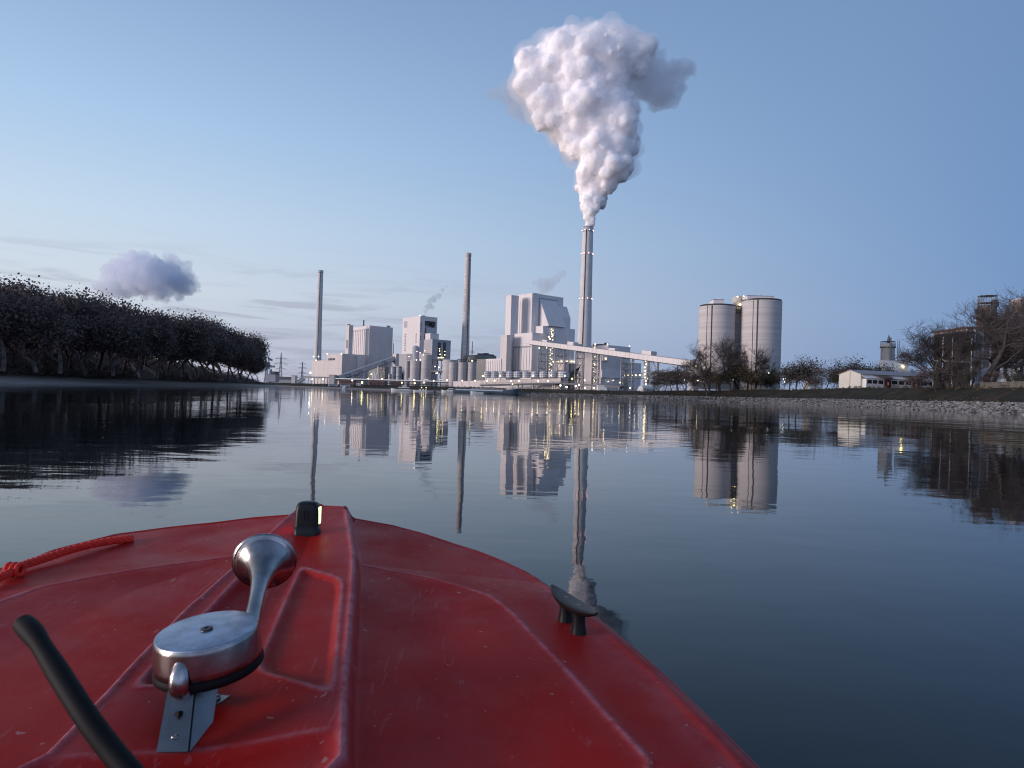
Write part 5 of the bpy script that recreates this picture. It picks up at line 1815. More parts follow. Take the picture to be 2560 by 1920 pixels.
# ---- boats
def hull_loft(mb, L, B, D, bow=.28, stern=.06, sheer=.6, n=24, flare=.12):
    """Boat hull along +x (bow at L), waterline at z=0, gunwale height D."""
    vs = []
    K = 7
    for i in range(n + 1):
        s = i / n
        x = L * s
        wb = 1.0
        if s > 1 - bow: wb = math.sqrt(max(1 - ((s - (1 - bow)) / bow) ** 2, 0.0004))
        if s < stern: wb = .8 + .2 * s / stern
        top = D + sheer * max(0, (s - .7) / .3) ** 2
        for k in range(K):
            f = k / (K - 1)
            y = (f - .5) * 2
            rise = abs(y) ** 6
            vs.append((x + (flare * L * .12 * rise * max(0, (s - .75) / .25)), (1 if y > 0 else -1) * min(abs(y) * 1.35, 1) * B / 2 * wb * (.9 + .1 * rise), -.8 + (top + .8) * max(0, (abs(y) - .45) / .55)))
    fs = [(i * K + k, i * K + k + 1, (i + 1) * K + k + 1, (i + 1) * K + k) for i in range(n) for k in range(K - 1)]
    mb.add(vs, [f[::-1] for f in fs], True)
    mb.add([vs[i * K] for i in range(n + 1)] + [vs[i * K + K - 1] for i in range(n, -1, -1)], [tuple(range(2 * n + 2))])
    mb.add(vs[:K], [tuple(range(K))])
    return mb
p, q = at(*z1(1190, 1556), 540), at(*z1(1442, 1556), 540)
t = thing('motor_yacht', 'white two-deck motor yacht moored at the plant shore, bow to the left', 'yacht', (q.x, 540, 0), PI + .05)
L = q.x - p.x
hull_loft(MB(), L, 4.2, 1.3, .35, .05, .8).build('hull', M['whitepaint'], t)
MB().xform(Matrix.Identity(4)).box(L * .18, L * .66, -1.7, 1.7, 1.3, 3.0).build('cabin', M['whitepaint'], t)
MB().box(L * .17, L * .67, -1.76, 1.76, 1.75, 2.5).build('window_band', M['glassdk'], t)
MB().prism([(L * .14, -1.8), (L * .64, -1.8), (L * .70, -1.0), (L * .70, 1.0), (L * .64, 1.8), (L * .14, 1.8)], 3.0, 3.18).build('upper_deck', M['whitepaint'], t)
MB().box(L * .30, L * .50, -1.2, 1.2, 3.2, 4.7).build('wheelhouse', M['whitepaint'], t)
MB().box(L * .295, L * .505, -1.24, 1.24, 3.7, 4.3).build('window_band', M['glassdk'], t)
b = MB(); b.bar((L * .38, 0, 4.7), (L * .38, 0, 7.5), .08); b.bar((L * .36, -.9, 6), (L * .36, .9, 6), .06); b.box(L * .34, L * .42, -.8, .8, 4.72, 4.95)
b.build('mast', M['steel_lt'], t)
p, q = at(*z1(1445, 1556), 536), at(*z1(1615, 1556), 536)
t = thing('work_boat', 'low pale work boat with yellow lamps astern of the white yacht', 'boat', (q.x, 536, 0), PI)
L = q.x - p.x
hull_loft(MB(), L, 3.2, .9, .2, .05, .4).build('hull', M['tankw'], t)
b = MB()
for f in (.12, .3, .5): b.box(L * f, L * (f + .09), -1, 1, .9, 2.2)
b.build('deck_boxes', M['whitepaint'], t)
b = MB()
for f in (.15, .45, .62): b.bar((L * f, 0, .9), (L * f, 0, 3.6), .06)
b.build('posts', M['steel'], t)
for f in (.15, .45): bulb(t, (L * f, 0, 3.2), .35, 'lampy')
p, q = at(*z2(452, 1552), 520), at(*z2(600, 1552), 520)
t = thing('motor_yacht', 'white motor cruiser with raked cabin moored left of the long barge', 'yacht', (q.x, 522, 0), PI)
L = q.x - p.x
hull_loft(MB(), L, 3.6, 1.5, .35, .05, .7).build('hull', M['whitepaint'], t)
b = MB(); b.add([(L * .1, -1.5, 1.5), (L * .62, -1.5, 1.5), (L * .62, 1.5, 1.5), (L * .1, 1.5, 1.5), (L * .12, -1.3, 3.3), (L * .48, -1.3, 3.3), (L * .48, 1.3, 3.3), (L * .12, 1.3, 3.3)], [(4, 5, 6, 7), (0, 1, 5, 4), (1, 2, 6, 5), (2, 3, 7, 6), (3, 0, 4, 7)])
b.build('cabin', M['whitepaint'], t)
MB().box(L * .13, L * .5, -1.46, 1.46, 2.2, 2.9).build('window_band', M['glassdk'], t)
MB().bar((L * .3, 0, 3.3), (L * .3, 0, 5.2), .06).build('mast', M['steel'], t)
p, q = at(*z2(596, 1580), 512), at(*z2(1293, 1600), 492)
d = q - p
t = thing('cargo_barge', 'long dark blue-grey cargo barge with white bow moored at the quay', 'barge', (p.x, p.y, 0), math.atan2(d.y, d.x))
L = math.hypot(d.x, d.y)
hull_loft(MB(), L, 9, 3.0, .12, .03, 1.6, 36).build('hull', M['bluehull'], t)
MB().box(L * .06, L * .80, -4.56, -4.50, 2.2, 3.0).build('side_band', mk('pale_blue_band', (.32, .45, .58), .5), t)
b = MB()
for i in range(9):
    b.box(L * (.30 + .055 * i), L * (.30 + .055 * i) + L * .05, -3.4, 3.4, 3.0, 3.9)
b.build('hatch_covers', M['clad_dark'], t)
b = MB()
for i in range(36):
    x = L * (.05 + .9 * i / 36); b.bar((x, -4.2, 3.0), (x, -4.2, 4.0), .05)
b.bar((L * .05, -4.2, 4.0), (L * .92, -4.2, 4.0), .05)
b.build('railing', M['whitepaint'], t)
b = MB(); b.xform(Matrix.Identity(4)).box(L * .845, L * .93, -3.6, 3.6, 3.1, 4.4); b.build('forecastle', M['whitepaint'], t)
hull_loft(MB(), L * .165, 9.1, 1.1, .75, .02, 1.2, 20).build('bow_bulwark', M['whitepaint'], t, (L * .838, 0, 3.05))
b = MB(); b.bar((L * .90, 0, 4.4), (L * .90, 0, 8.2), .12); b.bar((L * .90, -1.2, 6.6), (L * .90, 1.2, 6.6), .08); b.build('mast', M['steel'], t)
bulb(t, (L * .905, 0, 7.6), .55, 'lampy')
p = at(*z2(840, 1545), 494)
t = thing('speedboat', 'small white speedboat alongside the middle of the long barge', 'boat', (p.x + 5, 494, .0), PI + .03)
hull_loft(MB(), 9.5, 2.6, 1.3, .4, .04, .5).build('hull', M['whitepaint'], t)
b = MB(); b.add([(2, -.9, 1.3), (5.6, -.9, 1.3), (5.6, .9, 1.3), (2, .9, 1.3), (2.2, -.8, 2.2), (4.4, -.8, 2.2), (4.4, .8, 2.2), (2.2, .8, 2.2)], [(4, 5, 6, 7), (0, 1, 5, 4), (1, 2, 6, 5), (2, 3, 7, 6), (3, 0, 4, 7)])
b.build('windscreen', M['glassdk'], t)
p = at(*z7(1345, 690), 590)
t = thing('sport_boat', 'small white boat pulled up at the plant shore left of the lit kiosk', 'boat', (p.x, 590, .2), PI * .55)
hull_loft(MB(), 12, 3.4, 1.6, .45, .05, .6).build('hull', M['whitepaint'], t)
MB().box(3, 6, -1, 1, 1.6, 2.5).build('cabin', M['tankw'], t)
p = at(*z2(378, 1580), 470)
t = thing('buoy', 'small dark buoy floating left of the white motor cruiser', 'buoy', (p.x, 470, -.3), 0)
MB().lathe([(.01, 0), (1.0, .1), (1.1, .6), (.5, 1.2), (.25, 2.4), (.01, 2.5)], 14).build('float', M['dark'], t)
MB().lathe([(.3, 2.5), (.3, 2.9), (.01, 2.95)], 10).build('topmark', M['steel'], t)
for x, lab in ((1115, 'pale upturned skiff on the plant shore'), (1300, 'pale small skiff nearer the kiosk on the plant shore')):
    p = at(*z7(x, 622), 640)
    t = thing('skiff', lab, 'boat', (p.x, 640, 2.0), .4)
    hull_loft(MB(), 9, 2.4, 1.0, .4, .05, .4).build('hull', M['tankw'], t, (0, 0, .8))
    MB().box(1, 8, -.15, .15, .4, 1.0).build('cradle', M['dark'], t)

# ---- pylons, crane
def pylon(label, px, yt, yb_, Y, arms, wpx):
    a, c = at(px, yt, Y), at(px, yb_, Y)
    zb = 5
    H = a.z - zb
    t = thing('pylon', label, 'pylon', (a.x, Y, zb), 0, 'power line pylons')
    wb_ = wpx * Y / FPX / 2
    b = MB()
    r = max(.16, Y * .00022)
    wz = lambda z: wb_ * (1 - z / H) * .92 + .25
    cs = [(-1, -1), (1, -1), (1, 1), (-1, 1)]
    n = 8
    zs = [H * (1 - (1 - i / n) ** 1.3) for i in range(n + 1)]
    for x, y in cs:
        b.tube([(x * wz(z), y * wz(z), z) for z in zs], r, 4)
    for i in range(n):
        for k in range(4):
            (x, y), (u, v) = cs[k], cs[(k + 1) % 4]
            b.bar((x * wz(zs[i]), y * wz(zs[i]), zs[i]), (u * wz(zs[i + 1]), v * wz(zs[i + 1]), zs[i + 1]), r * .6)
            b.bar((u * wz(zs[i]), v * wz(zs[i]), zs[i]), (x * wz(zs[i + 1]), y * wz(zs[i + 1]), zs[i + 1]), r * .6)
    b.build('lattice_mast', M['steel'], t)
    for f, hw in arms:
        z, w_ = H * f, hw * Y / FPX
        b = MB()
        b.bar((-w_, 0, z), (w_, 0, z), r)
        b.bar((-w_, 0, z), (0, 0, z + H * .05), r * .7); b.bar((w_, 0, z), (0, 0, z + H * .05), r * .7)
        for s in (-1, -.6, .6, 1): b.bar((s * w_, 0, z), (s * w_, 0, z - H * .03), r * .8)
        b.build('cross_arm', M['steel'], t)
    return t
pylon('largest pylon, left, standing right of the harbour crane', *z7(388, 130), z7(0, 455)[1], 1150, ((.80, 14), (.63, 17), (.47, 12)), 8)
pylon('second pylon, between the crane and the low hall', *z7(715, 272), z7(0, 492)[1], 1450, ((.90, 7), (.72, 11), (.50, 10), (.30, 11)), 6)
pylon('pylon right of the middle chimney foot', *z2(792, 1020), z2(0, 1168)[1], 1250, ((.78, 5), (.56, 9), (.26, 11)), 6)
pylon('small pylon at the right edge of the ribbed boiler house', *z1(1215, 1005), z1(0, 1130)[1], 1300, ((.72, 6), (.5, 9)), 5)
def wires(label, pairs, r):
    b = MB()
    for p, q, sag in pairs:
        p, q = Vector(p), Vector(q)
        b.tube([p.lerp(q, s) - Vector((0, 0, sag * 4 * s * (1 - s))) for s in np.linspace(0, 1, 10)], r, 3, False)
    return tag(b.build('power_lines', M['dark']), label, 'power lines')
wires('thin power lines strung from the largest pylon past the low hall', [(at(*z7(x, y), 1150), at(*z7(x + 330, y2), 1450), 6) for x, y, y2 in ((310, 205, 290), (465, 212, 292), (290, 255, 335), (478, 262, 340), (310, 305, 385), (455, 312, 388))], .10)
wires('thin power lines right of the middle chimney pylon', [(at(*z2(760, 1085), 1250), at(*z2(560, 1120), 1300), 3), (at(*z2(828, 1095), 1250), at(*z2(1100, 1135), 1200), 3), (at(*z2(835, 1138), 1250), at(*z2(1100, 1165), 1200), 3), (at(*z2(758, 1132), 1250), at(*z2(560, 1160), 1300), 3)], .11)
c = at(*z7(200, 470), 620)
t = thing('harbour_crane', 'blue-grey harbour crane with raised jib behind the end of the tree row', 'crane', (c.x, 620, 4), 0)
cr = mk('crane_paint', (.20, .25, .31), .5)
def cz(x, y): 
    p = at(*z7(x, y), 620); return Vector((p.x - c.x, 0, p.z - 4))
b = MB()
for q in ((150, 490), (215, 490)):
    v = cz(*q); b.bar((v.x, -3, 0), (v.x + .5, -1.5, cz(0, 380).z), .6); b.bar((v.x, 3, 0), (v.x + .5, 1.5, cz(0, 380).z), .6)
b.build('portal', cr, t)
b = MB(); v0, v1 = cz(160, 380), cz(205, 225)
b.box(v0.x, v1.x, -2, 2, v0.z, cz(0, 270).z); b.box(v0.x + .5, v1.x + 5, -1.6, 1.6, cz(0, 352).z, cz(0, 322).z)
b.build('tower', cr, t)
b = MB(); b.bar(cz(165, 330), cz(118, 60), .8); b.bar(cz(165, 370), cz(110, 90), .6)
for f in np.linspace(.1, .9, 7): b.bar(cz(165, 330).lerp(cz(118, 60), f), cz(165, 370).lerp(cz(110, 90), f + .05), .25)
b.build('jib', cr, t)
b = MB(); b.bar(cz(118, 60), cz(195, 215), .3); b.bar(cz(120, 42), cz(205, 222), .15); b.bar(cz(185, 220), cz(250, 250), 1.0); b.bar(cz(200, 225), cz(185, 330), .3)
b.build('counterweight_arm', cr, t)
shed('crane_house', 'stepped blue-grey works block below the harbour crane', 'hall', z7(205, 425), z7(290, 385), 0, 640, 12, 'clad_dark')
shed('crane_house', 'low pale roofed quay building below the harbour crane', 'hall', z7(145, 470), z7(300, 470), 0, 600, 10, 'clad_grey')

# ================================================================== houses and works on the right bank
# ---- long low white house on the dyke
hA = at(*z5(505, 990), 345); hB = at(*z5(705, 990), 330)
d = hB - hA
gw = math.hypot(d.x, d.y)
za = at(*z5(505, 872), 345).z; zr = at(*z5(608, 832), 338).z
zb = hB.z - .3
t = thing('long_house', 'long low white house with red doors and a window row on the dyke', 'house', (hA.x, hA.y, zb), math.atan2(d.y, d.x))
He, Hr = za - zb, zr - zb
LEN = 70.0
MB().xprism([(0, 0), (0, He), (gw * .5, Hr), (gw, He), (gw, 0)][::-1], 0, 1).v
b = MB()
def gable(x0, x1, y0, y1, he, hr):
    m_ = (x0 + x1) / 2
    vs = [(x0, y0, 0), (x1, y0, 0), (x1, y0, he), (m_, y0, hr), (x0, y0, he), (x0, y1, 0), (x1, y1, 0), (x1, y1, he), (m_, y1, hr), (x0, y1, he)]
    return vs, [(0, 1, 2, 3, 4), (9, 8, 7, 6, 5), (1, 6, 7, 2), (5, 0, 4, 9)]
b.add(*gable(0, gw, 0, LEN, He, Hr))
CREAM = mk('cream_render', (.66, .64, .57), .7, .08, .4)
b.build('wall', CREAM, t)
b = MB()
for s, (xa, xb) in enumerate(((-.5, gw / 2), (gw / 2, gw + .5))):
    za_, zb_ = (He - .12, Hr + .12) if s == 0 else (Hr + .12, He - .12)
    vs = [(xa, -.4, za_), (xb, -.4, zb_), (xb, LEN + .3, zb_), (xa, LEN + .3, za_)]
    b.add(vs + [(x, y, z + .18) for x, y, z in vs], [(3, 2, 1, 0), (4, 5, 6, 7), (0, 1, 5, 4), (1, 2, 6, 5), (2, 3, 7, 6), (3, 0, 4, 7)])
b.build('roof', M['roofgrey'], t)
MB().box(gw * .52 - .12, gw * .52 + .12, -.10, -.004, 0, Hr - .5).build('downpipe', M['dark'], t)
# front extension along the long face
ex = 2.6
MB().box(gw + .01, gw + ex, 1.0, LEN - 2, .35, He * .66).build('front_wall', M['whitepaint'], t)
vs = [(gw - .2, .6, He * .92), (gw + ex + .25, .6, He * .70), (gw + ex + .25, LEN - 1.6, He * .70), (gw - .2, LEN - 1.6, He * .92)]
MB().add(vs + [(x, y, z + .16) for x, y, z in vs], [(3, 2, 1, 0), (4, 5, 6, 7), (0, 1, 5, 4), (1, 2, 6, 5), (2, 3, 7, 6), (3, 0, 4, 7)]).build('front_roof', M['tankw'], t)
REDP = mk('oxblood_door', (.11, .028, .026), .6)
BROWNR = mk('brown_porch_roof', (.14, .105, .085), .8, .2, 1)
for y, y2 in ((11.0, 14.6), (27.1, 31.4)):
    dm = MB().box(gw + ex + .004, gw + ex + .5, y, y2, .1, He * .68).build('door', REDP, t)
    MB().box(gw + ex + .505, gw + ex + .56, y + 1.6, y + 2.1, He * .28, He * .46).build('pane', M['whitepaint'], dm)
    vs = [(gw + .2, y - 4.2, He * .95), (gw + ex + .9, y - 3.0, He * .76), (gw + ex + .9, y + 4.6, He * .76), (gw + .2, y + 4.6, He * .95)]
    MB().add(vs + [(x, y_, z + .2) for x, y_, z in vs], [(3, 2, 1, 0), (4, 5, 6, 7), (0, 1, 5, 4), (1, 2, 6, 5), (2, 3, 7, 6), (3, 0, 4, 7)]).build('porch_roof', BROWNR, t)
for y, wdt in ((1.3, 2.9), (4.4, 2.9), (7.6, 3.0), (15.2, 3.5), (19.0, 3.7), (23.0, 3.7), (31.9, 4.0), (36.3, 3.6), (41, 3.6), (46, 3.6), (51, 3.6), (56, 3.6), (61, 3.6)):
    f = MB().box(gw + ex + .004, gw + ex + .08, y, y + wdt, He * .32, He * .62).build('window', M['whitepaint'], t)
    MB().box(gw + ex + .083, gw + ex + .10, y + .18, y + wdt - .18, He * .34, He * .60).build('pane', M['glassdk'], f)
MB().box(gw + ex + .05, gw + ex + .6, 34, 35.4, .4, He * .24).build('heat_pump', M['tankw'], t)

# ---- cylinder plant behind the house
p = at(*z5(956, 590), 470)
zb = 9.0
q0, q1 = at(*z5(893, 600), 470), at(*z5(1022, 600), 470)
r = (q1.x - q0.x) / 2
zt_, zm, zl = at(*z5(956, 590), 470).z - zb, at(*z5(956, 622), 470).z - zb, at(*z5(956, 750), 470).z - zb
t = thing('mixing_plant', 'pale cylinder tower with ladder and pointed filter on a white block, behind the long house', 'plant', ((q0.x + q1.x) / 2, 470, zb), 0)
MB().lathe([(r * .9, 0), (r * .9, zm - .4), (r, zm), (r, zt_), (r * .85, zt_ + .3), (.01, zt_ + .4)], 32).build('cylinder', M['concrete'], t)
b = MB()
b.lathe([(r + .01, zm - .3), (r + .2, zm - .2), (r + .2, zm + .1), (r + .01, zm + .2)], 32)
for a in range(0, 360, 24): b.bar((r * .95 * math.cos(math.radians(a)), r * .95 * math.sin(math.radians(a)), zt_), (r * .95 * math.cos(math.radians(a)), r * .95 * math.sin(math.radians(a)), zt_ + 1.6), .07)
b.lathe([(r * .94, zt_ + 1.5), (r * .97, zt_ + 1.5), (r * .97, zt_ + 1.65), (r * .94, zt_ + 1.65)], 24)
b.build('gallery', M['dark'], t)
MB().lathe([(1.0, zt_), (1.0, zt_ + 3.2), (.05, zt_ + 6.6)], 14, (0, -1, 0)).build('filter_cone', M['steel'], t)
b = MB(); b.bar((-.9, -r - .3, 2), (-.9, -r - .3, zt_ + 4), .5, 6); b.build('riser_pipe', M['steel'], t)
b = MB()
xx = r + .8
for x in (xx, xx + 1.2): b.bar((x, -2, 0), (x, -2, zt_ + 2.5), .14)
for i in range(40): b.bar((xx, -2, i * (zt_ + 2.5) / 40), (xx + 1.2, -2, i * (zt_ + 2.5) / 40), .06)
b.build('ladder', M['steel'], t)
w0, w1 = at(*z5(855, 755), 468), at(*z5(1030, 750), 468)
MB().box(w0.x - t.location.x, w1.x - t.location.x, -r - 5, -r - .2, 0, zl).build('block', M['whitepaint'], t)
w2 = at(*z5(1105, 780), 466)
MB().box(w1.x - t.location.x + .05, w2.x - t.location.x, -r - 4.6, -r + 2, 0, zl * .92).build('side_bay', M['clad_warm'], t)
b = MB()
for x in (w1.x - t.location.x + .2, w2.x - t.location.x - .2):
    for y in (-r - 4, -r + 1): b.bar((x, y, zl * .9), (x, y, zl + 7), .14)
b.box(w1.x - t.location.x, w2.x - t.location.x, -r - 4.4, -r + 1.5, zl + 2.6, zl + 2.8); b.box(w1.x - t.location.x + 1, w2.x - t.location.x - 1.5, -r - 2, -r, zl + 2.8, zl + 5)
b.bar((-2, -r - 2, zl), (w2.x - t.location.x, -r - 2, zl + 6), .25)
b.build('platform', M['steel'], t)
p = at(*z5(1080, 798), 462)
bulb(t, (p.x - t.location.x, -r - 5.2, p.z - zb), 1.2, 'lampy')
shed('white_hall', 'small white flat-roofed block between the trees left of the long house', 'hall', z5(245, 815), z5(365, 815), 0, 480, 12, 'whitepaint', zb=9)

# ---- old dark works with the drum on the far right
FY = 300
def fx(x, y, Y=FY): return at(*z5(x, y), Y)
base_z = 9.0
p, q = fx(1388, 515), fx(1735, 480)
WOOD = mk('weathered_dark_boards', (.075, .062, .056), .9, .45, .6, stretch=(3, 3, .12))
t = thing('old_works', 'old dark brown timber-clad works hall behind the big bare trees', 'works', (p.x, FY, base_z), 0)
W = q.x - p.x
H0, H1 = p.z - base_z, q.z - base_z
b = MB()
b.add([(0, 0, 0), (W, 0, 0), (W, 0, H1), (0, 0, H0), (14.5, 22, 0), (W + 14.5, 22, 0), (W + 14.5, 22, H1), (14.5, 22, H0)], [(0, 1, 2, 3), (5, 4, 7, 6), (1, 5, 6, 2), (4, 0, 3, 7), (3, 2, 6, 7)])
b.build('wall', WOOD, t)
b = MB()
b.add([(-.6, -.8, H0 + .02), (W + .2, -.8, H1 + .02), (W + 14.7, 22.5, H1 + .02), (14, 22.5, H0 + .02), (-.6, -.8, H0 + .5), (W + .2, -.8, H1 + .5), (W + 14.7, 22.5, H1 + .5), (14, 22.5, H0 + .5)], [(3, 2, 1, 0), (4, 5, 6, 7), (0, 1, 5, 4), (1, 2, 6, 5), (2, 3, 7, 6), (3, 0, 4, 7)])
b.build('roof', mk('rust_roof', (.12, .07, .06), .9, .3, .5), t)
for x in (1465, 1553, 1730):
    xx = fx(x, 600).x - p.x
    MB().box(xx - .22, xx + .22, -.16, -.004, 1, H0 - .3).build('pale_strip', M['whitepaint'], t)
for (x0, x1, ya, yb) in ((1630, 1705, 585, 655), (1400, 1450, 740, 790)):
    a_, c_ = fx(x0, ya), fx(x1, yb)
    MB().box(a_.x - p.x, c_.x - p.x, -.12, -.004, c_.z - base_z, a_.z - base_z).build('window', M['glassdk'], t)
a_, c_ = fx(1390, 745), fx(1735, 735)
MB().box(0, W, -.25, -.004, a_.z - base_z - .3, a_.z - base_z + .3).build('ledge', M['concrete'], t)
# side hall with pale shutters, further right
p2, q2 = fx(1738, 480), fx(2260, 470)
t = thing('old_works', 'paler concrete-framed wing of the old works at the right edge', 'works', (p2.x, FY + 4, base_z), 0)
W2 = q2.x - p2.x
Hh = fx(2060, 452).z - base_z
MB().box(0.02, W2, 0, 24, 0, Hh).build('wall', mk('dirty_render', (.25, .235, .225), .9, .4, .18), t)
MB().box(-.3, W2, -.7, 24.5, Hh + .005, Hh + 1.0).build('roof', bpy.data.materials['rust_roof'], t)
b = MB()
for i in range(7):
    b.box(W2 * i / 7 - .35, W2 * i / 7 + .35, -.4, -.004, 0, Hh - .2)
b.build('pilasters', M['concrete'], t)
for i in range(7):
    MB().box(W2 * (i + .16) / 7, W2 * (i + .84) / 7, -.09, -.004, Hh * .12, Hh * .38).build('shutter', M['whitepaint'] if i > 2 else M['clad_grey'], t)
    MB().box(W2 * (i + .16) / 7, W2 * (i + .84) / 7, -.09, -.004, Hh * .52, Hh * .78).build('window', M['louvre'], t)
# roof vents
for x in (2058, 2140):
    a_ = fx(x, 362, FY + 12)
    MB().box(a_.x - p2.x - 2.0, a_.x - p2.x + 2.0, 6, 12, Hh + 1.0, a_.z - base_z).build('roof_vent', M['louvre'], t)
# drum tower
a_, c_ = fx(1848, 270, FY + 8), fx(2012, 270, FY + 8)
rr = (c_.x - a_.x) / 2
zt_, zmid, zlow = fx(1930, 228, FY + 8).z, fx(1930, 268, FY + 8).z, fx(1930, 432, FY + 8).z
t = thing('drum_tower', 'brown rounded drum tower with railing and dish rising behind the big bare tree', 'tower', ((a_.x + c_.x) / 2, FY + 8 + rr, base_z), 0)
RUST = mk('rusty_drum', (.15, .105, .085), .8, .4, .6)
MB().lathe([(rr * .9, 0), (rr * .9, zlow - base_z - 4), (rr, zlow - base_z), (rr, zmid - base_z - 3), (rr * .92, zmid - base_z), (rr * .78, zmid - base_z + .3), (.01, zmid - base_z + .5)], 32).build('drum', RUST, t)
MB().lathe([(rr * .86, zmid - base_z + .3), (rr * .86, zt_ - base_z), (.01, zt_ - base_z + .4)], 32).build('cap', RUST, t)
b = MB()
zz = zmid - base_z
for a in range(0, 360, 15): b.bar((rr * .93 * math.cos(math.radians(a)), rr * .93 * math.sin(math.radians(a)), zz), (rr * .93 * math.cos(math.radians(a)), rr * .93 * math.sin(math.radians(a)), zz + 6.5), .09)
for h_ in (1, 3.2, 6.4): b.lathe([(rr * .91, zz + h_), (rr * .95, zz + h_), (rr * .95, zz + h_ + .15), (rr * .91, zz + h_ + .15)], 28)
b.build('railing', M['steel'], t)
dd = fx(1977, 212, FY + 8)
dm = MB()
dm.lathe([(.01, 0), (1.2, .15), (1.9, .5), (2.0, .55), (1.9, .6), (.01, .35)], 20)
dm.xform(Matrix.Translation((dd.x - t.location.x, -rr * .3, dd.z - base_z)) @ Matrix.Rotation(math.radians(80), 4, 'X')).build('dish', M['dark'], t)
MB().bar((dd.x - t.location.x, -rr * .3, zt_ - base_z), (dd.x - t.location.x, -rr * .3, dd.z - base_z), .15).build('dish_post', M['steel'], t)
# square brick stack cut by the frame
a_ = fx(2183, 185, FY + 20)
t = thing('brick_stack', 'pale square brick stack cut by the right edge of the photo', 'chimney', (a_.x, FY + 20, base_z), 0)
Hs = a_.z - base_z
MB().box(0, 6.5, 0, 6.5, 0, Hs).build('shaft', mk('pale_brick', (.34, .28, .25), .9, .25, 1.0), t)
MB().box(-.25, 6.75, -.25, 6.75, Hs + .004, Hs + 1.0).build('cornice', M['concrete'], t)
# low concrete wall along the dyke
pa, pb = at(*z5(1805, 992), 232), at(*z5(2300, 990), 205)
d = pb - pa
t = thing('dyke_wall', 'low weathered concrete wall on the dyke below the big bare tree', 'wall', (pa.x, pa.y, pa.z - .8), math.atan2(d.y, d.x))
Lw = math.hypot(d.x, d.y) + 25
MB().box(0, Lw, 0, .6, 0, 2.4).build('wall', mk('weathered_concrete', (.16, .15, .13), .95, .45, .5), t)
MB().box(-.1, Lw, -.12, .72, 2.404, 2.55).build('coping', bpy.data.materials['weathered_concrete'], t)
# marker posts
for q, Y, lab in ((z4(865, 1366), 412, 'white marker post on the bank left of the bare bushes'), (z4(2105, 1356), 330, 'white marker post on the bank below the silos'), (z5(1756, 962), 238, 'white marker post beside the low dyke wall')):
    p = at(*q, Y)
    h_ = 24 / 5.0 * Y / FPX * 1.15
    t = thing('marker_post', lab, 'post', (p.x, Y, p.z - h_ * .5 - .6), 0, 'white marker posts on the bank')
    MB().box(-.28, .28, -.2, .2, 0, h_ + .6).build('post', M['whitepaint'], t)
    MB().box(-.30, .30, -.22, .22, h_ * .75, h_ * .82).build('band', M['dark'], t)

# ---- left bank: stairs, lamp, fence
pA = at(*z6(1012, 1105), 205)
t = thing('jetty_stairs', 'grey steel stairs with railings leading from the left bank down to the beach', 'stairs', (pA.x, 205, 4.4), 0)
pB = at(*z6(1212, 1200), 196)
pC = at(*z6(1070, 1210), 196)
def lz(p): return Vector((p.x - pA.x, p.y - 205, p.z - 4.4))
c0, c1, c2, c3 = lz(at(*z6(1012, 1108), 205)), lz(at(*z6(1072, 1188), 197)), lz(at(*z6(1212, 1190), 196)), lz(at(*z6(1100, 1120), 206))
b = MB()
b.add([c0, c1, c2, c3], [(0, 1, 2, 3)])
n = 9
for i in range(n):
    f0, f1 = c0.lerp(c1, i / n), c3.lerp(c2, i / n)
    e = Vector((0, 0, -.28)); g_ = (c1 - c0) / n; g2_ = (c2 - c3) / n
    b.add([f0, f1, f1 + e, f0 + e, f0 + e + Vector((g_.x, g_.y, 0)), f1 + e + Vector((g2_.x, g2_.y, 0))], [(0, 1, 2, 3), (3, 2, 5, 4)])
b.build('steps', M['steel'], t)
b = MB()
up = Vector((0, 0, 1.3))
for s0, s1 in ((c0, c1), (c3, c2)):
    b.bar(s0 + up, s1 + up, .07); b.bar(s0 + up * .5, s1 + up * .5, .05)
    for i in range(6): b.bar(s0.lerp(s1, i / 5), s0.lerp(s1, i / 5) + up, .06)
b.build('railing', M['steel_lt'], t)
pf = at(*z6(520, 915), 165)
t = thing('street_lamp', 'lit street lamp shining among the trees of the left bank', 'street lamp', (pf.x, 165, 4.5), 0)
MB().tube([(0, .9, 0), (0, .9, pf.z - 4.2), (0, .5, pf.z - 4.0), (0, 0, pf.z - 4.25)], .08, 8).build('pole', M['steel'], t)
bulb(t, (0, 0, pf.z - 4.5), .30, 'lampy', 'lamp_head')
pa, pb = at(*z6(1010, 1104), 206), at(*z6(1560, 1146), 300)
t = thing('bank_railing', 'thin steel railing along the left bank path right of the stairs', 'railing', pa, 0)
d = pb - pa
b = MB()
for z in (.0, .55): b.bar(Vector((0, 0, z)), d + Vector((0, 0, z)), .06)
for i in range(31): b.bar(d * (i / 30) - Vector((0, 0, .8)), d * (i / 30) + Vector((0, 0, .58)), .05)
b.build('rails', M['steel'], t)

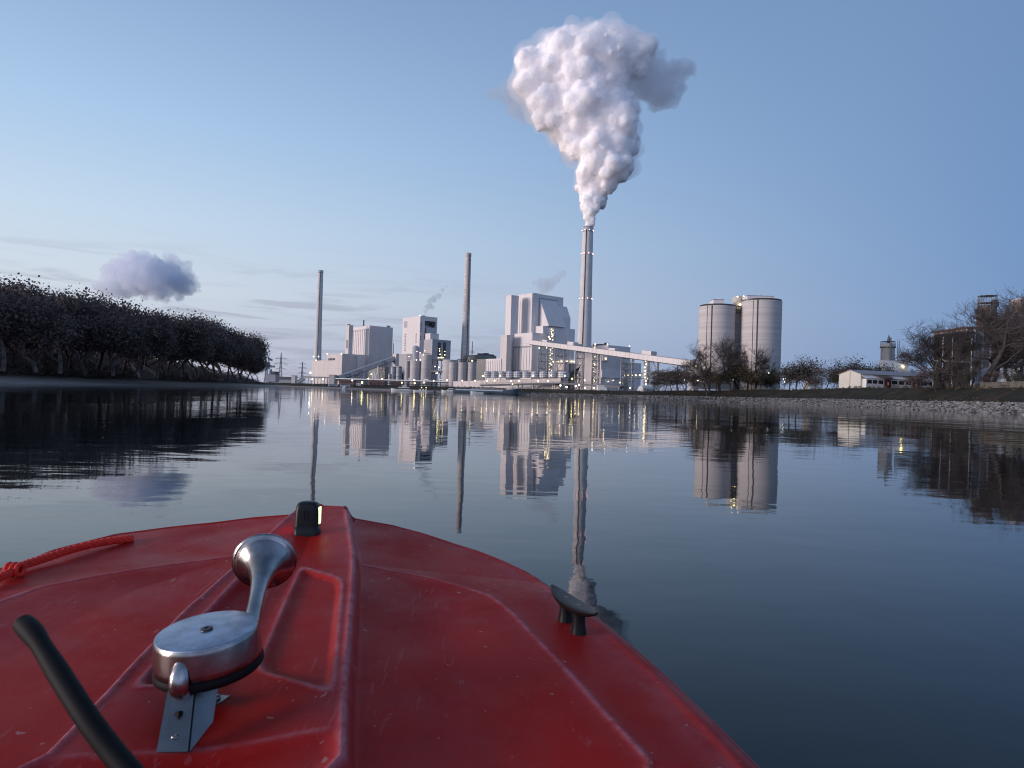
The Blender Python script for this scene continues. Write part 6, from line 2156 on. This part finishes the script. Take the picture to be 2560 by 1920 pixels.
# ================================================================== trees
class Tree:
    def __init__(s, seed):
        s.r = random.Random(seed)
        s.mb = MB()
        s.tips = []
    def grow(s, p, d, L, rad, depth, maxd, spread, ratio, up=.12, kids=(2, 4), segs=3, wob=.22, taper=.62, minr=.012):
        r = s.r
        pts, rs = [p], [rad]
        q = p.copy(); dd = d.copy()
        for i in range(segs):
            dd = (dd + Vector((r.gauss(0, wob), r.gauss(0, wob), r.gauss(0, wob) + up))).normalized()
            q = q + dd * (L / segs)
            pts.append(q.copy()); rs.append(max(rad * (1 - (1 - taper) * (i + 1) / segs), minr))
        s.mb.tube(pts, rs, 7 if depth == 0 else (5 if depth < 2 else 3), False, depth < 3)
        if depth >= maxd:
            s.tips.append((pts[-1], dd.copy())); s.tips.append((pts[-2], dd.copy()))
            return
        if depth >= maxd - 2:
            s.tips.append((pts[-1], dd.copy()))
        n = r.randint(*kids)
        for k in range(n):
            f = r.uniform(.35, 1.0) if k else 1.0
            i = min(int(f * segs), segs - 1)
            bp_ = pts[i].lerp(pts[i + 1], f * segs - i)
            a = r.uniform(0, 2 * PI)
            side = Vector((math.cos(a), math.sin(a), r.uniform(-.15, .35)))
            nd = (dd * (1 - spread) + side * spread * r.uniform(.7, 1.3)).normalized()
            s.grow(bp_, nd, L * ratio * r.uniform(.75, 1.2), max(rs[i] * (.62 if k else .82), minr), depth + 1, maxd, spread, ratio, up, kids, segs, wob, taper, minr)
    def leaves(s, n_per, size, rad):
        r = np.random.RandomState(s.r.randint(0, 9999))
        T = np.array([t[0][:] for t in s.tips])
        n = len(T) * n_per
        c = np.repeat(T, n_per, 0) + r.randn(n, 3) * rad * np.array((1, 1, .8))
        u = r.randn(n, 3); u /= np.linalg.norm(u, axis=1)[:, None]
        v = np.cross(u, r.randn(n, 3)); v /= np.linalg.norm(v, axis=1)[:, None]
        a = size * r.uniform(.6, 1.3, (n, 1)); b_ = a * r.uniform(.45, .8, (n, 1))
        V = np.stack([c - u * a, c + v * b_, c + u * a, c - v * b_], 1).reshape(-1, 3)
        mb = MB()
        mb.v = [tuple(x) for x in V]
        mb.f = [[4 * i, 4 * i + 1, 4 * i + 2, 4 * i + 3] for i in range(n)]
        mb.s = [False] * n
        mb.m = [0] * n
        return mb
BARK = mk('dark_bark', (.068, .058, .056), .95, .35, 2.0)
BARKP = mk('pale_plane_bark', (.14, .125, .118), .9, .6, .9)
LEAFB = mk('late_brown_leaves', (.17, .125, .115), .9, 0, .35, col2=(.080, .064, .062))
LEAFD = mk('dark_olive_leaves', (.080, .078, .058), .9, 0, .5, col2=(.042, .042, .034))
LEAFG = mk('dull_autumn_leaves', (.15, .115, .065), .9, 0, .5, col2=(.075, .065, .045))
def tree_proto(name, seed, H, pale=False, leaf=LEAFB, n_per=13, size=.25, maxd=5, spread=.52, ratio=.75, lean=(0, 0), rad=1.1, trunkf=.19, kids=(3, 4), up=.10):
    T = Tree(seed)
    tr_ = T.r
    T.grow(Vector((0, 0, -.6)), Vector((lean[0], lean[1], 1)).normalized(), H * trunkf, .36, 0, maxd, spread, ratio, up=up, kids=kids)
    mesh_t = T.mb
    root = thing(name, None, None)
    mesh_t.build('trunk', BARKP if pale else BARK, root)
    zs = max(p[0].z for p in T.tips)
    root['h'] = zs
    if leaf is not None:
        T.leaves(n_per, size, rad).build('crown', leaf, root)
    return root
protos = [tree_proto('plane_tree', 5, 27, True), tree_proto('plane_tree', 12, 27, True, lean=(.14, 0)), tree_proto('plane_tree', 23, 27, False), tree_proto('plane_tree', 31, 28, True, lean=(-.12, -.1))]
used = [False] * len(protos)
def put(protos_, used_, i, x, y, z, h, rz, label, cat, group, sx=1.0):
    src = protos_[i]
    o = src if not used_[i] else copy_tree(src)
    used_[i] = True
    s = h / src['h']
    o.location = (x, y, z)
    o.rotation_euler = (0, 0, rz)
    o.scale = (s * sx, s * sx, s)
    tag(o, label, cat, group)
    return o
# skyline of the left row: photo x and y of each crown top, and how far along the river it stands
ROW = [(-60, 690, 128), (30, 688, 135), (112, 700, 143), (170, 722, 150), (232, 722, 160), (300, 745, 170), (352, 762, 182), (408, 776, 194), (452, 792, 208), (492, 782, 222), (530, 794, 238), (568, 804, 256), (600, 822, 275), (624, 848, 296), (642, 880, 320), (652, 905, 350)]
GT = 'trees along the left bank'
rt_ = random.Random(4)
for k, (px, py, Y) in enumerate(ROW):
    p = at(px, py, Y)
    z = zleft(p.x, Y) if k < 14 else 3.6
    h_ = p.z - 4.2
    lab = f'brown-leaved plane tree, {ORD[k]} from the left in the front row of the left bank' if k else 'brown-leaved plane tree at the very left edge of the photo'
    put(protos, used, rt_.randrange(4), p.x - 1.0, Y, max(z, 3.2) - .2, h_ * .98, rt_.uniform(0, 6.3), lab, 'tree', GT, 1.0 if k < 11 else .95)
ROW2 = [(-20, 712, 165), (70, 712, 172), (140, 735, 180), (205, 742, 190), (268, 758, 200), (330, 778, 214), (385, 792, 226), (430, 800, 240), (475, 800, 256), (512, 800, 272), (550, 812, 292), (585, 828, 312), (612, 845, 335)]
for k, (px, py, Y) in enumerate(ROW2):
    p = at(px, py, Y)
    put(protos, used, (k * 3 + 1) % 4, p.x - 2, Y, 4.1, (p.z - 4.1) * 1.0, rt_.uniform(0, 6.3), f'dark leafy tree, {ORD[k]} from the left in the rear row of the left bank', 'tree', GT, 1.05)
ROW3 = [(20, 760, 150), (95, 770, 156), (190, 785, 172), (270, 800, 186), (345, 810, 204), (420, 822, 222), (500, 828, 250), (556, 838, 280), (606, 862, 318)]
for k, (px, py, Y) in enumerate(ROW3):
    p = at(px, py, Y)
    put(protos, used, (k * 5 + 2) % 4, p.x - 1.5, Y + 4, 4.0, (p.z - 4.0), rt_.uniform(0, 6.3), f'lower dark tree, {ORD[k]} from the left under the tall crowns of the left bank', 'tree', GT, 1.35)
# undergrowth on the left bank: a continuous mass nobody could count
def brush(label, spots, n_per, size, mat, name='undergrowth', twigs=True, seed=1, rad=(1.3, 1.3, .9)):
    r = np.random.RandomState(seed)
    C = np.array(spots, float)
    n = len(C) * n_per
    c = np.repeat(C[:, :3], n_per, 0)
    h_ = np.repeat(C[:, 3], n_per)
    th = r.uniform(0, 2 * PI, n); rr2 = np.sqrt(r.rand(n)) 
    zz = r.rand(n) ** .8
    prof_ = np.sqrt(np.clip(1 - (zz - .25) ** 2 / .62, 0, 1))
    c = c + np.stack([np.cos(th) * rr2 * prof_ * h_ * .62 * rad[0], np.sin(th) * rr2 * prof_ * h_ * .62 * rad[1], zz * h_ * rad[2]], 1)
    u = r.randn(n, 3); u /= np.linalg.norm(u, axis=1)[:, None]
    v = np.cross(u, r.randn(n, 3)); v /= np.linalg.norm(v, axis=1)[:, None]
    a = size * r.uniform(.6, 1.4, (n, 1)); b_ = a * r.uniform(.3, .6, (n, 1))
    V = np.stack([c - u * a, c + v * b_, c + u * a, c - v * b_], 1).reshape(-1, 3)
    mb = MB(); mb.v = [tuple(x) for x in V]; mb.f = [[4 * i, 4 * i + 1, 4 * i + 2, 4 * i + 3] for i in range(n)]; mb.s = [False] * n; mb.m = [0] * n
    return tag(mb.build(name, mat), label, 'undergrowth', kind='stuff')
sp = []
rb = random.Random(9)
for i in range(len(LP)):
    y = LP[i, 1]
    if 85 < y < 460:
        for o in (17, 20, 24, 29, 36, 44, 52):
            if rb.random() < .85:
                j = rb.uniform(-2, 2)
                x_, y_ = LP[i, 0] + LN[i, 0] * (o + j), y + LN[i, 1] * o + rb.uniform(-2, 2)
                k = 1.0 if y < 200 else .8
                sp.append((x_, y_, zleft(x_, y_) - .3, k * (rb.uniform(1.2, 2.4) if o < 19 else rb.uniform(2.6, 5.0) if o < 26 else rb.uniform(2.4, 4.6) + (3.6 if o > 28 else 0) + (1.5 if o > 40 else 0))))
brush('dark tangled undergrowth along the left bank under the trees', sp, 150, .27, LEAFB, seed=2)

sp = []
for i in range(0, len(LP)):
    if 70 < LP[i, 1] < 470:
        for o in (56, 64, 72, 80, 90):
            x_, y_ = LP[i, 0] + LN[i, 0] * o + rb.uniform(-3, 3), LP[i, 1] + LN[i, 1] * o + rb.uniform(-2, 2)
            sp.append((x_, y_, 3.6, rb.uniform(9, 15) * (1 if LP[i, 1] < 400 else .75)))
brush('dark unbroken wood closing the view behind the left bank trees', sp, 150, .55, LEAFD, name='far_wood', seed=12)
# ---- bare trees on the right bank
def bare(name, seed, H, maxd=6, spread=.5, ratio=.72, trunkf=.26, kids=(2, 4), lean=(0, 0), up=.05, minr=.022, leaf=None, n_per=1, wob=.2, rad0=None):
    T = Tree(seed)
    T.grow(Vector((0, 0, -.6)), Vector((lean[0], lean[1], 1)).normalized(), H * trunkf, rad0 or .55, 0, maxd, spread, ratio, up=up, kids=kids, wob=wob, minr=minr)
    root = thing(name, None, None)
    T.mb.build('trunk', BARK, root)
    root['h'] = max(p[0].z for p in T.tips)
    if leaf is not None:
        T.leaves(n_per, .20, .75).build('crown', leaf, root)
    return root
bp_ = [bare('bare_tree', 41, 37, 6, .56, .73, .24, (3, 5), up=.03), bare('bare_tree', 52, 34, 6, .5, .74, .22, (3, 5), up=.07, lean=(-.25, 0)), bare('bare_tree', 67, 34, 6, .45, .74, .22, (3, 5), up=.10, lean=(.2, 0))]
bu = [False] * 3
GB = 'bare trees on the right bank'
for i, (q, bx, by, Y, lab, sx) in enumerate(((z4(1240, 718), 1205, 1370, 404, 'broad bare tree before the left twin silo, main one of the clump', 1.15), (z4(1460, 722), 1440, 1370, 406, 'bare tree before the gap between the twin silos', .95), (z4(1130, 775), 1080, 1360, 405, 'bare tree leaning left before the left twin silo', 1.0),
                                            (z4(1720, 820), 1640, 1370, 402, 'bare tree spreading right before the right twin silo', 1.05), (z4(1590, 800), 1550, 1370, 408, 'slender bare tree before the right twin silo', .8), (z4(1030, 1010), 1050, 1370, 400, 'low bare tree at the left foot of the silo clump', 1.2), (z4(1870, 1020), 1850, 1360, 412, 'thin bare sapling right of the silo clump', .7))):
    top = at(*q, Y); b0 = at(*z4(bx, by), Y)
    zb = min(b0.z, zground(b0.x, Y)) - .1
    put(bp_, bu, [0, 2, 1, 2, 0, 1, 2][i], b0.x, Y, zb, (top.z - zb) * 1.08, [0.3, 2.2, 0.2, .1, 4.0, .5, 1][i], lab, 'tree', GB, sx)
for i, (q, bx, by, Y, lab, sx, pi) in enumerate(((z5(1820, 165), 1885, 960, 236, 'largest bare tree with a thick trunk before the old works', 1.5, 0), (z5(1950, 170), 1915, 955, 262, 'bare tree before the rounded drum tower', 1.0, 1), (z5(2090, 190), 2110, 950, 250, 'bare tree before the pale works wing', 1.1, 2), (z5(1390, 400), 1470, 975, 250, 'bare tree leaning left at the corner of the old works', 1.2, 1),
                                                 (z5(1230, 500), 1530, 975, 262, 'bare tree reaching far left over the long house', 1.6, 1), (z5(1600, 430), 1610, 970, 246, 'thin bare tree in the middle of the old works front', .9, 2), (z5(1560, 620), 1645, 970, 240, 'young bare tree left of the thick trunk', .9, 0), (z5(1700, 640), 1715, 970, 238, 'young bare tree close to the white marker post', .9, 2), (z5(2200, 420), 2200, 950, 240, 'bare tree cut by the right edge of the photo', 1.2, 0))):
    top = at(*q, Y); b0 = at(*z5(bx, by), Y)
    zb = min(b0.z, zground(b0.x, Y)) - .1
    put(bp_, bu, pi, b0.x, Y, zb, (top.z - zb) * 1.12, [.6, 2.0, 1.2, 5.9, 6.1, .4, 3, 5, 2][i], lab, 'tree', GB, sx)
# bushes
kp = [bare('bush', 81, 20, 5, .62, .75, .22, (3, 4), up=.10, minr=.02, leaf=LEAFB, n_per=1, wob=.25, rad0=.16), bare('bush', 88, 20, 5, .55, .76, .2, (3, 4), up=.12, minr=.02, leaf=LEAFD, n_per=2, wob=.25, rad0=.16), bare('bush', 95, 20, 5, .55, .76, .2, (3, 4), up=.14, minr=.02, leaf=LEAFG, n_per=2, wob=.25, rad0=.14)]
ku = [False] * 3
GU = 'bushes and small trees on the right bank'
BL_ = [(z4(430, 1075), 1375, 436, 0, 'brown twiggy bush, first left of the silo foot house'), (z4(520, 1065), 1375, 432, 0, 'brown twiggy bush, second left of the silo foot house'), (z4(610, 1080), 1375, 429, 1, 'brown twiggy bush, third left of the silo foot house'), (z4(690, 1060), 1372, 427, 0, 'tallest brown twiggy bush left of the silo foot house'), (z4(760, 1130), 1370, 424, 0, 'brown twiggy bush next to the silo foot house'), (z4(380, 1190), 1375, 436, 1, 'small dark bush beside the dome tent shed'),
       (z4(1180, 1130), 1372, 402, 2, 'yellowish bush under the broad bare tree'), (z4(1330, 1110), 1372, 403, 2, 'greenish bush in the middle of the silo clump'), (z4(1500, 1120), 1372, 402, 1, 'dark bush under the bare trees right of the silo gap'), (z4(1620, 1080), 1374, 401, 2, 'orange-brown bush at the right of the silo clump'), (z4(1720, 1150), 1374, 400, 2, 'low orange-brown bush before the right silo foot'), (z4(1800, 1150), 1345, 404, 1, 'dark bush with lamps behind it right of the silos'),
       (z4(1900, 1160), 1340, 406, 1, 'dark rounded bush below the yard lamps'), (z5(60, 760), 960, 388, 1, 'dark leafy small tree, left one near the white hall'), (z5(125, 698), 965, 388, 1, 'taller dark leafy tree left of the white hall'), (z5(190, 790), 965, 388, 1, 'dark leafy bush touching the white hall'), (z5(300, 860), 970, 366, 0, 'reddish bush before the white hall'), (z5(395, 738), 975, 368, 0, 'thin twiggy tree right of the white hall'), (z5(450, 810), 975, 366, 1, 'dark bush left of the long house gable'),
       (z5(545, 735), 900, 420, 1, 'dark tree behind the left gable of the long house'), (z5(640, 765), 900, 415, 1, 'dark rounded tree behind the roof of the long house'), (z5(740, 715), 900, 418, 1, 'tallest dark tree behind the roof of the long house'), (z5(840, 760), 900, 416, 1, 'dark tree before the white block of the cylinder plant'), (z5(960, 770), 900, 414, 0, 'twiggy tree before the cylinder plant'), (z5(1160, 815), 900, 420, 1, 'low dark tree right of the cylinder plant'),
       (z5(1420, 760), 975, 244, 0, 'twiggy bush at the corner of the old works'), (z5(1560, 780), 975, 240, 0, 'twiggy bush before the old works front'), (z5(1700, 800), 975, 236, 1, 'dark bush behind the white marker post'), (z5(1990, 800), 955, 232, 0, 'twiggy bush behind the low dyke wall'), (z5(2120, 820), 955, 226, 1, 'dark bush behind the right end of the dyke wall')]
for k, (q, by, Y, pi, lab) in enumerate(BL_):
    top = at(*q, Y)
    zb = zground(top.x, Y) - .2
    if top.z - zb < 2: zb = top.z - 3
    put(kp, ku, pi, top.x, Y, zb, top.z - zb, rt_.uniform(0, 6.3), lab, 'bush' if top.z - zb < 9 else 'tree', GU, 1.35)
# dry brown grass and brambles along the dyke edge
sp = []
for i in range(len(RP)):
    if 180 < RP[i, 1] < 430 and RP[i, 0] > 30:
        for o in (11, 14, 24, 27, 31):
            if rb.random() < (.35 if o < 20 else .75):
                x_, y_ = RP[i, 0] + RN[i, 0] * (o + rb.uniform(-1.5, 1.5)), RP[i, 1] + RN[i, 1] * o + rb.uniform(-2, 2)
                sp.append((x_, y_, zground(x_, y_) - .2, rb.uniform(.5, 1.0) if o < 20 else rb.uniform(.7, 1.5) * (2.2 if RP[i, 1] > 345 and o > 25 else 1)))
brush('low dry brambles and grass along the edge of the right dyke', sp, 60, .20, LEAFG, name='brambles', seed=5)
sp = []
for i in range(len(RP)):
    if RP[i, 1] > 400 and RP[i, 1] < 780:
        for o in (13, 18, 23):
            if rb.random() < .5:
                x_, y_ = RP[i, 0] + RN[i, 0] * o, RP[i, 1] + RN[i, 1] * o
                sp.append((x_, y_, zground(x_, y_) - .2, rb.uniform(.8, 1.8)))
brush('dark low scrub along the plant shore below the gantry', sp, 40, .3, LEAFD, name='scrub', seed=6)

# ================================================================== steam
def blob(spheres, sub=30, seed=0, child=(.30, .5), voxel=2.0, fine=0, disp=((14, 4.0), (5, 1.5)), name='plume', ydepth=.35, smooth=1, rng=None):
    """Billowing mass: spheres with smaller spheres budding from their skins, fused and roughened."""
    r = np.random.RandomState(seed)
    bm = bmesh.new()
    bmesh.ops.create_icosphere(bm, subdivisions=2, radius=1)
    base = np.array([v.co[:] for v in bm.verts]); faces = np.array([[v.index for v in f.verts] for f in bm.faces])
    bm.free()
    V, F = [], []
    k = 0
    def put_(c, rad):
        nonlocal k
        V.append(base * rad + c); F.append(faces + k); k += len(base)
    for (c, R) in spheres:
        put_(np.array(c), R)
        for _ in range(sub):
            d = r.randn(3); d /= np.linalg.norm(d)
            rad = R * r.uniform(*child)
            put_(np.array(c) + d * (R * r.uniform(.72, .98)), rad)
        for _ in range(fine):
            d = r.randn(3); d /= np.linalg.norm(d)
            put_(np.array(c) + d * (R * r.uniform(.95, 1.12)), R * r.uniform(.08, .2))
    me_ = bpy.data.meshes.new(name)
    me_.from_pydata(np.concatenate(V).tolist(), [], np.concatenate(F).tolist())
    o = bpy.data.objects.new(name, me_)
    COL.objects.link(o)
    m_ = o.modifiers.new('fuse', 'REMESH'); m_.mode = 'VOXEL'; m_.voxel_size = voxel; m_.use_smooth_shade = True
    for j, (sz, st_) in enumerate(disp):
        tx = bpy.data.textures.new(name + str(j), 'CLOUDS')
        tx.noise_scale = sz; tx.noise_depth = 3 if j == 0 else 2; tx.noise_type = 'SOFT_NOISE'
        d_ = o.modifiers.new('rough', 'DISPLACE'); d_.texture = tx; d_.strength = st_; d_.mid_level = .5; d_.texture_coords = 'LOCAL'
    dg = bpy.context.evaluated_depsgraph_get()
    me2 = bpy.data.meshes.new_from_object(o.evaluated_get(dg))
    bpy.data.objects.remove(o)
    bpy.data.meshes.remove(me_)
    me2.name = name
    me2.polygons.foreach_set('use_smooth', [True] * len(me2.polygons))
    return me2
def link(name, me_, mat, parent=None, label=None):
    me_.materials.clear(); me_.materials.append(mat)
    o = bpy.data.objects.new(name, me_); COL.objects.link(o)
    if parent: o.parent = parent
    if label: o['label'] = label
    return o
PY = 735.0
def sph(lst, zf, Y, yr=.35, seed=1, k=2.7645):
    r = np.random.RandomState(seed)
    o = []
    for x, y, rad in lst:
        R = rad / k * Y / FPX
        p = at(*zf(x, y), Y)
        o.append(((p.x, p.y + r.uniform(-yr, yr) * R * 1.5, p.z), R))
    return o
core = [(x, y + (10 if i > 24 else 0), r * (.92 if i > 12 else 1)) for i, (x, y, r) in enumerate([(868, 1492, 28), (864, 1440, 40), (872, 1390, 50), (872, 1330, 62), (905, 1290, 78), (880, 1215, 88), (980, 1215, 72), (870, 1130, 86), (1000, 1115, 112), (1075, 1090, 76), (900, 1010, 118), (1030, 970, 128), (1110, 930, 92), (790, 960, 96), (770, 870, 120), (900, 850, 145), (1050, 820, 125), (700, 770, 120),
        (850, 700, 175), (1040, 700, 140), (570, 640, 105), (700, 600, 155), (900, 560, 170), (1030, 540, 90), (480, 520, 112), (600, 450, 170), (780, 400, 190), (950, 370, 180), (455, 375, 92), (640, 290, 120), (770, 250, 135), (900, 230, 118), (1010, 200, 92), (1090, 300, 140), (1190, 350, 120), (1230, 290, 76), (1040, 450, 110), (560, 740, 78), (530, 790, 42)])]
STEAM = bpy.data.materials.new('dense_steam')
STEAM.use_nodes = True
sb = STEAM.node_tree.nodes['Principled BSDF']
sb.inputs['Base Color'].default_value = (.92, .90, .92, 1)
sb.inputs['Roughness'].default_value = 1.0
sb.inputs['Specular IOR Level'].default_value = 0.0
sb.inputs['Subsurface Weight'].default_value = 1.0
sb.inputs['Subsurface Radius'].default_value = (1.0, 1.0, 1.0)
sb.inputs['Subsurface Scale'].default_value = 15.0
plume = thing('steam_plume', 'huge white billowing steam plume rising from the thick chimney', 'steam plume', at(*z9(868, 1500), PY))
def child_world(o, parent):
    o.parent = parent
    o.matrix_parent_inverse = Matrix.Translation(parent.location).inverted()
    return o
cm_ = blob(sph(core, z9, PY, .35, 3), 22, 5, (.30, .58), 1.25, 40, ((13, 5.5), (4.5, 2.6), (2.0, 1.3)), 'plume_body')
child_world(link('plume_body', cm_, STEAM), plume)
def inflate(me_, grow, amp, scale, name, voxel, lo=0.15, zmin=-1e9):
    """A ragged skin some metres outside a billowing mesh, for the thin steam at its edge."""
    m2 = me_.copy()
    n = len(m2.vertices)
    co = np.empty(n * 3); m2.vertices.foreach_get('co', co); co = co.reshape(-1, 3)
    no = np.empty(n * 3); m2.vertices.foreach_get('normal', no); no = no.reshape(-1, 3)
    z0 = co[:, 2].min(); span = co[:, 2].max() - z0
    k = np.clip((co[:, 2] - z0) / span * 2.2, lo, 1.0)
    nz_ = np.array([mnoise.noise(Vector(p) / scale) for p in co])
    d = (grow + amp * nz_) * k
    co = co + no * np.maximum(d, .3)[:, None]
    m2.vertices.foreach_set('co', co.reshape(-1)); m2.update()
    o = bpy.data.objects.new(name, m2); COL.objects.link(o)
    r_ = o.modifiers.new('fuse', 'REMESH'); r_.mode = 'VOXEL'; r_.voxel_size = voxel; r_.use_smooth_shade = True
    me3 = bpy.data.meshes.new_from_object(o.evaluated_get(bpy.context.evaluated_depsgraph_get()))
    bpy.data.objects.remove(o); bpy.data.meshes.remove(m2)
    me3.name = name
    me3.polygons.foreach_set('use_smooth', [True] * len(me3.polygons))
    return me3
child_world(link('plume_fringe', inflate(cm_, 2.0, 3.2, 8.0, 'plume_fringe', 1.5), volume('steam_fringe', (.985, .98, .99), .075)), plume)
child_world(link('plume_haze', inflate(cm_, 5.5, 14.0, 16.0, 'plume_haze', 2.2, .08), volume('steam_outer_wisps', (.97, .965, .98), .022)), plume)
wr = [(1180, 430, 110), (1290, 470, 115), (1370, 540, 105), (1340, 640, 70), (1440, 470, 85), (1530, 425, 62), (1420, 620, 70), (1250, 560, 80), (1480, 540, 60), (1320, 380, 80)]
child_world(link('plume_veil', blob(sph(wr, z9, PY + 25, .3, 8), 26, 9, (.25, .5), 2.0, 0, ((9, 7.0), (4, 4.0)), 'plume_veil'), volume('grey_steam_veil', (.93, .92, .95), .06)), plume)
wl = [(340, 620, 76), (255, 600, 52), (180, 585, 40), (350, 710, 52), (410, 690, 76), (440, 760, 44), (300, 540, 44), (690, 1030, 36), (720, 1050, 28)]
child_world(link('plume_wisp', blob(sph(wl, z9, PY + 20, .3, 18), 22, 19, (.25, .5), 2.0, 0, ((9, 7.0), (4, 4.0)), 'plume_wisp'), volume('thin_steam_wisp', (.84, .80, .80), .028)), plume)

# far steam cloud behind the left trees
CYD = 1900.0
lc = [(790, 500, 60), (740, 490, 45), (870, 440, 110), (900, 470, 90), (980, 400, 130), (1060, 325, 96), (1090, 258, 52), (995, 330, 84), (880, 360, 70), (1100, 410, 140), (1180, 340, 90), (1220, 420, 130), (1330, 440, 100), (1300, 350, 60), (1080, 470, 80), (1230, 490, 60)]
lc2 = [(1380, 430, 80), (1430, 470, 70), (1350, 300, 60), (1420, 310, 45), (1460, 510, 40), (1290, 270, 45), (1250, 550, 50), (1120, 510, 40), (1530, 515, 24), (930, 290, 30), (1020, 235, 24), (1400, 400, 70), (1470, 450, 52), (1180, 300, 40)]
t = thing('steam_cloud', 'blue-grey drifting steam cloud low in the sky behind the left trees', 'steam cloud', at(*z6(1050, 450), CYD))
child_world(link('cloud_body', blob(sph(lc, z6, CYD, .4, 4, 3.072), 24, 6, (.25, .5), 3.0, 30, ((30, 22.0), (12, 13.0), (5, 5.0)), 'cloud_body'), volume('far_steam', (.91, .945, 1.0), .034)), t)
child_world(link('cloud_wisp', blob(sph(lc2, z6, CYD, .4, 5, 3.072), 24, 7, (.25, .5), 4.0, 0, ((22, 22.0), (9, 9.0)), 'cloud_wisp'), volume('far_steam_wisp', (.90, .93, 1.0), .022)), t)
# thin smoke over two roofs
s1 = [(1580, 690, 18), (1582, 640, 26), (1600, 590, 34), (1650, 585, 36), (1635, 530, 32), (1680, 500, 40), (1730, 460, 34), (1780, 390, 26), (1820, 350, 20)]
t = thing('smoke_wisp', 'thin grey smoke drifting from the roof of the windowed tower', 'smoke', at(*z1(1580, 690), 975))
child_world(link('smoke_body', blob(sph(s1, z1, 985, .3, 6, 4.6075), 16, 11, (.25, .5), 1.2, 0, ((6, 5.0), (2.5, 2.5)), 'smoke_body'), volume('grey_smoke', (.45, .45, .52), .05)), t)
s2 = [(815, 185, 42), (820, 130, 60), (850, 90, 80), (900, 60, 85), (960, 30, 70), (780, 40, 60), (720, 30, 40), (1000, -30, 50), (1060, -60, 50), (1100, -90, 36)]
t = thing('smoke_wisp', 'pale pinkish smoke rising behind the roof of the tallest boiler house', 'smoke', at(*z3(815, 190), 690))
child_world(link('smoke_body', blob(sph(s2, z3, 700, .3, 7, 5.267), 16, 13, (.25, .5), 1.2, 0, ((6, 5.0), (2.5, 2.5)), 'smoke_body'), volume('pale_smoke', (.78, .70, .76), .035)), t)
